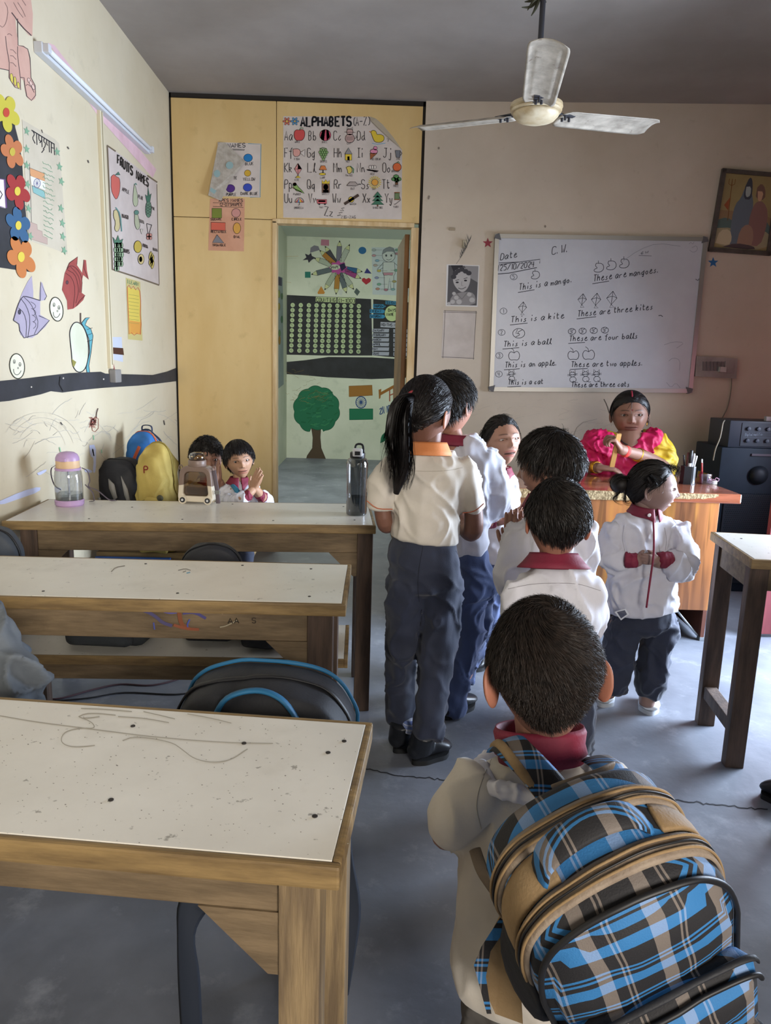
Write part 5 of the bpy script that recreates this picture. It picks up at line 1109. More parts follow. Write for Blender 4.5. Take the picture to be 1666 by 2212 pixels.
def desat(h, a=.26): c = lin(h); g_ = c[:3].mean(); c[:3] = c[:3] * (1 - a) + g_ * a; return c
class Body:
    """skin, hands, eyes and ears gathered into ONE mesh"""
    def __init__(s, name, skin, **k): s.V = []; s.F = []; s.C = []; s.M = []; s.name = name; s.skin = desat(skin); s.k = k
    def add(s, V, Fc, C=None, mi=0):
        o = len(s.V); V = np.array(V, float); s.V += V.tolist(); s.F += [tuple(i + o for i in f) for f in Fc]; s.M += [mi] * len(Fc)
        C = np.tile(s.skin, (len(V), 1)) if C is None else C
        s.C += np.array(C).tolist()
    def tubes(s, specs, vox, side=None, sc=1.0, smooth=3, extra=None):
        mb = MB()
        for q in specs: addpx(mb, q, side=side, sc=sc, n=16)
        if extra: extra(mb)
        me = remesh(mb, vox, smooth); co, _ = mverts(me); s.add(co, mfaces(me)); bpy.data.meshes.remove(me)
    def head(s, c, M, size=1.0, res=1, feat=None, ears=True, flare=25, earcol=None, look=(0, 0), lips='#8c4a44', brow='#1d1412', eyes=True, earsize=1.0, bindi=None):
        S, (a, b, cc), f = head_surf(size, feat); n = (150, 130) if res else (48, 36)
        D, Fc = sphere_dirs(*n, dense=bool(res)); P = S(D, detail=bool(res)); C = np.tile(s.skin, (len(P), 1))
        u = P[:, 0] / a; v = P[:, 2] / cc; A = np.abs(u); front = D[:, 1] < -.2
        mix = lambda C, w_, col: C * (1 - w_[:, None]) + lin(col)[None] * w_[:, None]
        if res:
            mo = f['mo']
            w_ = np.clip(sst(.40, .26, A) * (np.exp(-((v + .475 - mo * .5) / .035) ** 2) + np.exp(-((v + .585 + mo) / .045) ** 2)), 0, 1) * front; C = mix(C, w_ * .8, lips)
            w_ = sst(.38, .28, A) * np.exp(-((v + .525 + mo * .3) / (.012 + mo * .55)) ** 4) * front; C = mix(C, np.clip(w_, 0, 1) * .95, '#2a100f')
            arch = .235 + .05 * np.cos((A - .38) * 4) - .03; w_ = np.exp(-((v - arch) / .024) ** 2) * sst(.1, .2, A) * sst(.68, .5, A) * front; C = mix(C, np.clip(w_, 0, 1) * .8, brow)
            for sg in (-1, 1):
                e = ((P[:, 0] - sg * .40 * a) / (.0148 * size)) ** 2 + ((P[:, 2] - .04 * cc) / (.0066 * size * f['eh'])) ** 2; e = np.sqrt(e)
                up = sst(-.0, .25, (P[:, 2] - .04 * cc) / (.0066 * size))
                w_ = np.exp(-((e - 1.05) / .16) ** 2) * (.25 + .75 * up) * front; C = mix(C, np.clip(w_, 0, 1) * .92, '#17100e')
                w_ = np.exp(-((e - 1.7) / .6) ** 2) * front * .22; C = mix(C, w_, '#4a2c22')
            w_ = np.exp(-((A - .085) / .035) ** 2 - ((v + .315) / .018) ** 2) * front; C = mix(C, w_ * .75, '#2a1512')
            if bindi: w_ = (((u / .045) ** 2 + ((v - .27) / .035) ** 2) < 1).astype(float) * front; C = mix(C, w_, bindi)
        W = P @ M.T + c; s.add(W, Fc, C)
        if res and eyes:
            r = .0125 * size
            for sg in (-1, 1):
                d0 = np.array([[sg * .37, -.93, .05]]); d0 /= np.linalg.norm(d0)
                Sp, _, _ = head_surf(size, feat)
                # centre the eyeball behind the lids
                Dn = D[np.argmin((P[:, 0] - sg * .40 * a) ** 2 + (P[:, 2] - .04 * cc) ** 2 + (D[:, 1] > 0) * 9)]; q = S(Dn[None], detail=True)[0]
                ec = np.array([sg * .40 * a, q[1] + r - .0033 * size, .04 * cc])
                E, Ef = sphere_dirs(32, 24, dense=False); g = unit([look[0], -1, look[1]])
                ang = np.arccos(np.clip(E @ g, -1, 1)); Ce = np.tile(lin('#b5aca6'), (len(E), 1)); Ce[ang < .52] = lin('#2a1710'); Ce[ang < .26] = lin('#050404')
                # let the iris boundary fall on rows of its own
                ax = unit(np.cross(g, [0, 0, 1])); ay = np.cross(ax, g); T = [0, .12, .25, .27, .40, .50, .53, .8, 1.1, 1.45]
                Ve = [g]; Cv = [lin('#050404')]
                for t in T[1:]:
                    for kk in range(24):
                        ph = kk * math.pi / 12; Ve.append(g * math.cos(t) + (ax * math.cos(ph) + ay * math.sin(ph)) * math.sin(t)); Cv.append(lin('#050404') if t < .26 else lin('#2a1710') if t < .51 else lin('#b9b0aa'))
                Fe = [(0, 1 + k2, 1 + (k2 + 1) % 24) for k2 in range(24)]
                for j in range(len(T) - 2):
                    for k2 in range(24): o_ = 1 + j * 24; Fe.append((o_ + k2, o_ + 24 + k2, o_ + 24 + (k2 + 1) % 24, o_ + (k2 + 1) % 24))
                s.add((np.array(Ve) * r + ec) @ M.T + c, Fe, Cv, 1)
        if ears:
            for sg in (-1, 1):
                h, w_ = .027 * size * earsize, .0165 * size * earsize; nr, nt = 7, 28; Vf = []; fr = []
                for side_ in (0, 1):
                    for i in range(nr + 1):
                        r_ = i / nr
                        for k2 in range(nt):
                            t = 2 * math.pi * k2 / nt; ex = w_ * r_ * math.cos(t) * (1 + .12 * math.sin(t)); ez = h * r_ * math.sin(t) - .003 * size * (math.sin(t) < 0) * r_
                            dd = .0045 * math.exp(-((r_ - .82) / .14) ** 2) - .004 * math.exp(-(r_ / .4) ** 2) + .002 * math.exp(-((r_ - .45) / .1) ** 2) * (math.cos(t) < .2)
                            if r_ > .97: dd *= .45
                            Vf.append((ex + w_ * .85, ez, (dd if side_ == 0 else -.0042 * (1 - r_ ** 3) - .001) * size))
                n1 = (nr + 1) * nt
                for side_ in (0, 1):
                    for i in range(nr):
                        for k2 in range(nt): o_ = side_ * n1 + i * nt; fr.append((o_ + k2, o_ + (k2 + 1) % nt, o_ + nt + (k2 + 1) % nt, o_ + nt + k2))
                for k2 in range(nt): o_ = nr * nt; fr.append((o_ + k2, o_ + (k2 + 1) % nt, n1 + o_ + (k2 + 1) % nt, n1 + o_ + k2))
                Vf = np.array(Vf); fl = R(flare)
                # back edge of the ear swings away from the skull
                yy = Vf[:, 0] * math.cos(fl) - Vf[:, 2] * math.sin(fl); xx = Vf[:, 0] * math.sin(fl) + Vf[:, 2] * math.cos(fl)
                L = np.column_stack([sg * (a * .955 + xx), yy - .002 * size, Vf[:, 1] - .010 * size])
                s.add(L @ M.T + c, fr, None if earcol is None else np.tile(desat(earcol, .15), (len(L), 1)))
        return S, (a, b, cc)
    def build(s, mats, parent=None, **k):
        me = bpy.data.meshes.new(s.name); me.from_pydata(s.V, [], s.F); me.update(); me.polygons.foreach_set('material_index', s.M)
        at = me.color_attributes.new('Col', 'FLOAT_COLOR', 'POINT'); at.data.foreach_set('color', np.array(s.C, np.float32).ravel())
        bm = bmesh.new(); bm.from_mesh(me); bmesh.ops.recalc_face_normals(bm, faces=bm.faces); bm.to_mesh(me); bm.free()
        return link(s.name, me, parent, mats, True, **k)
mskin = mat('skin', '#b98467', .5, attr='Col', sss=.06, bump=.05, bscale=160, spec=.35)
meye = mat('eye', '#dddddd', .12, attr='Col', spec=.6)

HL_BOY = [(0, .62), (35, .52), (60, .38), (78, .12), (95, .02), (110, -.18), (140, -.42), (180, -.5), (181, -.5)]
def hair(name, parent, S, dims, M, c, n=3500, L=.05, thick=.012, hl=HL_BOY, whorl=(.0, .35, .9), swirl=.8, lift=.004, wid=.0011, m=None, mess=.15, sf=1.0, seed=3, Lf=None, thf=None, extra=None, keep=None, label=None):
    g = np.random.default_rng(seed); m = m or mhair
    hx = np.array([p[0] for p in hl], float); hy = np.array([p[1] for p in hl], float)
    def thr(D):
        az = np.degrees(np.arctan2(np.abs(D[:, 0]), -D[:, 1])); return np.interp(az, hx, hy) + .05 * vnoise(D * 7, seed)
    D, Fc = sphere_dirs(72, 54, dense=False); t = thr(D); zz = D[:, 2]
    base_t = lambda D: thick * sst(0, .3, D[:, 2] - thr(D)) * (thf(D) if thf else 1) + .0005
    P = S(D, out=base_t(D), detail=False); ok = zz > t - .06
    P[~(zz > t)] = S(D, out=-.002, detail=False)[~(zz > t)]
    V = (P @ M.T + c).tolist(); Fk = [f for f in Fc if all(ok[i] for i in f)]
    # strands
    w0 = unit(whorl); R0 = g.normal(size=(n * 3, 3)); R0 /= np.linalg.norm(R0, axis=1)[:, None]; R0 = R0[R0[:, 2] > thr(R0)][:n]
    k = 7; d = R0.copy(); prev = None; ln = L * (g.uniform(.6, 1.25, len(d))) * (Lf(R0) if Lf else 1); rad = dims[2]
    wv = g.normal(0, mess, (len(d), 3)); pts = []; dirs = []
    for j in range(k):
        away = d - w0[None] * (d @ w0)[:, None]; away = d * (d @ w0)[:, None] * 0 + (d * 0 + (-w0[None] + d * (d @ w0)[:, None])); away /= (np.linalg.norm(away, axis=1)[:, None] + 1e-6)
        sw = np.cross(d, away); near = np.exp(-(np.arccos(np.clip(d @ w0, -1, 1)) / .7) ** 2)[:, None]
        tdir = away + sw * swirl * (.35 + near) + wv + np.column_stack([vnoise(d * 4 + 3, seed + 1), vnoise(d * 4 + 5, seed + 2), vnoise(d * 4 + 8, seed + 4)]) * mess * 2
        tdir -= d * np.sum(tdir * d, axis=1)[:, None]; tdir /= (np.linalg.norm(tdir, axis=1)[:, None] + 1e-6)
        q = j / (k - 1); o_ = base_t(R0) * (.9 if j == 0 else 1) + .0008 + lift * q ** 1.5 * g.uniform(.2, 1.6, len(d)) * (1 if j else 0)
        o_ = np.where(d[:, 2] < thr(d), np.maximum(o_ * .8, .001), o_)
        pts.append(S(d, out=o_, detail=False)); dirs.append(tdir)
        d = d + tdir * (ln / (k - 1) / rad)[:, None]; d /= np.linalg.norm(d, axis=1)[:, None]
    pts = np.array(pts); T = np.gradient(pts, axis=0); nrm = pts / np.linalg.norm(pts, axis=2)[:, :, None]
    sd = np.cross(T, nrm); sd /= (np.linalg.norm(sd, axis=2)[:, :, None] + 1e-9)
    ta = g.uniform(-1.1, 1.1, len(d))[None, :, None]; up_ = np.cross(sd, T); up_ /= (np.linalg.norm(up_, axis=2)[:, :, None] + 1e-9); sd = sd * np.cos(ta) + up_ * np.sin(ta)
    o0 = len(V)
    for j in range(k):
        ww = wid * sf * (1 - .75 * (j / (k - 1)) ** 2)
        V += ((pts[j] + sd[j] * ww) @ M.T + c).tolist(); V += ((pts[j] - sd[j] * ww) @ M.T + c).tolist()
    N_ = len(d)
    for j in range(k - 1):
        a0 = o0 + 2 * j * N_
        for i in range(N_): Fk.append((a0 + i, a0 + N_ + i, a0 + 3 * N_ + i, a0 + 2 * N_ + i))
    if extra:
        mb = MB(); extra(mb); o1 = len(V); V += mb.V; Fk += [tuple(i + o1 for i in f) for f in mb.F]
    me = bpy.data.meshes.new(name); me.from_pydata(V, [], Fk); me.update()
    return link(name, me, parent, m, True, label=label)
def strands(mb, path, rad, n=200, wid=.0012, k=12, noise=.006, seed=5, flare=1.0):
    """loose hairs following a path, spread over radius rad(t)"""
    g = np.random.default_rng(seed); P = catmull(path, 6); t = np.linspace(0, 1, k); idx = t * (len(P) - 1)
    Q = np.array([P[int(i)] * (1 - i % 1) + P[min(int(i) + 1, len(P) - 1)] * (i % 1) for i in idx]); rr = np.interp(t, np.linspace(0, 1, len(rad)), rad)
    T = np.gradient(Q, axis=0); T /= np.linalg.norm(T, axis=1)[:, None]; s0 = np.array([unit(np.cross(a, [.3, 1, .1])) for a in T]); s1 = np.cross(T, s0)
    for i in range(n):
        a = g.uniform(0, 2 * np.pi); r = math.sqrt(g.uniform(.2, 1)); e = g.uniform(.7, 1.0); ph = g.uniform(0, 9)
        off = (s0 * math.cos(a) + s1 * math.sin(a)) * (rr * r)[:, None] + np.column_stack([np.sin(t * 5 + ph + q) for q in (0, 2, 4)]) * noise * (t * flare)[:, None]
        L = Q + off; L = L[:max(3, int(k * e))]; w_ = wid * (1 - .7 * np.linspace(0, 1, len(L)) ** 3); sd = unit([math.sin(a + 1), .2, math.cos(a + 1)]); sdv = np.cross(np.gradient(L, axis=0), sd); sdv /= np.linalg.norm(sdv, axis=1)[:, None] + 1e-9
        V = []; Fc = []
        for p, q, ww in zip(L, sdv, w_): V += [p + q * ww, p - q * ww]
        for j in range(len(L) - 1): Fc.append((2 * j, 2 * j + 1, 2 * j + 3, 2 * j + 2))
        mb.add(V, Fc)
mhair = mat('hair_black', '#141110', .55, spec=.4, var='#221c19', vscale=60)

def hand(mb, wrist, fdir, palm, L=.12, curl=(.35, .4, .45, .5), thumb=.5, sgn=1, spread=.06, wr=.4):
    """palm block, four unequal fingers of three segments each, and a thumb leaving the side of the palm near its base"""
    w0 = np.array(wrist, float); f = unit(fdir); p = unit(np.array(palm) - f * np.dot(palm, f)); s = np.cross(f, p) * sgn   # s points to the thumb side
    pl = L * .5; hw = L * .235
    mb.tube([w0 - f * L * .12, w0 + f * pl * .3, w0 + f * pl * .75, w0 + f * pl * 1.0], [hw * .62, hw * .85, hw, hw * .95], [hw * .5, hw * .46, hw * .4, hw * .3], side=s, n=14)
    lens = (.46, .52, .48, .37)
    for i in range(4):
        off = (1.5 - i) * hw * .5; base = w0 + f * pl * (.95 - .03 * abs(i - 1)) + s * off; d = unit(f + s * (1.5 - i) * spread); pts = [base - d * L * .08, base]; c = curl[i]
        ll = L * lens[i]; ang = 0
        for seg, fr in enumerate((.45, .32, .25)):
            ang += c * (1.0, 1.15, .8)[seg]; dd = d * math.cos(ang) + p * math.sin(ang); pts.append(pts[-1] + dd * ll * fr)
        r = L * .054; mb.tube(pts, [r * 1.05, r * 1.08, r, r * .92, r * .78], n=10, sub=3, round_=1)
    tb = w0 + f * pl * .22 + s * hw * .75; td = unit(f * .62 + s * (.75 * (1 - thumb * .6)) + p * thumb * .7)
    t2 = unit(f * .85 + s * (.3 - thumb * .4) + p * thumb * .5); r = L * .064
    mb.tube([tb - td * L * .05, tb + td * L * .14, tb + td * L * .2 + t2 * L * .12, tb + td * L * .2 + t2 * L * .24], [r * 1.25, r * 1.1, r * .95, r * .75], n=10, sub=3, round_=1)
def shoe(name, parent, heel, toe, m, ms, W=.075, H=.06, ank=None, lace=True, label=None, ankr=.034):
    """heel/toe: sole points on the floor"""
    h = np.array(heel, float); t = np.array(toe, float); h[2] = t[2] = 0; d = unit(t - h); L = np.linalg.norm(t - h); s = np.cross([0, 0, 1], d)
    mb = MB(); z = .018
    K = [(0, .62, .75), (.15, .74, .95), (.4, .68, .85), (.6, .86, .72), (.8, .95, .55), (.95, .7, .38)]
    mb.tube([h + d * L * k[0] + np.array([0, 0, z + H * k[2] * .5]) for k in K], [W / 2 * k[1] for k in K], [H * k[2] * .52 for k in K], side=s, n=20, sub=4, round_=.7)
    if ank is not None:
        a = np.array(ank, float); b0 = h + d * L * .2 + np.array([0, 0, z + H * .5]); mb.tube([b0, (a + b0) / 2, a], [ankr * 1.05, ankr, ankr], n=16, sub=2, round_=.2)
    me = remesh(mb, .0045, 3); co, no = mverts(me); co[:, 2] = np.maximum(co[:, 2], z - .004); me.vertices.foreach_set('co', co.ravel()); me.update(); o = link(name, me, parent, m, True, label=label)
    out = []
    for k in range(28):
        a = 2 * math.pi * k / 28; x = .5 + .52 * math.cos(a); wd = np.interp(x, [0, .2, .45, .75, 1.0], [.62, .8, .74, 1.0, .75]); out.append((x * L, math.sin(a) * W / 2 * wd * 1.06))
    b = MB(); b.prism(out, h, d, s, (0, 0, 1), z); b.build('sole', ms, o, auto=40)
    if lace:
        b = MB()
        for q in (.42, .5, .58):
            c = h + d * L * q + np.array([0, 0, z + H * np.interp(q, [.3, .7], [.98, .68])]); b.tube([c - s * W * .2, c + np.array([0, 0, .004]), c + s * W * .2], .0022, n=6, sub=3)
        b.build('lace', ms, o, smooth=True)
    return o
def collar(name, parent, c, r, h, m, tilt=(0, 0, 1), front=(0, -1, 0), gap=.25, flare=1.35, drop=.9, rb=None, point=.02, thick=.002):
    """folded shirt collar: a stand band, turned over, with two points at the front"""
    up = unit(tilt); f = unit(np.array(front) - up * np.dot(front, up)); s = np.cross(f, up); rb = rb or r; nt = 60; V = []; Fc = []
    prof = [(1.0, -.25), (1.0, .55), (1.02, .95), (1.06, 1.0), (1.12, .8), (1 + (flare - 1) * .6, .8 - drop * .55), (flare, .8 - drop)]
    for i in range(nt + 1):
        th = gap / 2 + (2 * math.pi - gap) * i / nt; e = min(th, 2 * math.pi - th)        # distance from the front
        pt_ = math.exp(-((e - gap / 2) / .3) ** 2)
        for j, (k, z) in enumerate(prof):
            zz = h * z - (point * pt_ * (j - 4) / 2 if j > 4 else 0); kk = k + (.10 * pt_ if j > 4 else 0)
            V.append(np.array(c) + (f * math.cos(th) * rb + s * math.sin(th) * r) * kk + up * zz)
    np_ = len(prof)
    for i in range(nt):
        for j in range(np_ - 1): a = i * np_ + j; Fc.append((a, a + 1, a + np_ + 1, a + np_))
    o = pydata(name, V, Fc, parent, m, True); md = o.modifiers.new('thickness', 'SOLIDIFY'); md.thickness = thick; md.offset = 1
    return o
mwhite = mat('uniform_white', '#cfced6', .78, var='#c2c1cb', vscale=5, bump=.06, bscale=260, sheen=.2)
mcream = mat('uniform_cream', '#cdc6bc', .78, var='#bfb7ac', vscale=5, bump=.06, bscale=260, sheen=.2)
mnavy = mat('trouser_navy', '#282e42', .8, var='#212636', vscale=6, bump=.08, bscale=240, sheen=.15)
mblu = mat('trouser_blue', '#47557c', .8, var='#3c4869', vscale=6, bump=.08, bscale=240, sheen=.15)
mmar = mat('maroon_cloth', '#7c2038', .7, var='#691a2f', vscale=12, bump=.1, bscale=220)
morg = mat('orange_cloth', '#d98a55', .7, var='#cc7c47', vscale=10, bump=.1, bscale=220)
mshoe = mat('shoe_black', '#1b1d22', .38, bump=.05, bscale=60)
msole = mat('sole_black', '#101114', .7)
mshw = mat('shoe_white', '#d5d8dc', .5, var='#bfc3c8', vscale=20)
msow = mat('sole_grey', '#a9adb3', .7)

from mathutils.bvhtree import BVHTree
def seam(obj, px, parent, m=None, r=.0007, name='seam', up=.0003):
    """a thin stitched line lying on a garment"""
    me = obj.data; co, _ = mverts(me); T = BVHTree.FromPolygons([tuple(v) for v in co], mfaces(me)); P = []
    for x, y in catmull([(a, b, 0) for a, b in px], 5)[:, :2]:
        d = Vector(ray(x, y)).normalized(); h_ = T.ray_cast(Vector(CAM), d)
        if h_[0] is not None: P.append(h_[0] - d * up)
    if len(P) > 2:
        b = MB(); b.tube([np.array(q) for q in P], r, n=5); b.build(name, m or mat('thread_grey', '#8f8c92', .8), parent, smooth=True)
# =================== people
def cuff(parent, spec, m=None):
    mb = MB(); addpx(mb, spec, n=22, sub=3, round_=.15); me = remesh(mb, .004, 3); co, no = mverts(me); co = fold(co, no, .0025, 3, scale=40); me.vertices.foreach_set('co', co.ravel()); me.update(); me.name = 'cuff'
    return link('cuff', me, parent, m or mmar, True)
def line_part(name, parent, P, r, m, n=6, sub=3, **k):
    b = MB(); b.tube(P, r, n=n, sub=sub); return b.build(name, m, parent, smooth=True, **k)
def side_of(face): f = unit([face[0], face[1], 0]); return (f[1], -f[0], 0)

# ---- tall girl with ponytail, back to us
Y = 2.45; face = (.5, .86, -.12); sd = side_of((.25, .97))
B = Body('person', '#7d4f3b')
hc = ony(917, 893, Y); Mh = rotm(face, 0, R(-3))
S, dm = B.head(hc, Mh, 1.10, res=0, flare=16, earcol='#a9694a')
body_t = [[(930, 930, Y, 26), (925, 985, Y, 26), (923, 1010, Y, 60, 30), (922, 1100, Y, 62, 40), (918, 1180, Y, 60, 40), (915, 1230, Y, 60, 42)],
          [(880, 1250, Y, 26), (870, 1400, Y + .04, 18), (861, 1580, Y + .08, 11)], [(955, 1250, Y, 26), (943, 1400, Y - .01, 18), (926, 1600, Y - .05, 11)]]
B.tubes(body_t, .008, side=sd)
def g1arms(mb):
    for sp in ([(850, 1010, Y, 22), (826, 1070, Y, 19), (831, 1128, Y + .0, 18), (842, 1132, Y + .06, 17), (868, 1108, Y + .2, 13)], [(1000, 1010, Y, 22), (1020, 1080, Y, 20), (1023, 1142, Y, 21), (1010, 1146, Y + .06, 19), (990, 1112, Y + .2, 14)]): addpx(mb, sp, n=16)
    hand(mb, ony(868, 1108, Y + .2), (.4, .6, .5), (1, 0, 0), .13, sgn=1); hand(mb, ony(990, 1112, Y + .2), (-.4, .6, .5), (-1, 0, 0), .13, sgn=-1)
B.tubes([], .0035, extra=g1arms)
p = B.build([mskin, meye], label='tall girl with a long black ponytail and cream short-sleeved shirt, seen from behind', cat='person')
G1 = p
SH = garment('shirt', p, [[(922, 975, Y, 42, 34), (922, 996, Y, 78, 40), (922, 1040, Y, 84, 50), (920, 1100, Y, 78, 54), (918, 1145, Y, 78, 56), (916, 1164, Y, 77, 55)],
    [(858, 1000, Y, 30, 30), (832, 1040, Y, 33, 34), (821, 1098, Y, 30, 34)], [(988, 1000, Y, 30, 30), (1012, 1046, Y, 30, 32), (1024, 1102, Y, 27, 32)]], mcream, side=sd, amp=0.0084, seed=11, vox=.006, scale=13, round_=.12)
TR = garment('trousers', p, [[(916, 1158, Y, 66, 42), (916, 1176, Y, 73, 50), (916, 1205, Y, 80, 56), (917, 1260, Y, 84, 60)], [(880, 1250, Y, 46, 52), (872, 1340, Y + .02, 40, 44), (866, 1440, Y + .05, 34, 36), (861, 1556, Y + .08, 30, 32)],
    [(956, 1250, Y, 46, 52), (950, 1340, Y, 42, 46), (940, 1440, Y - .02, 38, 38), (927, 1586, Y - .05, 31, 33)]], mnavy, side=sd, amp=.010, seed=21, vox=.007, scale=11, fs=(1, 1, .22))
seam(SH, [(845, 1012), (880, 1016), (925, 1018), (970, 1016), (1000, 1010)], p, mat('thread_cream', '#a39b8f', .8)); seam(TR, [(914, 1180), (905, 1230), (903, 1270), (906, 1300)], p, mat('thread_navy', '#1a1e2b', .8), r=.001); seam(TR, [(985, 1190), (998, 1215), (1000, 1250)], p, mat('thread_navy', '#1a1e2b', .8), r=.001)
for q in ([(793, 1082), (815, 1098), (848, 1100)], [(1000, 1108), (1025, 1104), (1045, 1088)]): line_part('piping', p, [ony(a, b2, Y - .055) for a, b2 in q], .0018, mat('piping_orange', '#b3603f', .7))
collar('collar', p, ony(925, 978, Y), .058, .036, morg, tilt=(0, .1, 1), front=(.4, .9, 0), flare=1.45, drop=1.0)
def pony(mb):
    tie = ony(893, 856, Y - .07)
    path = [tie, ony(868, 880, Y - .13), ony(862, 950, Y - .14), ony(866, 1010, Y - .12), ony(856, 1066, Y - .11)]
    mb.tube(path, [.014, .030, .036, .030, .010], [.012, .02, .024, .02, .007], n=14, sub=5)
    strands(mb, path, [.012, .034, .044, .040, .026], n=520, wid=.0016, k=16, noise=.012)
    strands(mb, [ony(872, 900, Y - .1), ony(850, 960, Y - .12), ony(852, 1040, Y - .12)], [.02, .03, .035], n=120, wid=.0013, k=14, noise=.02, seed=9)
mhs = mat('hair_sheen', '#120f0f', .48, spec=.45, var='#1d1716', vscale=60)
tied = lambda D: np.ones(len(D))
hair('hair', p, S, dm, Mh, hc, n=4200, L=.16, thick=.011, hl=[(0, .5), (40, .42), (70, .2), (90, .05), (120, -.2), (150, -.5), (180, -.55), (181, -.55)], whorl=(.1, -.72, .25), swirl=0, lift=.001, mess=.05, extra=pony, m=mhs, label='long black hair tied in a ponytail')
b = MB(); c_ = ony(893, 858, Y - .075)
V, Fc = loft([c_ + np.array([.018 * math.cos(t), .004 * math.sin(t * 2), .018 * math.sin(t)]) for t in np.linspace(0, 2 * math.pi, 20)], .0045, n=8); b.add(V, Fc); b.build('hair_tie', mat('hair_tie_red', '#8a2630', .6), p, smooth=True)
def bootpt(x, y): return onz(x, y, 0)
shoe('shoe', p, bootpt(893, 1652), bootpt(966, 1622), mshoe, msole, W=.095, H=.085, ank=ony(918, 1580, 2.40), ankr=.045)
shoe('shoe', p, bootpt(852, 1626), bootpt(912, 1600), mshoe, msole, W=.09, H=.08, ank=ony(868, 1560, 2.5), ankr=.043)
mb = MB(); mb.tube([ony(884, 1575, 2.49), ony(887, 1560, 2.49)], .03, n=16); mb.build('sock', mat('sock_striped', '#7f93cf', .8, var='#dfe3f0', vscale=2, stretch=(1, 1, 60), thr=(.48, .52)), p, smooth=True)

# ---- boy just behind her
Y = 2.80; face = (.62, .78, -.1); sd = side_of((.7, .7))
B = Body('person', '#a5694d'); hc = ony(972, 876, Y); Mh = rotm(face, 0, R(4))
S, dm = B.head(hc, Mh, 1.08, res=1, flare=20, eyes=False)
B.tubes([[(976, 925, Y, 20), (984, 965, Y, 23), (1000, 1010, Y, 36, 28), (1003, 1180, Y, 42, 32), (1010, 1240, Y, 42)], [(1020, 1250, Y, 26), (1005, 1400, Y, 20), (985, 1530, Y, 15)], [(1040, 1240, Y + .1, 24), (1025, 1380, Y + .15, 18), (1002, 1475, Y + .2, 14)]], .008, side=sd)
def b1(mb):
    addpx(mb, [(1075, 1080, Y + .1, 14), (1040, 1128, Y + .02, 14), (1062, 1126, Y + .05, 12), (1075, 1126, Y + .07, 12)], n=14)
    hand(mb, ony(1072, 1126, Y + .07), (1, .2, .1), (0, -.2, 1), .125, curl=(.1, .12, .16, .2), sgn=1)
B.tubes([], .0035, extra=b1)
p = B.build([mskin, meye], label='boy with short black hair and maroon collar standing just behind the ponytailed girl', cat='person')
SH = garment('shirt', p, [[(985, 960, Y, 36, 30), (1003, 985, Y, 56, 40), (1006, 1060, Y, 60, 44), (1004, 1140, Y, 54, 42), (1004, 1190, Y, 50, 40)],
    [(1042, 985, Y - .02, 28, 30), (1066, 1030, Y - .02, 30, 32), (1070, 1085, Y, 29, 30), (1040, 1120, Y + .03, 20, 22)]], mwhite, side=sd, amp=0.0091, seed=31, vox=.006, scale=13)
cuff(p, [(1042, 1126, Y + .04, 17), (1068, 1126, Y + .06, 15)])
TR = garment('trousers', p, [[(1008, 1185, Y, 48, 38), (1015, 1240, Y, 54, 44), (1018, 1280, Y, 54, 44)], [(1012, 1270, Y, 42, 42), (1012, 1360, Y, 38, 38), (992, 1450, Y, 30, 30), (978, 1536, Y, 25, 26)],
    [(1040, 1270, Y + .08, 34, 38), (1032, 1350, Y + .12, 30, 30), (1004, 1466, Y + .2, 22, 24)]], mblu, side=sd, amp=.009, seed=41, vox=.007, scale=12, fs=(1, 1, .3))
collar('collar', p, ony(983, 958, Y), .052, .034, mmar, tilt=(.05, .05, 1), front=(.75, .65, 0), flare=1.4)
hair('hair', p, S, dm, Mh, hc, n=3600, L=.045, thick=.014, lift=.006, mess=.15, m=mhair, thf=lambda D: .35 + .9 * sst(-.1, .5, D[:, 2]))
shoe('shoe', p, bootpt(962, 1555), bootpt(1022, 1518), mshoe, msole, W=.085, H=.07, ank=ony(980, 1520, Y)); shoe('shoe', p, bootpt(993, 1490), bootpt(1016, 1462), mshoe, msole, W=.08, H=.07)

# ---- girl facing us, mouth open
Y = 3.2; face = (.24, -.97, .16); sd = (1, .1, 0)
B = Body('person', '#a9765a'); hc = ony(1085, 953, Y); Mh = rotm(face, 0, R(-6))
S, dm = B.head(hc, Mh, 1.0, res=1, feat=dict(mo=.045, jaw=.34, eh=.6), look=(.05, -.5), lips='#a8625c')
B.tubes([[(1078, 985, Y, 18), (1076, 1030, Y, 20), (1075, 1070, Y, 34, 22), (1078, 1210, Y, 32, 24)], [(1066, 1230, Y, 20), (1055, 1310, Y, 17), (1045, 1415, Y, 12)], [(1092, 1230, Y + .05, 20), (1080, 1310, Y + .05, 16), (1066, 1410, Y + .05, 12)]], .008, side=sd)
def g2(mb):
    addpx(mb, [(1042, 1090, Y, 14), (1060, 1118, Y - .1, 11), (1096, 1118, Y - .22, 10)], n=12); hand(mb, ony(1098, 1118, Y - .22), (.9, -.2, .45), (0, 1, .3), .115, curl=(.25, .3, .35, .4), sgn=-1)
B.tubes([], .0035, extra=g2)
p = B.build([mskin, meye], label='girl with untidy hair facing the room, mouth open, behind the pair of taller children', cat='person')
SH = garment('shirt', p, [[(1076, 1018, Y, 24, 20), (1078, 1040, Y, 40, 26), (1077, 1110, Y, 40, 30), (1080, 1210, Y, 42, 32)], [(1046, 1045, Y, 19), (1036, 1090, Y, 20), (1062, 1115, Y - .1, 16)], [(1104, 1045, Y, 17), (1108, 1090, Y + .03, 17)]], mwhite, side=sd, amp=0.0065, seed=51, scale=15)
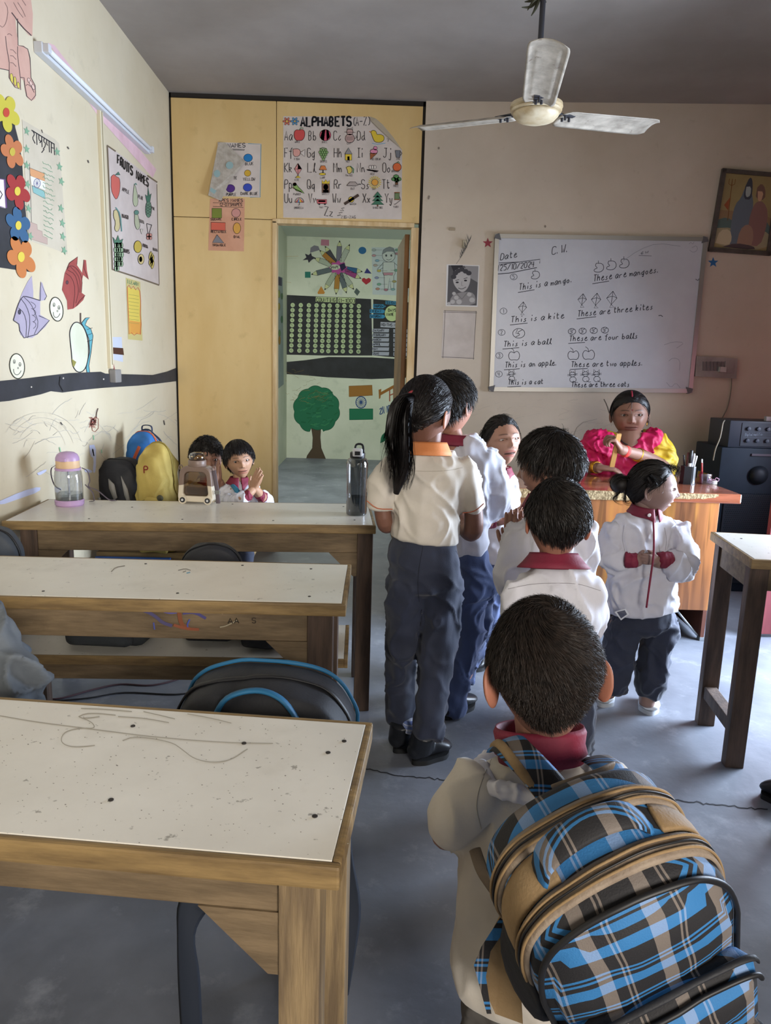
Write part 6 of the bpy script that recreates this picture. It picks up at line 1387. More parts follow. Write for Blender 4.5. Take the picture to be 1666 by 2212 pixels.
TR = garment('trousers', p, [[(1078, 1205, Y, 38, 30), (1078, 1260, Y, 42, 34)], [(1064, 1260, Y, 28), (1052, 1340, Y, 26), (1046, 1408, Y, 22)], [(1092, 1260, Y + .05, 26), (1082, 1340, Y + .05, 24), (1072, 1402, Y + .05, 20)]], mblu, side=sd, amp=.009, seed=61, scale=13)
collar('collar', p, ony(1079, 1022, Y), .047, .030, mmar, tilt=(0, 0, 1), front=(.25, -.95, 0), flare=1.4)
def g2x(mb):
    for i, (pp, r) in enumerate(([[(1045, 930), (1030, 962), (1022, 990)], [.012, .016, .012]], [[(1112, 925), (1122, 950), (1126, 975)], [.008, .012, .014]], [[(1060, 912), (1090, 900), (1120, 918)], [.006, .012, .02]])):
        strands(mb, [ony(a, b2, Y + .02) for a, b2 in pp], r, n=70, wid=.0007, noise=.016, seed=20 + i)
hair('hair', p, S, dm, Mh, hc, n=2600, L=.09, thick=.008, hl=[(0, .66), (35, .58), (60, .40), (85, .1), (110, -.3), (150, -.55), (180, -.6), (181, -.6)], whorl=(0, -.72, .6), swirl=0, lift=.005, mess=.16, extra=g2x)
shoe('shoe', p, bootpt(1052, 1430), bootpt(1022, 1452), mshoe, msole, W=.08, H=.06); shoe('shoe', p, bootpt(1078, 1420), bootpt(1062, 1440), mshoe, msole, W=.08, H=.06)

# ---- boy with joined palms, face turned left
Y = 2.2; face = (-.88, .46, -.12); sd = side_of((-.4, .9))
B = Body('person', '#9b6850'); hc = ony(1189, 1010, Y); Mh = rotm(face, 0, R(0))
S, dm = B.head(hc, Mh, .98, res=1, flare=20, eyes=True)
B.tubes([[(1180, 1060, Y, 30), (1185, 1105, Y, 32), (1188, 1150, Y, 66, 40), (1188, 1290, Y, 62, 44), (1188, 1400, Y, 60, 44)], [(1160, 1400, Y, 28), (1157, 1560, Y, 18), (1158, 1700, Y, 11)], [(1220, 1400, Y, 28), (1218, 1560, Y, 18), (1214, 1700, Y, 11)]], .009, side=sd)
def b2(mb):
    addpx(mb, [(1120, 1255, Y + .02, 19), (1112, 1225, Y + .06, 16), (1108, 1192, Y + .08, 14)], n=14)
    addpx(mb, [(1140, 1225, Y + .2, 17), (1124, 1195, Y + .14, 14), (1118, 1180, Y + .12, 13)], n=14)
    hand(mb, ony(1107, 1190, Y + .08), (-.02, .05, 1), (.35, .9, 0), .128, curl=(.04, .04, .05, .06), thumb=.15, sgn=1, spread=.02)
    hand(mb, ony(1117, 1184, Y + .118), (-.0, -.0, 1), (-.35, -.9, 0), .128, curl=(.04, .04, .05, .06), thumb=.15, sgn=-1, spread=.02)
B.tubes([], .0033, extra=b2)
p = B.build([mskin, meye], label='boy with joined palms and thick black hair, face turned left towards the girls', cat='person')
SH = garment('shirt', p, [[(1186, 1088, Y, 44, 36), (1192, 1118, Y, 82, 48), (1192, 1190, Y, 96, 62), (1188, 1280, Y, 96, 66), (1186, 1380, Y, 88, 62)],
    [(1125, 1140, Y, 34, 34), (1108, 1200, Y - .02, 32, 34), (1106, 1262, Y - .02, 32, 34), (1108, 1218, Y + .06, 22, 24)], [(1258, 1140, Y, 34, 36), (1272, 1200, Y + .02, 26, 34), (1255, 1250, Y + .1, 24, 28)]], mwhite, side=sd, amp=0.0104, seed=71, scale=12)
cuff(p, [(1106, 1222, Y + .065, 20), (1106, 1204, Y + .075, 18)]); cuff(p, [(1128, 1134, Y + .26, 16), (1140, 1150, Y + .26, 20)])
TR = garment('trousers', p, [[(1186, 1370, Y, 80, 56), (1188, 1440, Y, 82, 58)], [(1158, 1440, Y, 46), (1156, 1560, Y, 38), (1158, 1700, Y, 30)], [(1220, 1440, Y, 46), (1218, 1560, Y, 38), (1214, 1700, Y, 30)]], mnavy, side=sd, amp=.008, seed=81)
collar('collar', p, ony(1183, 1092, Y), .056, .034, mmar, front=(-.8, .5, 0), flare=1.4)
def b2x(mb):
    for i, (pp, r) in enumerate(([[(1205, 955), (1222, 935), (1230, 928)], [.01, .014, .02]], [[(1200, 955), (1185, 940), (1180, 934)], [.01, .012, .014]])): strands(mb, [ony(a, b_, Y) for a, b_ in pp], r, n=40, wid=.0009, noise=.01, seed=30 + i)
hair('hair', p, S, dm, Mh, hc, n=4500, L=.05, thick=.013, lift=.006, mess=.16, swirl=.5, whorl=(.1, .45, .85), extra=b2x, thf=lambda D: .5 + .7 * sst(-.3, .4, D[:, 2]))
shoe('shoe', p, bootpt(1160, 1762), bootpt(1140, 1700), mshoe, msole); shoe('shoe', p, bootpt(1214, 1762), bootpt(1200, 1700), mshoe, msole)

# ---- smaller boy in front of him, back of the head to us
Y = 1.84; face = (.05, .97, -.2); sd = (1, -.05, 0)
B = Body('person', '#9a6248'); hc = ony(1204, 1127, Y); Mh = rotm(face, 0, R(-4))
S, dm = B.head(hc, Mh, .98, res=0, flare=20, earcol='#a8644a')
B.tubes([[(1198, 1180, Y, 34), (1196, 1222, Y + .01, 27), (1196, 1262, Y + .02, 26, 20), (1196, 1300, Y, 70, 40), (1200, 1400, Y, 66, 42), (1205, 1500, Y, 66, 46)], [(1165, 1500, Y, 28), (1164, 1660, Y, 18), (1166, 1840, Y, 12)], [(1240, 1500, Y, 28), (1239, 1660, Y, 18), (1234, 1840, Y, 12)]], .009, side=sd)
def b3(mb):
    for s_, x0 in ((-1, 1105), (1, 1290)):
        addpx(mb, [(x0, 1330, Y + .02, 22), (x0 - s_ * 20, 1330, Y + .07, 18), (x0 - s_ * 45, 1310, Y + .11, 15)], n=12); hand(mb, ony(x0 - s_ * 47, 1308, Y + .11), (-s_ * .8, .0, .6), (-s_, 0, 0), .115, sgn=-s_)
B.tubes([], .004, extra=b3)
p = B.build([mskin, meye], label='small boy seen from behind with a wide maroon collar over his white shirt', cat='person')
SH = garment('shirt', p, [[(1196, 1226, Y, 52, 38), (1196, 1248, Y, 88, 46), (1194, 1300, Y, 104, 56), (1198, 1370, Y, 92, 58), (1204, 1440, Y, 80, 54)],
    [(1122, 1262, Y, 32), (1108, 1305, Y + .0, 32), (1112, 1350, Y + .05, 30), (1135, 1345, Y + .08, 24)], [(1268, 1262, Y, 32), (1276, 1305, Y, 32), (1270, 1350, Y + .05, 30), (1250, 1345, Y + .08, 24)]], mwhite, side=sd, amp=0.0078, seed=91, scale=11)
TR = garment('trousers', p, [[(1204, 1430, Y, 76, 50), (1204, 1520, Y, 80, 56)], [(1166, 1520, Y, 46), (1164, 1650, Y, 38), (1166, 1850, Y, 31)], [(1242, 1520, Y, 46), (1240, 1650, Y, 38), (1236, 1850, Y, 31)]], mnavy, side=sd, amp=.008, seed=95)
collar('collar', p, ony(1196, 1222, Y), .058, .034, mmar, tilt=(0, .25, 1), front=(.05, 1, 0), flare=1.62, drop=.95, point=.02, rb=.05)
seam(SH, [(1098, 1272), (1150, 1262), (1200, 1260), (1250, 1262), (1298, 1276)], p)
hair('hair', p, S, dm, Mh, hc, n=4200, L=.03, thick=.009, lift=.003, mess=.15, swirl=1.0, whorl=(.1, .35, .92), thf=lambda D: .4 + .8 * sst(-.4, .4, D[:, 2]))
shoe('shoe', p, bootpt(1164, 1925), bootpt(1160, 1830), mshoe, msole); shoe('shoe', p, bootpt(1238, 1925), bootpt(1242, 1830), mshoe, msole)

# ---- boy nearest to us, wearing the plaid backpack
Y = .985; face = (.03, .96, -.22); sd = (1, -.1, 0)
B = Body('person', '#93604a'); hc = ony(1178, 1456, Y); Mh = rotm(face, 0, R(5))
S, dm = B.head(hc, Mh, .95, res=0, flare=42, earcol='#9c6048', earsize=1.15)
B.tubes([[(1172, 1540, Y, 62), (1170, 1620, Y, 56), (1165, 1690, Y, 60, 45), (1160, 1760, Y, 100, 55), (1150, 1900, Y, 110, 75), (1150, 2150, Y, 120, 90), (1150, 2300, Y, 120, 90)], [(1085, 2280, Y, 50), (1095, 2600, Y, 36), (1105, 2950, Y, 24)], [(1225, 2280, Y, 50), (1225, 2600, Y, 36), (1225, 2950, Y, 24)],
    [(1000, 1760, Y, 40), (965, 1800, Y + .02, 36), (985, 1790, Y + .12, 30)]], .009, side=sd)
def b4(mb): hand(mb, ony(990, 1785, Y + .12), (.4, .9, .1), (.6, -.3, 0), .115, sgn=-1, curl=(.7, .75, .8, .85))
B.tubes([], .004, extra=b4)
p = B.build([mskin, meye], label='nearest boy, back to us, cropped hair and large ears, shouldering the plaid backpack', cat='person')
B4 = p
SH = garment('shirt', p, [[(1170, 1650, Y, 92, 62), (1165, 1690, Y, 150, 75), (1165, 1780, Y, 165, 92), (1140, 1900, Y, 150, 100), (1130, 2030, Y, 148, 105), (1130, 2130, Y, 138, 100)],
    [(1045, 1690, Y, 68, 70), (1000, 1730, Y + .0, 64, 68), (985, 1775, Y + .02, 54, 58), (1000, 1790, Y + .1, 44, 46)], [(1290, 1690, Y, 58, 62), (1310, 1760, Y, 52, 60), (1310, 1850, Y + .05, 46, 50)]], mcream, side=sd, amp=0.0078, seed=101, vox=.005, scale=11, smooth=8)
TR = garment('trousers', p, [[(1140, 2110, Y, 130, 95), (1140, 2250, Y, 140, 100)], [(1085, 2250, Y, 85), (1095, 2600, Y, 70), (1105, 2900, Y, 55)], [(1225, 2250, Y, 85), (1225, 2600, Y, 70), (1225, 2900, Y, 55)]], mat('trouser_grey', '#55524f', .8, bump=.08, bscale=240), side=sd, amp=.008, seed=105)
nk = ony(1168, 1628, Y); seam(SH, [(1062, 1640), (1040, 1690), (1030, 1740), (1040, 1790)], p, mat('thread_cream', '#a39b8f', .8), r=.0006)
collar('collar', p, nk, .060, .040, mmar, tilt=(-.05, .28, 1), front=(.05, 1, 0), flare=1.12, drop=.75, gap=.3, rb=.052)
# the white shirt neck rumpled around the maroon collar
mb = MB(); P = []
for t in np.linspace(0, 2 * math.pi, 28, endpoint=False): P.append(nk + np.array([.086 * math.sin(t), -.074 * math.cos(t) - .003, -.034 + .010 * math.cos(t) + .003 * math.sin(7 * t)]))
P.append(P[0]); mb.tube(P, .013, n=12, cap=False); me = remesh(mb, .004, 3); co, no = mverts(me); co = fold(co, no, .004, 7, scale=38); me.vertices.foreach_set('co', co.ravel()); me.update(); me.name = 'neckband'; link('neckband', me, p, mwhite, True)
hair('hair', p, S, dm, Mh, hc, n=16000, L=.040, thick=.007, lift=.005, mess=.14, swirl=1.3, whorl=(-.06, .42, .88), wid=.00042,
     m=mat('hair_brownblack', '#1b1614', .6, spec=.3, var='#2e2520', vscale=90), Lf=lambda D: .3 + .9 * sst(-.1, .6, D[:, 2]), thf=lambda D: .12 + 1.0 * sst(-.25, .65, D[:, 2]),
     hl=[(0, .6), (60, .35), (78, .1), (95, .0), (110, -.2), (140, -.58), (180, -.68), (181, -.68)])
shoe('shoe', p, (.23, .93, 0), (.24, 1.10, 0), mshoe, msole); shoe('shoe', p, (.34, .93, 0), (.36, 1.10, 0), mshoe, msole)

# ---- toddler girl in profile
Y = 2.88; face = (.93, -.36, .02); sd = (1, .12, 0)
B = Body('person', '#8f6c60'); hc = ony(1409, 1055, Y); Mh = rotm(face, 0, R(0))
S, dm = B.head(hc, Mh, .99, res=1, feat=dict(mo=.025, jaw=.22, fat=1), look=(-.1, .05), lips='#a3726c')
B.tubes([[(1395, 1085, Y, 24), (1392, 1115, Y, 24), (1390, 1150, Y, 56, 34), (1388, 1300, Y, 58, 40), (1388, 1350, Y, 54, 38)], [(1345, 1350, Y, 28), (1325, 1430, Y, 22), (1312, 1500, Y, 17)], [(1425, 1350, Y, 28), (1412, 1430, Y, 22), (1397, 1520, Y - .02, 17)],
    [(1335, 1150, Y, 20), (1325, 1205, Y, 18), (1380, 1210, Y - .1, 15)], [(1452, 1150, Y, 20), (1468, 1215, Y, 18), (1420, 1212, Y - .1, 15)]], .008, side=sd)
def t1(mb):
    hand(mb, ony(1378, 1212, Y - .10), (.75, -.1, .3), (0, .9, -.2), .092, curl=(.5, .55, .6, .6), sgn=1, thumb=.3)
    hand(mb, ony(1420, 1210, Y - .11), (-.8, -.25, .1), (.0, 1, -.1), .092, curl=(.7, .8, .85, .9), sgn=-1, thumb=.3)
B.tubes([], .003, extra=t1)
p = B.build([mskin, meye], label='small girl with a dark bun and white shoes standing with clasped hands beside the desk', cat='person')
SH = garment('shirt', p, [[(1390, 1110, Y, 36, 28), (1388, 1132, Y, 66, 40), (1388, 1200, Y, 74, 50), (1388, 1260, Y, 76, 54), (1388, 1316, Y, 78, 56)],
    [(1334, 1140, Y, 28, 30), (1318, 1190, Y - .02, 32, 34), (1330, 1212, Y - .05, 28, 30), (1354, 1210, Y - .08, 20, 22)], [(1452, 1140, Y, 28, 30), (1472, 1195, Y - .02, 32, 34), (1468, 1222, Y - .05, 30, 32), (1442, 1212, Y - .09, 20, 22)]], mwhite, side=sd, amp=0.0097, seed=111, vox=.0055, scale=14, round_=.1)
cuff(p, [(1352, 1210, Y - .085, 18), (1376, 1211, Y - .10, 16)]); cuff(p, [(1446, 1210, Y - .09, 19), (1424, 1210, Y - .105, 16)])
TR = garment('trousers', p, [[(1390, 1300, Y, 66, 48), (1388, 1350, Y, 68, 48)], [(1348, 1350, Y, 38, 42), (1335, 1420, Y, 36, 38), (1322, 1470, Y, 36, 36), (1316, 1487, Y, 28, 30)], [(1428, 1350, Y, 36, 42), (1415, 1420, Y - .01, 32, 36), (1405, 1470, Y - .02, 34, 34), (1398, 1500, Y - .02, 25, 27)]], mnavy, side=sd, amp=.009, seed=121, scale=13, fs=(1, 1, .6))
collar('collar', p, ony(1394, 1108, Y), .052, .034, mmar, tilt=(.05, -.1, 1), front=(.35, -.93, 0), flare=1.38, point=.012)
seam(SH, [(1348, 1135), (1345, 1165), (1350, 1190)], p); seam(SH, [(1436, 1140), (1440, 1165), (1438, 1188)], p); seam(SH, [(1424, 1176), (1428, 1200), (1445, 1200)], p)
b = MB(); P = [ony(a, b_, Y - .002 * 0 - d) for a, b_, d in ((1412, 1125, .125), (1413, 1160, .148), (1412, 1200, .158), (1404, 1260, .166), (1397, 1312, .166))]
b.tube(P, .0042, n=6, sub=4); b.build('placket', mmar, p, smooth=True)
b = MB(); c_ = ony(1403, 1113, Y - .085); b.lathe([(0, -.002), (.006, -.002), (.007, 0), (.006, .002), (0, .0025)], n=16, M=Matrix.Translation(Vector(c_)) @ Matrix.Rotation(R(90), 4, 'X')); b.build('button', mat('button_pearl', '#e8e8ea', .25), p)
b = MB(); q = [ony(1328, 1322, Y - .13), ony(1352, 1315, Y - .13), ony(1360, 1327, Y - .135), ony(1342, 1340, Y - .135)]
b.add(q + [a + np.array([0, .004, 0]) for a in q], [(0, 1, 2, 3), (7, 6, 5, 4), (0, 4, 5, 1), (1, 5, 6, 2), (2, 6, 7, 3), (3, 7, 4, 0)]); b.build('id_card', mat('card_white', '#c9ccd4', .5), p)
q = [ony(1333, 1322, Y - .1312), ony(1350, 1318, Y - .1312), ony(1355, 1327, Y - .1362), ony(1342, 1336, Y - .1362)]; pydata('card_print', q, [(0, 1, 2, 3)], p, mat('card_navy', '#2b3350', .5))
def tx(mb):
    bc = ony(1340, 1046, Y + .03); mb.lathe([(0, -.036), (.02, -.032), (.034, -.015), (.038, 0), (.034, .016), (.02, .03), (0, .034)], bc, 20)
    for i in range(9):
        a = RNG.uniform(0, 6.28); strands(mb, [bc + np.array([.035 * math.cos(a + t), -.01 + .03 * math.sin(i), .034 * math.sin(a + t)]) for t in (0, .9, 1.8, 2.6)], [.006, .008, .008, .006], n=36, wid=.0008, noise=.006, seed=i + 50)
    for i, (pp, r) in enumerate(([[(1340, 1060), (1328, 1078), (1345, 1086)], [.004, .008, .01]], [[(1350, 1060), (1350, 1085), (1372, 1082)], [.004, .006, .008]], [[(1405, 1025), (1425, 1040), (1412, 1065)], [.01, .02, .02]], [[(1430, 1005), (1455, 1010), (1462, 1030)], [.008, .016, .018]], [[(1400, 1030), (1405, 1050), (1395, 1066)], [.008, .014, .018]], [[(1440, 1008), (1464, 1015), (1458, 1035)], [.008, .012, .016]])):
        strands(mb, [ony(a, b_, Y - (.085 if i in (2, 4) else .03)) for a, b_ in pp], r, n=60, wid=.0007, noise=.014, seed=70 + i)
hair('hair', p, S, dm, Mh, hc, n=3600, L=.10, thick=.010, hl=[(0, .68), (40, .55), (65, .35), (90, .05), (115, -.3), (150, -.5), (180, -.55), (181, -.55)], whorl=(0, -.75, .55), swirl=0, lift=.004, mess=.12, extra=tx, label='dark hair gathered in a small bun')
shoe('shoe', p, bootpt(1392, 1510), bootpt(1406, 1546), mshw, msow, W=.088, H=.066, ank=ony(1396, 1508, Y - .02), ankr=.03); shoe('shoe', p, bootpt(1316, 1503), bootpt(1300, 1528), mshw, msow, W=.088, H=.066, ank=ony(1314, 1496, Y), ankr=.03)

# ---- teacher behind the desk
Y = 4.5; face = (-.22, -.97, -.02); sd = (1, 0, 0)
B = Body('person', '#94634b'); hc = ony(1361, 896, Y); Mh = rotm(face, 0, R(-3))
S, dm = B.head(hc, Mh, 1.30, res=1, feat=dict(jaw=.17, fat=1.5, eh=.72), look=(.05, 0), lips='#6f3d3a', bindi='#7a1f22', earsize=.9)
B.tubes([[(1363, 935, Y, 26, 24), (1361, 952, Y - .03, 38, 32), (1357, 978, Y - .075, 26, 26), (1350, 1000, Y - .12, 9, 12)], [(1364, 920, Y, 24), (1362, 945, Y, 26), (1360, 965, Y, 64, 32), (1358, 1010, Y, 66, 40), (1358, 1120, Y, 70, 46), (1358, 1180, Y - .02, 74, 50)], [(1335, 1180, Y, 34), (1335, 1190, Y - .22, 30), (1335, 1340, Y - .22, 20)], [(1385, 1180, Y, 34), (1385, 1190, Y - .22, 30), (1385, 1340, Y - .22, 20)]], .01, side=sd)
def tch(mb):
    addpx(mb, [(1440, 1000, Y - .02, 20), (1436, 1012, Y - .08, 18), (1395, 988, Y - .26, 14), (1350, 974, Y - .34, 11), (1340, 970, Y - .35, 11)], n=16)
    hand(mb, ony(1342, 971, Y - .35), (-.6, -.1, .8), (-.6, .3, -.7), .165, curl=(.9, .95, 1.0, 1.0), sgn=-1, thumb=.8)
    addpx(mb, [(1268, 985, Y, 20), (1262, 1008, Y - .06, 19), (1282, 1009, Y - .17, 13), (1296, 1011, Y - .23, 11)], n=16)
    hand(mb, ony(1296, 1010, Y - .23), (.85, -.15, -.05), (0, .1, -1), .165, curl=(.35, .38, .4, .42), sgn=1, thumb=.5)
B.tubes([], .004, extra=tch)
p = B.build([mskin, meye], label='teacher in yellow blouse and pink wrap seated behind the desk holding a wooden ruler', cat='person')
TE = p
myel = mat('blouse_yellow', '#e0c22f', .55, var='#cfae25', vscale=8, bump=.05, bscale=200); mpink = mat('wrap_pink', '#d8165f', .6, var='#c01052', vscale=9, bump=.06, bscale=200)
def vneck(co): return co
garment('blouse', p, [[(1390, 948, Y, 30, 26), (1412, 972, Y, 38, 34), (1375, 1012, Y, 74, 46), (1364, 1120, Y, 76, 50)], [(1330, 948, Y, 26, 24), (1312, 972, Y, 36, 34), (1330, 1020, Y, 60, 46)], [(1415, 953, Y, 27, 30), (1430, 980, Y - .01, 27, 32), (1434, 1010, Y - .05, 25, 30), (1424, 1008, Y - .12, 19, 24)], [(1292, 962, Y, 24), (1272, 1000, Y - .03, 22)]], myel, side=sd, amp=.008, seed=131, scale=12)
garment('pink_wrap', p, [[(1300, 948, Y - .01, 34, 34), (1290, 975, Y - .04, 40, 46), (1280, 1000, Y - .07, 34, 40), (1276, 1008, Y - .14, 26, 26)], [(1312, 985, Y - .05, 34, 40), (1330, 1030, Y - .06, 58, 44), (1350, 1120, Y - .04, 70, 48)],
    [(1418, 936, Y - .03, 17, 14), (1402, 950, Y - .10, 19, 10), (1385, 975, Y - .125, 24, 10), (1372, 1003, Y - .13, 30, 12), (1355, 1030, Y - .10, 36, 16)]], mpink, side=sd, amp=.010, seed=141, scale=18, fs=(1.2, 1.2, .5))
for q, r in (([(1290, 1010, Y - .205, 13.5), (1284, 1009, Y - .18, 13.5)], 0), ):
    mb = MB(); addpx(mb, q, n=20, round_=.1); mb.build('bangle', mat('gold', '#c98f2b', .3, metal=.8), p, smooth=True)
for i in range(3):
    mb = MB(); addpx(mb, [(1377 + i * 5, 982 + i * 2, Y - .29 + i * .012, 15.5), (1379 + i * 5, 983 + i * 2, Y - .287 + i * .012, 15.5)], n=20, round_=.1); mb.build('bangle', mat('gold', '#c98f2b', .3, metal=.8), p, smooth=True)
mb = MB(); addpx(mb, [(1349, 974, Y - .338, 12.5), (1354, 976, Y - .33, 13)], n=18, round_=.2); mb.build('wrist_thread', mat('thread_red', '#e0433a', .7), p, smooth=True)
mgold = mat('gold', '#c98f2b', .3, metal=.8)
b = MB(); P = [ony(x, y, Y - d) for x, y, d in ((1388, 930, .06), (1386, 945, .09), (1366, 962, .12), (1344, 954, .11), (1336, 935, .08))]; b.tube(P, .004, n=8, sub=5); b.build('necklace', mat('bead_black', '#1c1a18', .3), p, smooth=True)
e_ = ony(1398, 916, Y - .03); b = MB(); V, Fc = loft([e_ + np.array([.004 * math.cos(t), .009 * math.cos(t), .011 * math.sin(t)]) for t in np.linspace(0, 2 * math.pi, 16)], .002, n=6); b.add(V, Fc); b.build('earring', mgold, p, smooth=True)
def tex(mb):
    mb.lathe([(0, -.045), (.03, -.035), (.045, 0), (.03, .035), (0, .045)], hc + np.array([.02, .12, .0]), 18)
    for i, (pp, r) in enumerate(([[(1325, 880), (1322, 900), (1325, 925)], [.004, .006, .01]], [[(1397, 880), (1400, 905), (1402, 925)], [.004, .008, .012]])): strands(mb, [ony(a, b_, Y - .03) for a, b_ in pp], r, n=36, wid=.0009, noise=.012, seed=90 + i)
hair('hair', p, S, dm, Mh, hc, n=3600, L=.14, thick=.013, hl=[(0, .60), (25, .56), (50, .40), (70, .18), (90, .0), (115, -.3), (150, -.55), (180, -.6), (181, -.6)], whorl=(0, -.80, .60), swirl=0, lift=.001, mess=.05, m=mhs, extra=tex)
sp = []
for t in np.linspace(-.66, -.28, 10):
    d_ = unit([0.0, t * 1.0, math.sqrt(max(0, 1 - t * t))]); sp.append((S(np.array([d_]), out=.016, detail=False)[0]) @ Mh.T + hc)
b = MB(); b.tube(sp, [.002] + [.005] * 8 + [.002], n=8); b.build('parting_colour', mat('vermilion', '#8f1f33', .8), p, smooth=True)
mbm = mat('ruler_wood', '#c79c5e', .6, var='#ad7f43', vscale=6, stretch=(1, 1, .3))
P0, P1 = ony(1337, 940, Y - .385), ony(1322, 1008, Y - .30); P0 = P0 + (P0 - P1) * .04
d = unit(P0 - P1); s_ = unit(np.cross(d, [0, 1, 0])); n_ = np.cross(d, s_)
b = MB(); q = []
for e in (P1, P0):
    for a, c2 in ((-1, -1), (1, -1), (1, 1), (-1, 1)): q.append(e + s_ * .0135 * a + n_ * .006 * c2)
b.add(q, [(0, 1, 2, 3), (7, 6, 5, 4), (0, 4, 5, 1), (1, 5, 6, 2), (2, 6, 7, 3), (3, 7, 4, 0)]); b.build('wooden_ruler', mbm, label='wooden ruler gripped upright in the hand of the teacher', cat='ruler')

# ---- two boys seated at the back
def seated(hx, hy, Y, face, roll, skin, lab, seed, hw, curly=False, look=(0, 0), tilt=0, hs=1.0, arms=True, mo=.01):
    sd = (1, 0, 0); B = Body('person', skin); hc = ony(hx, hy, Y); Mh = rotm(face, 0, roll); k = .0024
    S, dm = B.head(hc, Mh, hs, res=1, feat=dict(mo=mo, jaw=.3), look=look, lips='#9c5b50', flare=24)
    X = hx; y0 = hy
    B.tubes([[(X, y0 + 30, Y, 14), (X, y0 + 52, Y, 15), (X, y0 + 68, Y, 34, 20), (X, y0 + 165, Y, 34, 26), (X, y0 + 178, Y, 34, 24)], [(X - 18, y0 + 180, Y, 14), (X - 18, y0 + 182, Y - .2, 13), (X - 18, y0 + 330, Y - .2, 12)], [(X + 18, y0 + 180, Y, 14), (X + 18, y0 + 182, Y - .2, 13), (X + 18, y0 + 330, Y - .2, 12)]], .009, side=sd)
    return B, hc, Mh, S, dm
Y = 3.78
B, hc, Mh, S, dm = seated(517, 994, Y, (.32, -.94, .0), R(-8), '#b07d56', '', 1, 0, look=(-.12, -.05), mo=.012, hs=.91)
def s2(mb):
    addpx(mb, [(566, 1075, Y - .06, 12), (556, 1062, Y - .10, 10), (549, 1054, Y - .12, 9)], n=12); addpx(mb, [(520, 1080, Y - .2, 12), (540, 1064, Y - .18, 10), (546, 1057, Y - .16, 9)], n=12)
    hand(mb, ony(549, 1055, Y - .12), (.35, .05, .9), (-.35, -.8, .1), .108, curl=(.12, .12, .15, .2), sgn=-1, thumb=.3, spread=.03); hand(mb, ony(545, 1057, Y - .165), (.35, -.05, .9), (.35, .8, -.1), .108, curl=(.12, .12, .15, .2), sgn=1, thumb=.3, spread=.03)
B.tubes([], .003, extra=s2)
p = B.build([mskin, meye], label='seated boy with a smooth black fringe and joined palms, by the doorway', cat='person')
SH = garment('shirt', p, [[(516, 1042, Y, 18, 16), (515, 1056, Y, 36, 22), (515, 1110, Y, 38, 28), (516, 1165, Y, 38, 30)], [(490, 1060, Y, 17), (488, 1085, Y - .05, 18), (515, 1082, Y - .18, 14), (530, 1074, Y - .2, 11)], [(545, 1060, Y, 16), (568, 1085, Y + .0, 18), (570, 1078, Y - .05, 14)]], mwhite, amp=0.0104, seed=151, scale=17, vox=.006)
cuff(p, [(527, 1076, Y - .195, 12.5), (541, 1066, Y - .185, 11)]); cuff(p, [(568, 1076, Y - .05, 13), (559, 1067, Y - .09, 11)])
collar('collar', p, ony(516, 1042, Y), .042, .03, mmar, front=(.3, -.95, 0), flare=1.6, point=.03)
TR = garment('trousers', p, [[(516, 1158, Y, 38, 30), (516, 1162, Y - .05, 40, 28)], [(500, 1172, Y - .04, 17), (500, 1176, Y - .2, 16), (500, 1310, Y - .22, 15)], [(534, 1172, Y - .04, 17), (534, 1176, Y - .2, 16), (534, 1310, Y - .22, 15)]], mnavy, amp=.004, seed=153)
hair('hair', p, S, dm, Mh, hc, n=4200, L=.06, thick=.012, lift=.003, mess=.08, swirl=.25, whorl=(.1, .35, .95), m=mhs, Lf=lambda D: .35 + .75 * sst(.62, .95, D[:, 2]) + .5 * sst(-.1, .4, D[:, 1]), hl=[(0, .52), (25, .56), (45, .40), (70, .12), (85, -.08), (100, -.1), (140, -.4), (180, -.5), (181, -.5)])
line_part('bag_strap', p, [ony(502, 1048, Y - .05), ony(512, 1060, Y - .10), ony(521, 1080, Y - .10), ony(522, 1096, Y - .1)], [.010, .013, .013, .012], mat('strap_teal', '#2f7391', .7), n=10)
B, hc, Mh, S, dm = seated(446, 990, Y + .15, (.40, -.92, -.02), R(4), '#9c6b52', '', 2, 0, look=(.1, -.08), hs=1.0); Y += .15
def s1(mb):
    addpx(mb, [(462, 1052, Y - .12, 11), (468, 1040, Y - .16, 9)], n=12); addpx(mb, [(480, 1055, Y - .1, 11), (474, 1040, Y - .14, 9)], n=12)
    hand(mb, ony(468, 1040, Y - .165), (.08, -.02, 1), (.8, .3, 0), .11, curl=(.06, .06, .08, .1), sgn=1, thumb=.2, spread=.02); hand(mb, ony(474, 1040, Y - .14), (.06, .02, 1), (-.8, -.3, 0), .11, curl=(.06, .06, .08, .1), sgn=-1, thumb=.2, spread=.02)
B.tubes([], .003, extra=s1)
p = B.build([mskin, meye], label='curly-haired seated boy peeping from behind the brown and cream bottle', cat='person')
SH = garment('shirt', p, [[(446, 1040, Y, 18, 16), (446, 1056, Y, 36, 22), (446, 1110, Y, 38, 28), (446, 1165, Y, 38, 30)], [(480, 1062, Y - .02, 16), (488, 1085, Y - .06, 17), (482, 1068, Y - .09, 12)], [(415, 1062, Y, 16), (415, 1085, Y - .06, 16), (450, 1075, Y - .14, 12)]], mwhite, amp=0.0104, seed=161, scale=17, vox=.006)
cuff(p, [(484, 1066, Y - .09, 12.5), (482, 1053, Y - .1, 11)]); cuff(p, [(452, 1072, Y - .14, 12), (460, 1058, Y - .13, 11)])
collar('collar', p, ony(447, 1040, Y), .042, .03, mmar, front=(.3, -.95, 0), flare=1.5)
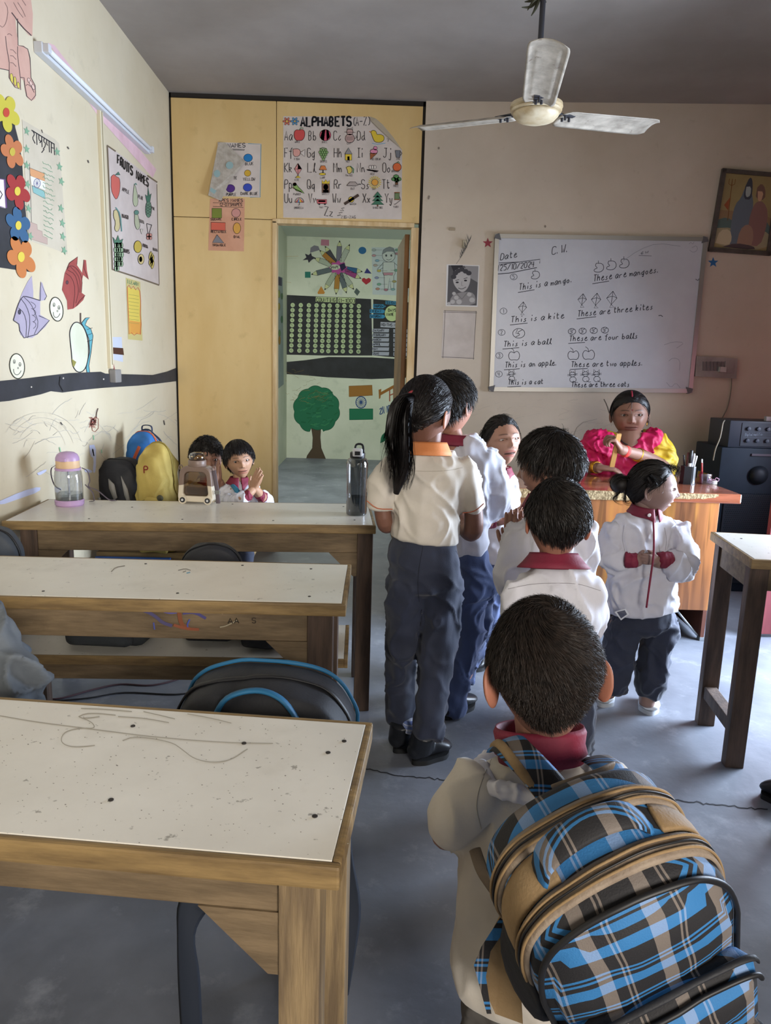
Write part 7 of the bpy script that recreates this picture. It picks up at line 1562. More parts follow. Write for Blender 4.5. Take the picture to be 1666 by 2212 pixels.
TR = garment('trousers', p, [[(446, 1158, Y, 38, 30), (446, 1160, Y - .05, 40, 28)], [(430, 1172, Y - .04, 17), (430, 1176, Y - .2, 16), (430, 1310, Y - .22, 15)], [(464, 1172, Y - .04, 17), (464, 1176, Y - .2, 16), (464, 1310, Y - .22, 15)]], mnavy, amp=.004, seed=163)
def curls(mb):
    g = np.random.default_rng(4)
    for i in range(150):
        d_ = g.normal(size=3); d_ = unit(d_); 
        if d_[2] < np.interp(math.degrees(math.atan2(abs(d_[0]), -d_[1])), [0, 60, 90, 140, 180], [.42, .35, .1, -.3, -.4]): continue
        c0 = S(np.array([d_]), out=.014, detail=False)[0]; ax = unit(np.cross(d_, g.normal(size=3))); ay = np.cross(d_, ax); r = g.uniform(.007, .011)
        P = [(c0 + (ax * math.cos(t) + ay * math.sin(t)) * r + d_ * .004 * math.sin(t * 1.5)) @ Mh.T + hc for t in np.linspace(0, 4.6, 9)]
        mb.tube(P, [.0015, .003, .0034, .0034, .0034, .0034, .003, .0022, .001], n=6)
hair('hair', p, S, dm, Mh, hc, n=2600, L=.03, thick=.013, lift=.008, mess=.6, swirl=.3, hl=[(0, .42), (40, .38), (60, .3), (80, .05), (95, .0), (140, -.4), (180, -.5), (181, -.5)], extra=curls, label='short curly black hair')
# =================== bags
def arch(W, H, n=40, rb=.03, top=.62):
    """bag outline: flat bottom with rounded corners, arched top"""
    P = []
    for t in np.linspace(math.pi, 1.5 * math.pi, 5): P.append((-W + rb + rb * math.cos(t), rb + rb * math.sin(t)))
    for t in np.linspace(1.5 * math.pi, 2 * math.pi, 5): P.append((W - rb + rb * math.cos(t), rb + rb * math.sin(t)))
    h0 = H * (1 - top * .62)
    for t in np.linspace(0, math.pi, n):
        c, s = math.cos(t), math.sin(t); P.append((W * (abs(c) ** .72) * (1 if c > 0 else -1), h0 + (H - h0) * abs(s) ** .8))
    return P
def bag_shell(mb, W, H, D, y0=0, bulge=.02, inset=.014, cx=0, cz=0, **k):
    """rounded slab with outline arch(W,H), from depth y0 to y0+D"""
    P = np.array(arch(W, H, **k)); c = np.array([0, H * .45]); V = []; L = []
    lv = [(y0, .35), (y0, .8), (y0, 1 - inset / W), (y0 + .25 * inset, 1 - .35 * inset / W), (y0 + inset, 1.0), (y0 + D * .5, 1 + .012), (y0 + D - inset, 1.0), (y0 + D - .25 * inset, 1 - .35 * inset / W), (y0 + D, 1 - inset / W), (y0 + D + bulge * .45, .85), (y0 + D + bulge * .8, .6), (y0 + D + bulge, .3)]
    n = len(P); Fc = []
    for y, s_ in lv:
        for p in P: q = c + (p - c) * s_; V.append((cx + q[0], y, cz + q[1]))
    for j in range(len(lv) - 1):
        for i in range(n): Fc.append((j * n + i, j * n + (i + 1) % n, (j + 1) * n + (i + 1) % n, (j + 1) * n + i))
    Fc.append(tuple(range(n))); Fc.append(tuple((len(lv) - 1) * n + i for i in range(n))); mb.add(V, Fc)
def rim(mb, W, H, y, r, rz=None, t0=0.0, t1=1.0, out=.004, cz=0, cx=0, full=False, **k):
    P = arch(W + out, H + out, **k)
    if not full: P = P[10:]
    a, b_ = int(t0 * (len(P) - 1)), int(t1 * (len(P) - 1)); Q = [(cx + p[0], y, cz + p[1]) for p in P[a:b_ + 1]]
    if full: Q.append(Q[0])
    V, Fc = loft(Q, rz or r, r, side=(0, 1, 0), n=8); mb.add(V, Fc)
class Frame:
    def __init__(s, x, y, z, o): s.M = np.array([x, y, z], float).T; s.o = np.array(o, float)
    def put(s, mb, amp=0, seed=1, scale=20):
        V = np.array(mb.V); 
        if amp: V = V + np.column_stack([vnoise(V * scale + 5, seed), vnoise(V * scale + 9, seed + 1), vnoise(V * scale + 2, seed + 2)]) * amp
        mb.V = [tuple(v) for v in V @ s.M.T + s.o]
def plaid():
    m = bpy.data.materials.new('plaid_cloth'); m.use_nodes = True; nt = m.node_tree; N, L = nt.nodes, nt.links; b = N['Principled BSDF']; b.inputs['Roughness'].default_value = .75
    a = N.new('ShaderNodeAttribute'); a.attribute_name = 'bagco'; sp = N.new('ShaderNodeSeparateXYZ'); L.new(a.outputs['Vector'], sp.inputs[0])
    def ramp(sock, per, off, stops):
        d = N.new('ShaderNodeMath'); d.operation = 'MULTIPLY_ADD'; d.inputs[1].default_value = 1 / per; d.inputs[2].default_value = off; L.new(sock, d.inputs[0])
        f = N.new('ShaderNodeMath'); f.operation = 'FRACT'; L.new(d.outputs[0], f.inputs[0]); r = N.new('ShaderNodeValToRGB'); r.color_ramp.interpolation = 'CONSTANT'; e = r.color_ramp.elements
        while len(e) > 1: e.remove(e[-1])
        e[0].position = 0; e[0].color = hexc(stops[0][1])
        for p_, c in stops[1:]: q = e.new(p_); q.color = hexc(c)
        L.new(f.outputs[0], r.inputs[0]); return r.outputs[0]
    K_, T_ = '#1b1a1e', '#6e655f'
    v = ramp(sp.outputs[0], .070, .1, [(0, K_), (.30, T_), (.52, K_), (.70, T_), (.735, K_), (.78, T_), (.815, K_)])
    mn = N.new('ShaderNodeMath'); mn.operation = 'MINIMUM'; mn.inputs[1].default_value = .13; L.new(sp.outputs[1], mn.inputs[0]); u = N.new('ShaderNodeMath'); u.operation = 'ADD'; L.new(sp.outputs[2], u.inputs[0]); L.new(mn.outputs[0], u.inputs[1])
    h = ramp(u.outputs[0], .066, .15, [(0, '#000000'), (.26, '#1f6ba4'), (.54, '#000000'), (.66, '#1f6ba4'), (.72, '#000000'), (.78, '#1f6ba4'), (.84, '#000000')])
    mx = N.new('ShaderNodeMix'); mx.data_type = 'RGBA'; mx.blend_type = 'ADD'; mx.inputs[0].default_value = 1; L.new(v, mx.inputs[6]); L.new(h, mx.inputs[7]); L.new(mx.outputs[2], b.inputs['Base Color'])
    n = N.new('ShaderNodeTexNoise'); n.inputs['Scale'].default_value = 500; bp = N.new('ShaderNodeBump'); bp.inputs['Strength'].default_value = .25; bp.inputs['Distance'].default_value = .002; tc = N.new('ShaderNodeTexCoord'); L.new(tc.outputs['Object'], n.inputs[0]); L.new(n.outputs[0], bp.inputs['Height']); L.new(bp.outputs[0], b.inputs['Normal'])
    return m
mplaid = plaid()
def bagbuild(mb, fr, name, m, parent, amp=0, seed=1, auto=None, **k):
    V0 = np.array(mb.V, np.float32); fr.put(mb, amp, seed)
    me = bpy.data.meshes.new(name); me.from_pydata(mb.V, [], mb.F); me.update(); at = me.attributes.new('bagco', 'FLOAT_VECTOR', 'POINT'); at.data.foreach_set('vector', V0.ravel())
    bm = bmesh.new(); bm.from_mesh(me); bmesh.ops.recalc_face_normals(bm, faces=bm.faces); bm.to_mesh(me); bm.free()
    return link(name, me, parent, m, True, **k)
mtan = mat('webbing_tan', '#957c5a', .75, var='#846b4a', vscale=14, bump=.15, bscale=300); mzip = mat('zip_tape', '#918272', .7, var='#7c6d5f', vscale=30, bump=.2, bscale=200); mpipe = mat('piping_black', '#17171a', .5); mblkc = mat('nylon_black', '#1c1d22', .65, var='#26272d', vscale=10, bump=.1, bscale=200)
# ---- plaid backpack on the nearest boy
W, H, D = .114, .325, .145
_x = unit((.90, .12, .42)); _y2 = np.array((.235, -.90, -.36)); _y2 = unit(_y2 - _x * (_x @ _y2))
fr_ = Frame(_x, _y2, -np.cross(_x, _y2), (.322, .885, .678))
BP = empty('backpack', tuple(fr_.o), label='large blue, black and grey plaid backpack with tan zips on the nearest boy', cat='backpack'); bpo = fr_.o.copy(); fr_.o = np.zeros(3)
mb = MB(); bag_shell(mb, W, H, D, bulge=.022, n=60); bagbuild(mb, fr_, 'bag_body', mplaid, BP, amp=.004)
for y, nm in ((.045, 'zip'), (.112, 'zip')):
    mb = MB(); rim(mb, W, H, y, .0035, .013, n=60, out=.002); o = bagbuild(mb, fr_, nm, mzip, BP, amp=.004)
    for dy in (-.006, .006): mb = MB(); rim(mb, W, H, y + dy, .0016, .0016, n=60, out=.006); bagbuild(mb, fr_, 'zip_cord', mtan, o, amp=.004)
    mb = MB(); rim(mb, W, H, y, .0016, .0012, n=60, out=.006); bagbuild(mb, fr_, 'zip_teeth', mpipe, o, amp=.004)
mb = MB(); rim(mb, W, H, D - .001, .0035, n=60, out=-.002, full=True); bagbuild(mb, fr_, 'piping', mpipe, BP, amp=.004)
for t0, t1 in ((.60, .97), (.12, .34)):
    mb = MB(); rim(mb, W, H, .079, .003, .020, t0=t0, t1=t1, n=80, out=.003); bagbuild(mb, fr_, 'tan_panel', mtan, BP, amp=.004)
mb = MB(); Q = [(x, .080, z) for x, z in ((-.062, H * .965), (-.050, H + .018), (-.02, H + .034), (.015, H + .036), (.045, H + .022), (.062, H * .965))]
V, Fc = loft(Q, .017, .005, side=(0, 1, 0), n=10, sub=4); mb.add(V, Fc); bagbuild(mb, fr_, 'carry_handle', mplaid, BP)
mb = MB(); bag_shell(mb, W * .97, .15, .036, y0=D + .012, bulge=.012, cz=.018, rb=.02, top=.3); o = bagbuild(mb, fr_, 'front_pocket', mplaid, BP, amp=.004)
mb = MB(); rim(mb, W * .97, .15, D + .034, .002, .004, cz=.018, rb=.02, top=.3); bagbuild(mb, fr_, 'pocket_zip', mblkc, o, amp=.004)
mb = MB(); rim(mb, W * .97, .15, D + .048, .003, cz=.018, rb=.02, top=.3, out=-.002); bagbuild(mb, fr_, 'pocket_piping', mpipe, o, amp=.004)
mb = MB(); bag_shell(mb, W * .93, .062, .03, y0=D + .045, bulge=.008, cz=.0, rb=.018, top=.3); bagbuild(mb, fr_, 'lower_pocket', mplaid, BP, amp=.004)
mb = MB(); V, Fc = loft([(-W - .004, .05, .02), (-W - .012, .06, .07), (-W - .006, .07, .13)], [.05, .052, .048], [.008, .016, .006], side=(0, 1, 0), n=14, sub=4); mb.add(V, Fc); bagbuild(mb, fr_, 'side_pocket', mblkc, BP, amp=.003)
def strap(name, pts, wid, th, m, parent=BP, side=None, o_=bpo, sub=5, label=None):
    P = [ony(*p) - o_ for p in pts]; mb = MB(); V, Fc = loft(P, wid, th, side=side, n=10, sub=sub); mb.add(V, Fc)
    return bagbuild(mb, Frame((1, 0, 0), (0, 1, 0), (0, 0, 1), (0, 0, 0)), name, m, parent, label=label)
sdv = (.9, .3, -.25)
s1_ = strap('shoulder_strap', [(1215, 1735, .865), (1170, 1680, .875), (1125, 1632, .905), (1095, 1605, .95), (1080, 1608, 1.02)], .024, .005, mplaid, side=(.85, .45, .3))
strap('strap_edge', [(1185, 1742, .862), (1140, 1685, .872), (1105, 1638, .898), (1080, 1608, .94), (1068, 1612, 1.0)], .007, .0065, mtan, s1_, side=(.85, .45, .3))
strap('shoulder_strap', [(1330, 1690, .86), (1310, 1655, .90), (1290, 1640, .96), (1285, 1640, 1.02)], .022, .005, mplaid, side=(.9, .3, 0))
strap('top_webbing', [(1200, 1705, .858), (1240, 1690, .852), (1290, 1672, .856), (1318, 1660, .875)], .013, .004, mat('webbing_brown', '#6f6152', .7, bump=.15, bscale=300), side=(0, -.5, .85))
strap('lower_webbing', [(1026, 1835, .93), (1042, 1880, .885), (1070, 1925, .862), (1100, 1960, .85)], .0085, .0022, mat('webbing_brown', '#6f6152', .7), side=(.8, -.5, .3))
tri = [(1028, 2092, .84), (1096, 1960, .84), (1120, 2040, .83), (1130, 2212, .83), (1070, 2190, .84)]
P = [ony(*q) - bpo for q in tri]; me_ = pydata('strap_wing', [*P, *[p + np.array([0, .008, 0]) for p in P]], [(0, 1, 2, 3, 4), (9, 8, 7, 6, 5)] + [(i, (i + 1) % 5, (i + 1) % 5 + 5, i + 5) for i in range(5)], BP, mtan)
P = [ony(*q) - bpo for q in ((1024, 2085, .836), (1040, 2045, .836), (1098, 1955, .836), (1104, 1990, .836), (1060, 2055, .836), (1050, 2110, .836), (1062, 2190, .836), (1052, 2190, .836))]
o = pydata('wing_plaid', [*P, *[p + np.array([0, .003, 0]) for p in P]], [(0, 1, 4, 5), (1, 2, 3, 4), (0, 5, 6, 7)], BP, mplaid); at = o.data.attributes.new('bagco', 'FLOAT_VECTOR', 'POINT'); at.data.foreach_set('vector', np.array([v.co[:] for v in o.data.vertices], np.float32).ravel())

def simple_bag(name, base, W, H, D, lean, yaw, m, label, piping=None, zipm=None, pocket=True, amp=.006, loop=False, top=.62, roll=0, seed=1):
    """soft school backpack standing at base; outward side faces the camera before yaw"""
    o = empty(name, tuple(base), label=label, cat='backpack'); Rm = Matrix.Rotation(yaw, 3, 'Z') @ Matrix.Rotation(roll, 3, 'Y') @ Matrix.Rotation(lean, 3, 'X'); A = np.array(Rm)
    f = Frame(A @ np.array([1, 0, 0]), A @ np.array([0, -1, 0]), A @ np.array([0, 0, 1]), (0, 0, 0))
    mb = MB(); bag_shell(mb, W, H, D, bulge=.03, top=top); bagbuild(mb, f, 'bag_body', m, o, amp=amp, seed=seed)
    mb = MB(); rim(mb, W, H, D * .55, .003, .007, top=top); bagbuild(mb, f, 'zip', zipm or mpipe, o, amp=amp, seed=seed)
    if piping: mb = MB(); rim(mb, W, H, D * .05, .0045, top=top); bagbuild(mb, f, 'piping', piping, o, amp=amp * .8, seed=seed)
    if pocket:
        mb = MB(); bag_shell(mb, W * .8, H * .5, .035, y0=D + .015, bulge=.015, cz=.02, rb=.02); p_ = bagbuild(mb, f, 'front_pocket', m, o, amp=amp, seed=seed)
        mb = MB(); rim(mb, W * .8, H * .5, D + .04, .0025, .005, cz=.02, rb=.02); bagbuild(mb, f, 'pocket_zip', zipm or mpipe, p_)
    if loop: mb = MB(); V, Fc = loft([(-.03, .01, H - .01), (-.025, .01, H + .03), (.025, .01, H + .03), (.03, .01, H - .01)], .008, .003, side=(0, 1, 0), n=8, sub=5); mb.add(V, Fc); bagbuild(mb, f, 'hang_loop', piping or mpipe, o)
    return o, f
mbt = mat('piping_teal', '#1f6088', .6); msil = mat('zip_pull_silver', '#9b9c9e', .3, metal=.8)
o, f = simple_bag('backpack', onz(640, 1500, .445) * np.array([1, 0, 0]) + np.array([0, 1.52, .458]), 0.185, .315, .15, R(4), R(-3), mblkc, 'black backpack with a bright blue grab handle and blue piping behind the nearest table', piping=mbt, top=.8)
mb = MB(); V, Fc = loft([(-.085, .165, .262), (-.055, .16, .312), (0, .15, .326), (.05, .16, .316), (.088, .165, .270)], .012, .0055, side=(0, 1, .3), n=10, sub=5); mb.add(V, Fc); bagbuild(mb, f, 'grab_handle', mbt, o, label='bright blue handle')
mb = MB(); V, Fc = loft([(-.11, .16, .238), (-.075, .17, .238)], .006, .004, n=8); mb.add(V, Fc); V, Fc = loft([(-.10, .175, .232), (-.06, .165, .246)], .004, .003, n=8); mb.add(V, Fc); bagbuild(mb, f, 'zip_pull', msil, o)
mb = MB(); strands(mb, [(-.12, .01, .27), (0, .008, .293), (.12, .01, .27)], [.004, .006, .004], n=30, wid=.001, noise=.006); bagbuild(mb, f, 'frayed_edge', mbt, o)
# strap dangling under the nearest table
mstrap = mat('strap_navy', '#1b222f', .75)
mb = MB(); mb.tube([ony(440, 1935, 1.16), ony(415, 1960, 1.15), ony(402, 2020, 1.14), ony(408, 2110, 1.14), ony(414, 2230, 1.14)], [.022, .026, .016, .020, .02], [.004] * 5, side=(1, 0, 0), n=8, sub=4); 
so = mb.build('dangling_strap', mstrap, o, smooth=True); so.location = -Vector(o.location)
mb = MB(); mb.tube([ony(748, 1700, 1.22), ony(745, 1840, 1.2), ony(757, 1960, 1.2), ony(748, 2060, 1.19), ony(742, 2150, 1.18)], [.012, .014, .02, .018, .010], [.004] * 5, side=(1, .2, 0), n=8, sub=4); so = mb.build('dangling_strap', mstrap, o, smooth=True); so.location = -Vector(o.location)
# bags on the bench behind the middle table
simple_bag('backpack', ony(465, 1300, 2.50) * np.array([1, 1, 0]) + np.array([0, 0, .463]), .105, .33, .10, R(3), R(4), mblkc, 'black schoolbag whose rounded top rises behind the middle table, below the seated boys')
simple_bag('backpack', ony(5, 1300, 2.50) * np.array([1, 1, 0]) + np.array([0, 0, .463]), .10, .37, .10, R(3), R(4), mat('nylon_slate', '#3f444b', .65, bump=.1, bscale=200), 'slate grey bag with rounded top at far left behind the middle table')
simple_bag('backpack', ony(255, 1300, 2.46) * np.array([1, 1, 0]) + np.array([0, 0, .463]), .14, .23, .12, R(3), R(-4), mat('nylon_grey', '#33373b', .7, bump=.1, bscale=200), 'dark grey schoolbag lying low on the bench under the middle table')
simple_bag('backpack', ony(588, 1300, 2.46) * np.array([1, 1, 0]) + np.array([0, 0, .463]), .075, .19, .11, R(3), R(-8), mblkc, 'small black bag at the right end of the bags on the middle bench', zipm=msil)
# bags by the wall at the back
o, f = simple_bag('backpack', ony(284, 1140, 4.02) * np.array([1, 1, 0]) + np.array([0, 0, .42]), .125, .46, .13, R(5), R(-8), mblkc, 'black backpack with grey reflective patches, leftmost of the three by the wall', amp=.012, top=.8)
mgr = mat('patch_grey', '#8a8885', .6)
for P in ([(-.01, .38), (.02, .35), (.03, .28), (.01, .27), (-.01, .33)], [(.06, .40), (.09, .33), (.10, .25), (.085, .25), (.07, .30)]):
    mb = MB(); mb.prism(P, (0, .15 + .026, 0), (1, 0, 0), (0, 0, 1), (0, 1, 0), .008); bagbuild(mb, f, 'reflective_patch', mgr, o)
mb = MB(); V, Fc = loft([(-.05 + .018 * math.cos(t), .215, .235 + .02 * math.sin(t)) for t in np.linspace(0, 6.28, 16)], .002, n=6); mb.add(V, Fc); V, Fc = loft([(-.05, .215, .25), (-.05, .217, .285)], [.006, .009], [.004, .006], n=8); mb.add(V, Fc); bagbuild(mb, f, 'keyring', msil, o)
o, f = simple_bag('backpack', ony(332, 1140, 4.27) * np.array([1, 1, 0]) + np.array([0, 0, .42]), 0.085, .575, .12, R(3), R(-10), mat('nylon_blue', '#2d6fb5', .6, var='#2a639f', vscale=6, bump=.1, bscale=200), 'bright blue backpack with an orange zip, standing tallest by the wall', zipm=mat('zip_orange', '#b9532e', .6), piping=mat('edge_navy', '#232c44', .6), amp=.010, top=.5, loop=True)
mb = MB(); V, Fc = loft([(-.05, .145, .27), (-.03, .155, .40), (.02, .15, .51)], .009, .003, side=(1, 0, 0), n=8, sub=4); mb.add(V, Fc); bagbuild(mb, f, 'orange_zip', mat('zip_orange', '#b9532e', .6), o)
o, f = simple_bag('backpack', ony(360, 1140, 3.86) * np.array([1, 1, 0]) + np.array([0, 0, .42]), .095, .56, .13, R(5), R(-6), mat('bag_yellow', '#b8a257', .75, var='#a8924a', vscale=7, bump=.1, bscale=200), 'plain mustard yellow cloth backpack with a red round patch', amp=.018, top=.95, zipm=mat('zip_dull', '#8c7a35', .6), pocket=True)
for (x, z, r, c, nm) in ((.055, .22, .026, '#c23b33', 'red_patch'), (.06, .32, .016, '#4a4632', 'dark_patch')):
    mb = MB(); mb.lathe([(0, 0), (r, 0), (r, .003), (0, .004)], n=20, M=Matrix.Translation((x, .195, z)) @ Matrix.Rotation(R(-90), 4, 'X')); bagbuild(mb, f, nm, mat(nm, c, .7), o)
I = Ink(lambda x, y, off=0: f.M @ np.array([x, .158 + off, y]), .003); I.V = []; I.text('P', -.028, .435, -.036, .0, .435, w=.006, c='#7a2b26'); I.build('initial', o)
# grey bundle hanging at the left, between the tables
me = None
def bundle(mb):
    for sp in ([(-90, 1330, 1.50, 60, 40), (-40, 1400, 1.48, 95, 60), (-20, 1500, 1.46, 110, 70), (-20, 1600, 1.46, 110, 70)],): addpx(mb, sp, side=(1, 0, 0), n=24)
mb = MB(); bundle(mb); me = remesh(mb, .007, 5); co, no = mverts(me); co = fold(co, no, .02, 201, fs=(1.4, 1, .3), scale=13); me.vertices.foreach_set('co', co.ravel()); me.update(); me.name = 'cloth_bag'
link('cloth_bag', me, None, mat('cloth_grey', '#6a7077', .8, var='#5c6269', vscale=5, bump=.08, bscale=200), True, label='grey folded cloth bag slumped at the left edge behind the nearest table', cat='bag')

# =================== bottles
def clear(name, col, fac=.12, gl=.05, tint=1.0):
    m = bpy.data.materials.new(name); m.use_nodes = True; nt = m.node_tree; N, L = nt.nodes, nt.links
    for n in list(N):
        if n.type == 'BSDF_PRINCIPLED': N.remove(n)
    t = N.new('ShaderNodeBsdfTransparent'); t.inputs[0].default_value = hexc(col); g = N.new('ShaderNodeBsdfGlossy'); g.inputs['Roughness'].default_value = gl; g.inputs[0].default_value = (.9, .9, .9, 1)
    fz = N.new('ShaderNodeLayerWeight'); fz.inputs[0].default_value = .35; md = N.new('ShaderNodeMath'); md.operation = 'MULTIPLY_ADD'; md.inputs[1].default_value = .55; md.inputs[2].default_value = fac; L.new(fz.outputs['Facing'], md.inputs[0])
    mx = N.new('ShaderNodeMixShader'); L.new(md.outputs[0], mx.inputs[0]); L.new(t.outputs[0], mx.inputs[1]); L.new(g.outputs[0], mx.inputs[2]); L.new(mx.outputs[0], N['Material Output'].inputs[0]); return m
mclr = clear('plastic_clear', '#e4e6ea', .07); mwat = clear('water', '#cfd4d6', .05, .02); msmk = clear('plastic_smoke', '#b3b4b8', .06); mamb = clear('plastic_amber', '#c9b28c', .07); mwam = clear('water_amber', '#b79a64', .05)
mlil = mat('plastic_lilac', '#b597bd', .35); mcrm = mat('plastic_cream_peach', '#d8b892', .4); mstr = mat('strap_brown_grey', '#5c5157', .7)
q = onz(151, 1091, .79); bt1 = empty('water_bottle', tuple(q), label='clear round water bottle with lilac lid and base, leftmost on the back table', cat='bottle')
def pl(prof, name, m, parent, **k): b = MB(); b.lathe(prof, n=48); return b.build(name, m, parent, auto=35, **k)
pl([(0, 0), (.052, 0), (.057, .006), (.058, .022), (.054, .026), (0, .026)], 'base', mlil, bt1)
pl([(.054, .026), (.055, .05), (.055, .12), (.052, .142), (.048, .15)], 'body', mclr, bt1); pl([(0, .028), (.0525, .028), (.0525, .052), (0, .052)], 'water', mwat, bt1)
b = MB(); b.tube([(0, 0, .03), (0, 0, .15)], .004, n=10); b.build('straw', mat('straw_grey', '#b9bcc0', .4), bt1, smooth=True)
pl([(.0, .148), (.05, .148), (.051, .152), (.051, .158), (.0, .158)], 'collar', mlil, bt1); pl([(0, .158), (.046, .158), (.047, .162), (.046, .188), (.0, .188)], 'neck_band', mcrm, bt1)
pl([(.0, .188), (.047, .188), (.046, .2), (.040, .213), (.027, .222), (.0, .226)], 'lid', mlil, bt1); b = MB(); b.box((-.012, -.052, .187), (.012, -.042, .2), bev=.003); b.build('latch', mlil, bt1)
def bstrap(name, P, w_, parent, m=mstr, side=(0, 1, 0)): b = MB(); b.tube([np.array(p) for p in P], w_, .0012, side=side, n=8, sub=5); return b.build(name, m, parent, smooth=True)
bstrap('carry_strap', [(-.05, 0, .165), (-.072, .01, .150), (-.078, .02, .115), (-.07, .03, .075), (-.055, .05, .055)], .006, bt1); bstrap('carry_strap', [(.05, .02, .155), (.068, .03, .14), (.074, .035, .1), (.07, .03, .075), (.10, .05, .055), (.135, .08, .012), (.15, .12, .003)], .006, bt1); bstrap('carry_strap', [(.06, .02, .085), (.085, .03, .05), (.082, .05, .012), (.06, .06, .006)], .006, bt1)
q = onz(428, 1086, .79); bt2 = empty('water_bottle', tuple(q), R(-6), label='brown and cream wheeled-frame water bottle in front of the seated boys', cat='bottle')
mbrn = mat('plastic_brown', '#7c695f', .4); mcre = mat('plastic_cream', '#d3c8b4', .4)
def rr(w, h, r, z0, n=6, taper=0):
    P = []
    for cx, cz, a0 in ((w - r, r, -90), (w - r - taper, h - r * 1.6, 0), (-w + r + taper, h - r * 1.6, 90), (-w + r, r, 180)):
        rx = r if cz == r else r * 1.6
        for t in np.linspace(R(a0), R(a0 + 90), n): P.append((cx - (rx - r) * (1 if cx > 0 else -1) + rx * math.cos(t), z0 + cz + rx * math.sin(t)))
    return P
def ringprism(outer, inner, y0, y1, zlo, zhi):
    b = MB(); n = len(outer); V = []; keep = []
    for y in (y0, y1):
        for P in (outer, inner): V += [(p[0], y, p[1]) for p in P]
    for i in range(n):
        j = (i + 1) % n; zc = (outer[i][1] + outer[j][1]) / 2
        if not (zlo <= zc <= zhi): continue
        for f_ in ((i, j, n + j, n + i), (2 * n + i, 3 * n + i, 3 * n + j, 2 * n + j), (i, 2 * n + i, 2 * n + j, j), (n + i, n + j, 3 * n + j, 3 * n + i)): keep.append(f_)
    b.add(V, keep); return b
def dens(P, k=3): return [tuple(np.array(P[i]) * (1 - t) + np.array(P[(i + 1) % len(P)]) * t) for i in range(len(P)) for t in np.arange(k) / k]
O_, I_ = dens(rr(.078, .155, .022, .008, taper=.008), 6), dens(rr(.055, .105, .014, .034, taper=.006), 6)
for zlo, zhi, m, nm in ((.072, 1, mbrn, 'frame_top'), (-1, .072, mcre, 'frame_base')):
    b = ringprism(O_, I_, -.033, .033, zlo, zhi); o = b.build(nm, m, bt2, auto=40); bv = o.modifiers.new('round', 'BEVEL'); bv.width = .005; bv.segments = 3; bv.limit_method = 'ANGLE'
b = MB(); b.box((-.060, -.024, .030), (.060, .024, .142), bev=.016); b.build('reservoir', mamb, bt2, auto=50); b = MB(); b.box((-.055, -.02, .034), (.055, .02, .074), bev=.01); b.build('water', mwam, bt2, auto=50)
for x in (-.055, .055):
    for y in (-.038, .03):
        b = MB(); b.lathe([(0, 0), (.016, 0), (.018, .002), (.018, .010), (0, .010)], n=24, M=Matrix.Translation((x, y + .009, .018)) @ Matrix.Rotation(R(90), 4, 'X')); o = b.build('wheel', mcre, bt2, auto=40)
        if y < 0: b = MB(); b.lathe([(0, 0), (.0115, 0), (.0115, .0025), (0, .0025)], n=24, M=Matrix.Translation((x, y - .0012, .018)) @ Matrix.Rotation(R(90), 4, 'X')); b.build('tyre', mat('tyre_dark', '#2b2b2e', .5), o); b = MB(); b.lathe([(0, 0), (.005, 0), (.005, .002), (0, .002)], n=12, M=Matrix.Translation((x, y - .0038, .018)) @ Matrix.Rotation(R(90), 4, 'X')); b.build('hub', mat('hub_white', '#cfd0d2', .4), o)
b = MB(); b.lathe([(0, .160), (.036, .160), (.038, .163), (.038, .185), (.036, .188), (0, .188)], n=40); b.build('cap', mbrn, bt2, auto=40); b = MB(); b.lathe([(.035, .188), (.035, .204), (.028, .216), (.015, .221), (0, .222)], n=40); b.build('dome', mamb, bt2, smooth=True); b = MB(); b.tube([(-.01, 0, .19), (.008, 0, .205), (.02, -.004, .2)], .006, n=10); b.build('spout', mat('spout_white', '#d0ccc4', .4), bt2, smooth=True)
for x in (-.073, .073): b = MB(); V, Fc = loft([(x + .008 * math.cos(t), 0, .152 + .011 * math.sin(t)) for t in np.linspace(0, 6.28, 14)], .0022, n=6); b.add(V, Fc); b.build('strap_ring', mbrn, bt2, smooth=True)
bstrap('carry_strap', [(.076, -.01, .145), (.085, -.02, .11), (.092, -.02, .06), (.095, -.015, .004)], .009, bt2, side=(1, .2, 0)); b = MB(); b.box((.082, -.028, .045), (.106, -.018, .062), bev=.002); b.build('buckle', msil, bt2)
q = onz(770, 1111, .79); bt3 = empty('water_bottle', tuple(q), label='tall smoky grey bottle with white flip lid, right end of the back table', cat='bottle')
pl([(0, 0), (.038, 0), (.042, .004), (.043, .015), (.0425, .12), (.044, .2), (.045, .215), (.038, .232), (.028, .238)], 'body', msmk, bt3); pl([(0, .003), (.040, .003), (.041, .075), (0, .075)], 'water', mwat, bt3)
mblp = mat('plastic_black', '#1b1c20', .35); mwhp = mat('plastic_white', '#e2e3e6', .35)
pl([(0, .236), (.030, .236), (.031, .24), (.031, .256), (.027, .26), (0, .26)], 'cap', mblp, bt3); b = MB(); b.box((-.02, -.036, .244), (.02, -.006, .276), bev=.006); b.build('flip_cover', mwhp, bt3, auto=40); b = MB(); b.box((-.011, -.038, .25), (.011, -.035, .266), bev=.001); b.build('cover_slot', mblp, bt3)
b = MB(); b.tube([(-.012, .0, .262), (-.006, .012, .288), (.018, .012, .288), (.024, .0, .262)], .0045, .0035, n=8, sub=3); b.build('carry_loop', mblp, bt3, smooth=True)

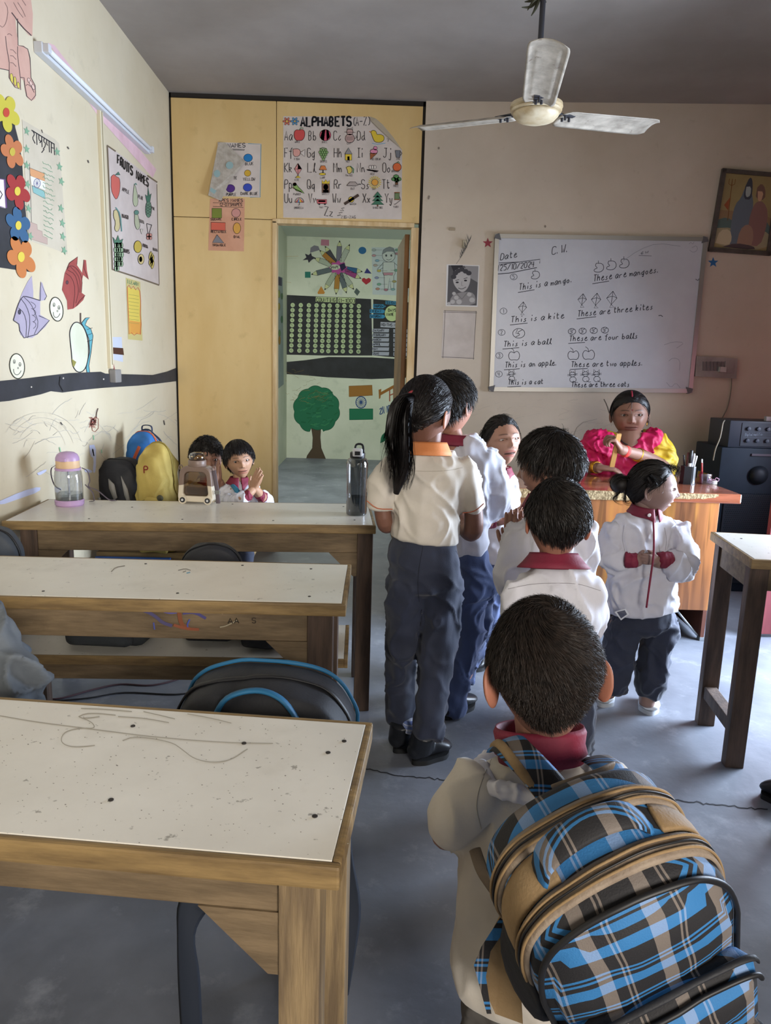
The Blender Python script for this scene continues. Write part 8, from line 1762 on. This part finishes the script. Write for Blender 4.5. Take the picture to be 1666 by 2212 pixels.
# =================== on the desk
DZT = .80
q = onz(1484, 1045, DZT); ph = empty('pen_holder', tuple(q), R(8), label='black hexagonal pen holder with silver corners on the desk', cat='pen holder')
b = MB()
hexp = [(.04 * math.cos(R(60 * k + 30)), .04 * math.sin(R(60 * k + 30))) for k in range(6)]; hexi = [(a * .9, c * .9) for a, c in hexp]
V = [(x, y, 0) for x, y in hexp] + [(x, y, .1) for x, y in hexp] + [(x, y, .1) for x, y in hexi] + [(x, y, .006) for x, y in hexi]
Fc = [tuple(range(5, -1, -1)), tuple(range(18, 24))]
for k in range(6):
    j = (k + 1) % 6; Fc += [(k, j, 6 + j, 6 + k), (6 + k, 6 + j, 12 + j, 12 + k), (12 + k, 12 + j, 18 + j, 18 + k)]
b.add(V, Fc); b.build('cup', mblp, ph)
for z in (0, .092):
    b = MB(); b.prism([(a * 1.07, c * 1.07) for a, c in hexp], (0, 0, z), (1, 0, 0), (0, 1, 0), (0, 0, 1), .0035 if z else .006); b.prism([(a * 1.05, c * 1.05) for a, c in hexp], (0, 0, z + .007), (1, 0, 0), (0, 1, 0), (0, 0, 1), .003)
    if z == 0: b.build('base_rim', mblp, ph)
a = -R(60); b = MB(); b.box((-.011, -.0385, .004), (.011, -.0352, .098), bev=.001, rot=Matrix.Rotation(R(30), 3, 'Z')); b.build('silver_panel', msil, ph)
pens = [((-.016, -.004), (-.010, 0, .165), .006, '#5a2a2a', 'dark red pen in the black pen holder', 'pen'), ((.0, -.012), (.002, -.01, .178), .009, '#e2e2e4', 'thick white marker with black cap standing in the pen holder', 'marker'), ((.014, .004), (.024, .0, .16), .006, '#c9ccd4', 'pale grey pen leaning right in the pen holder', 'pen'),
        ((-.004, .014), (-.03, .01, .15), .005, '#28282c', 'thin black pen leaning left in the pen holder', 'pen'), ((.01, -.014), (.03, -.02, .150), .005, '#d8d8da', 'slim white pen at the front right of the pen holder', 'pen')]
for (x, y), tp, r, c, lab, nm in pens:
    o = empty(nm, tuple(q + np.array([x, y, .008])), label=lab, cat=nm); e = np.array(tp) - np.array([x, y, 0]); s0 = e * .62
    b = MB(); b.tube([(0, 0, 0), s0], r * .9, n=12, round_=.2); b.build('barrel', mat('pen' + c[1:], c, .35), o, smooth=True)
    b = MB(); b.tube([s0, e], r, n=12, round_=.4); b.build('cap', mblp if nm == 'marker' else mat('pen' + c[1:], c, .35), o, smooth=True)
b = MB(); b.box((-.013, -.004, 0), (.013, .004, .15), bev=.002, rot=Matrix.Rotation(R(7), 3, 'Y')); o = b.build('ruler_pack', mat('pack_silver', '#b6b9c2', .3), label='silver flat packet behind the pens in the pen holder', cat='stationery'); o.location = q + np.array([.008, .018, .012])
q2 = onz(1527, 1045, DZT); tr = empty('acrylic_tray', tuple(q2), R(5), label='clear acrylic desk tray beside the pen holder', cat='tray')
b = MB(); b.box((-.045, -.03, 0), (.045, .03, .003)); b.box((-.045, -.03, .003), (.045, -.028, .022)); b.box((-.045, .028, .003), (.045, .03, .05)); b.box((-.045, -.028, .003), (-.043, .028, .07)); b.box((-.012, -.028, .003), (-.010, .028, .06)); b.box((.043, -.028, .003), (.045, .028, .02)); b.build('tray_walls', clear('acrylic', '#d7d6de', .12), tr)
o = empty('pen', tuple(q2 + np.array([-.028, 0, .006])), label='red and white pen leaning in the clear tray', cat='pen'); b = MB(); b.tube([(0, 0, 0), (-.012, .004, .13)], .0045, n=10); b.build('barrel', mat('pen_white', '#dcdcde', .35), o, smooth=True); b = MB(); b.tube([(-.0045, .0015, .05), (-.010, .0035, .11)], .0052, n=10); b.build('grip', mat('pen_red', '#b23a36', .4), o, smooth=True)
mrb = mat('rubber_pink', '#e3b6cf', .5)
for i, (x, y, z, r, t) in enumerate(((.008, -.006, .010, .012, .3), (.020, .004, .016, .011, 1.2), (.026, -.008, .012, .012, .8), (.034, 0, .018, .010, 2.0), (.052, -.008, .026, .011, 1.4))):
    b = MB(); V, Fc = loft([(r * math.cos(a), r * .7 * math.sin(a) * math.cos(t), r * .8 * math.sin(a) * math.sin(t) + .002 * math.cos(3 * a)) for a in np.linspace(0, 2 * math.pi, 18)], .0022, n=6); b.add(V, Fc); o = b.build('rubber_band', mrb, smooth=True, label='pink rubber band heaped in the clear tray', cat='rubber band', group='pink rubber bands in the tray'); o.location = q2 + np.array([x, y, z])
# teacher's chair
ch = empty('chair', (1.60, 4.82, 0), 0, label="teacher's plain wooden chair hidden behind her at the desk", cat='chair'); 
for nm, lo, hi in (('seat', (-.22, -.42, .42), (.22, 0, .45)), ('backrest', (-.22, .0, .62), (.22, .025, .9))): b = MB(); b.box(lo, hi, bev=.006); b.build(nm, mwd, ch)
for x in (-.21, .17):
    for y, h in ((-.41, .42), (.0, .92)): b = MB(); b.box((x, y, 0), (x + .04, y + .035, h), bev=.003); b.build('leg', mleg, ch)

# =================== speaker and amplifier in the corner
mspk = mat('speaker_navy', '#1e2b38', .55, var='#182430', vscale=5, spec=.3); mgrl = mat('grille_dark', '#161e28', .6)
sx = float(ony(1541, 1130, 4.66)[0]); sz = float(ony(1560, 966, 4.66)[2])
sk = empty('loudspeaker', (sx, 4.66, 0), R(-1), label='tall dark navy loudspeaker cabinet standing in the right corner', cat='loudspeaker')
b = MB(); b.box((0, 0, 0), (.50, .40, sz), bev=.012); b.build('cabinet', mspk, sk, auto=40)
b = MB(); b.box((.05, -.008, .06), (.45, 0, sz - .30), bev=.003); g_ = b.build('grille', mgrl, sk)
b = MB()
for i in range(30):
    for j in range(44):
        x, z = .065 + i * .0128 + (j % 2) * .0064, .08 + j * (sz - .36) / 44; b.box((x, -.0095, z), (x + .005, -.0079, z + .005))
b.build('grille_holes', mat('hole_dark', '#0e141b', .9), g_, kind='stuff')
b = MB(); b.lathe([(0, 0), (.05, 0), (.06, -.012), (.02, -.03), (0, -.03)], n=28, M=Matrix.Translation((.25, -.002, sz - .17)) @ Matrix.Rotation(R(-90), 4, 'X')); b.build('horn', mgrl, sk, smooth=True)
b = MB(); b.box((.19, -.01, sz - .05), (.36, 0, sz - .035), bev=.002); b.build('badge_strip', mat('badge', '#4d4650', .5), sk)
az = float(ony(1560, 908, 4.66)[2]) - sz
am = empty('amplifier', (sx + .035, 4.66, sz), R(-1), label='black amplifier with two rows of knobs on top of the loudspeaker', cat='amplifier')
b = MB(); b.box((0, 0, 0), (.48, .3, az), bev=.006); b.build('casing', mat('amp_case', '#27303b', .45), am, auto=40); b = MB(); b.box((.075, -.004, .012), (.475, 0, az - .012), bev=.001); b.build('faceplate', mat('amp_face', '#1d2733', .5), am)
mkn = mat('knob_dark', '#2f3a48', .35); ml_ = mat('print_grey', '#6e7b8a', .6)
for r_, z in enumerate((az * .72, az * .28)):
    for k in range(6): b = MB(); b.lathe([(0, 0), (.013, 0), (.011, .014), (0, .015)], n=18, M=Matrix.Translation((.115 + k * .062, -.004, z)) @ Matrix.Rotation(R(90), 4, 'X')); kn = b.build('knob', mkn, am, auto=40); b = MB(); b.box((-.0012, -.0165, 0), (.0012, -.0148, .011)); b.V = [(v[0] + .115 + k * .062, v[1] - .003, v[2] + z) for v in b.V]; b.build('pointer', ml_, kn)
I = Ink(lambda x, y, off=0: np.array([x, -.0045 - off, y]), .0003); I.line([(.09, az * .5 + .016), (.46, az * .5 + .016)], .0015, '#5c6876'); I.line([(.09, az * .5 - .016), (.46, az * .5 - .016)], .0015, '#5c6876'); I.text('Digital Amplifier', .10, az * .5 - .008, -.016, .215, az * .5 - .002, w=.0016, c='#8a95a2'); I.line([(.25, az * .5), (.29, az * .5), (.30, az * .5 + .01), (.31, az * .5 - .008), (.33, az * .5), (.42, az * .5)], .0013, '#5c6876'); I.build('faceplate_print', am)
b = MB(); b.tube([ony(1566, 908, 4.72), ony(1562, 915, 4.62), ony(1556, 945, 4.6), ony(1546, 970, 4.6), ony(1541, 994, 4.62)], .004, n=8, sub=4); b.build('speaker_cable', mat('cable_cream', '#97907f', .5), smooth=True, label='cream cable looping down from the amplifier top', cat='cable')
b = MB(); b.box((-.02, 0, 0), (.03, .03, .03), bev=.004); o = b.build('adapter', mat('adapter_white', '#a9aaa6', .5), label='small pale adapter lying on the amplifier at the right edge', cat='adapter'); o.location = ony(1662, 908, 4.7) * np.array([1, 1, 0]) + np.array([0, 0, sz + az])
# cable on the floor, and a shoe at the right edge
b = MB(); P = [onz(x, y, .004) for x, y in ((60, 1500), (120, 1510), (200, 1490), (260, 1478), (330, 1480), (400, 1462), (470, 1430))]; b.tube(P, .004, n=8, sub=5); b.build('floor_cable', mat('cable_maroon', '#4b343a', .6), smooth=True, label='dark maroon cable trailing on the floor under the middle bench', cat='cable')
b = MB(); P = [onz(x, y, .004) for x, y in ((110, 1515), (190, 1508), (270, 1496), (380, 1500), (440, 1490))]; b.tube(P, .0035, n=8, sub=5); b.build('floor_cable', mat('cable_black', '#26262a', .6), smooth=True, label='thin black cable lying nearest on the floor under the middle bench', cat='cable')
h_ = onz(1700, 1745, 0); t_ = onz(1650, 1712, 0); so = shoe('shoe', None, h_, t_, mshoe, msole, W=.085, H=.07, label='black shoe poking in at the right edge of the floor'); so['category'] = 'shoe'
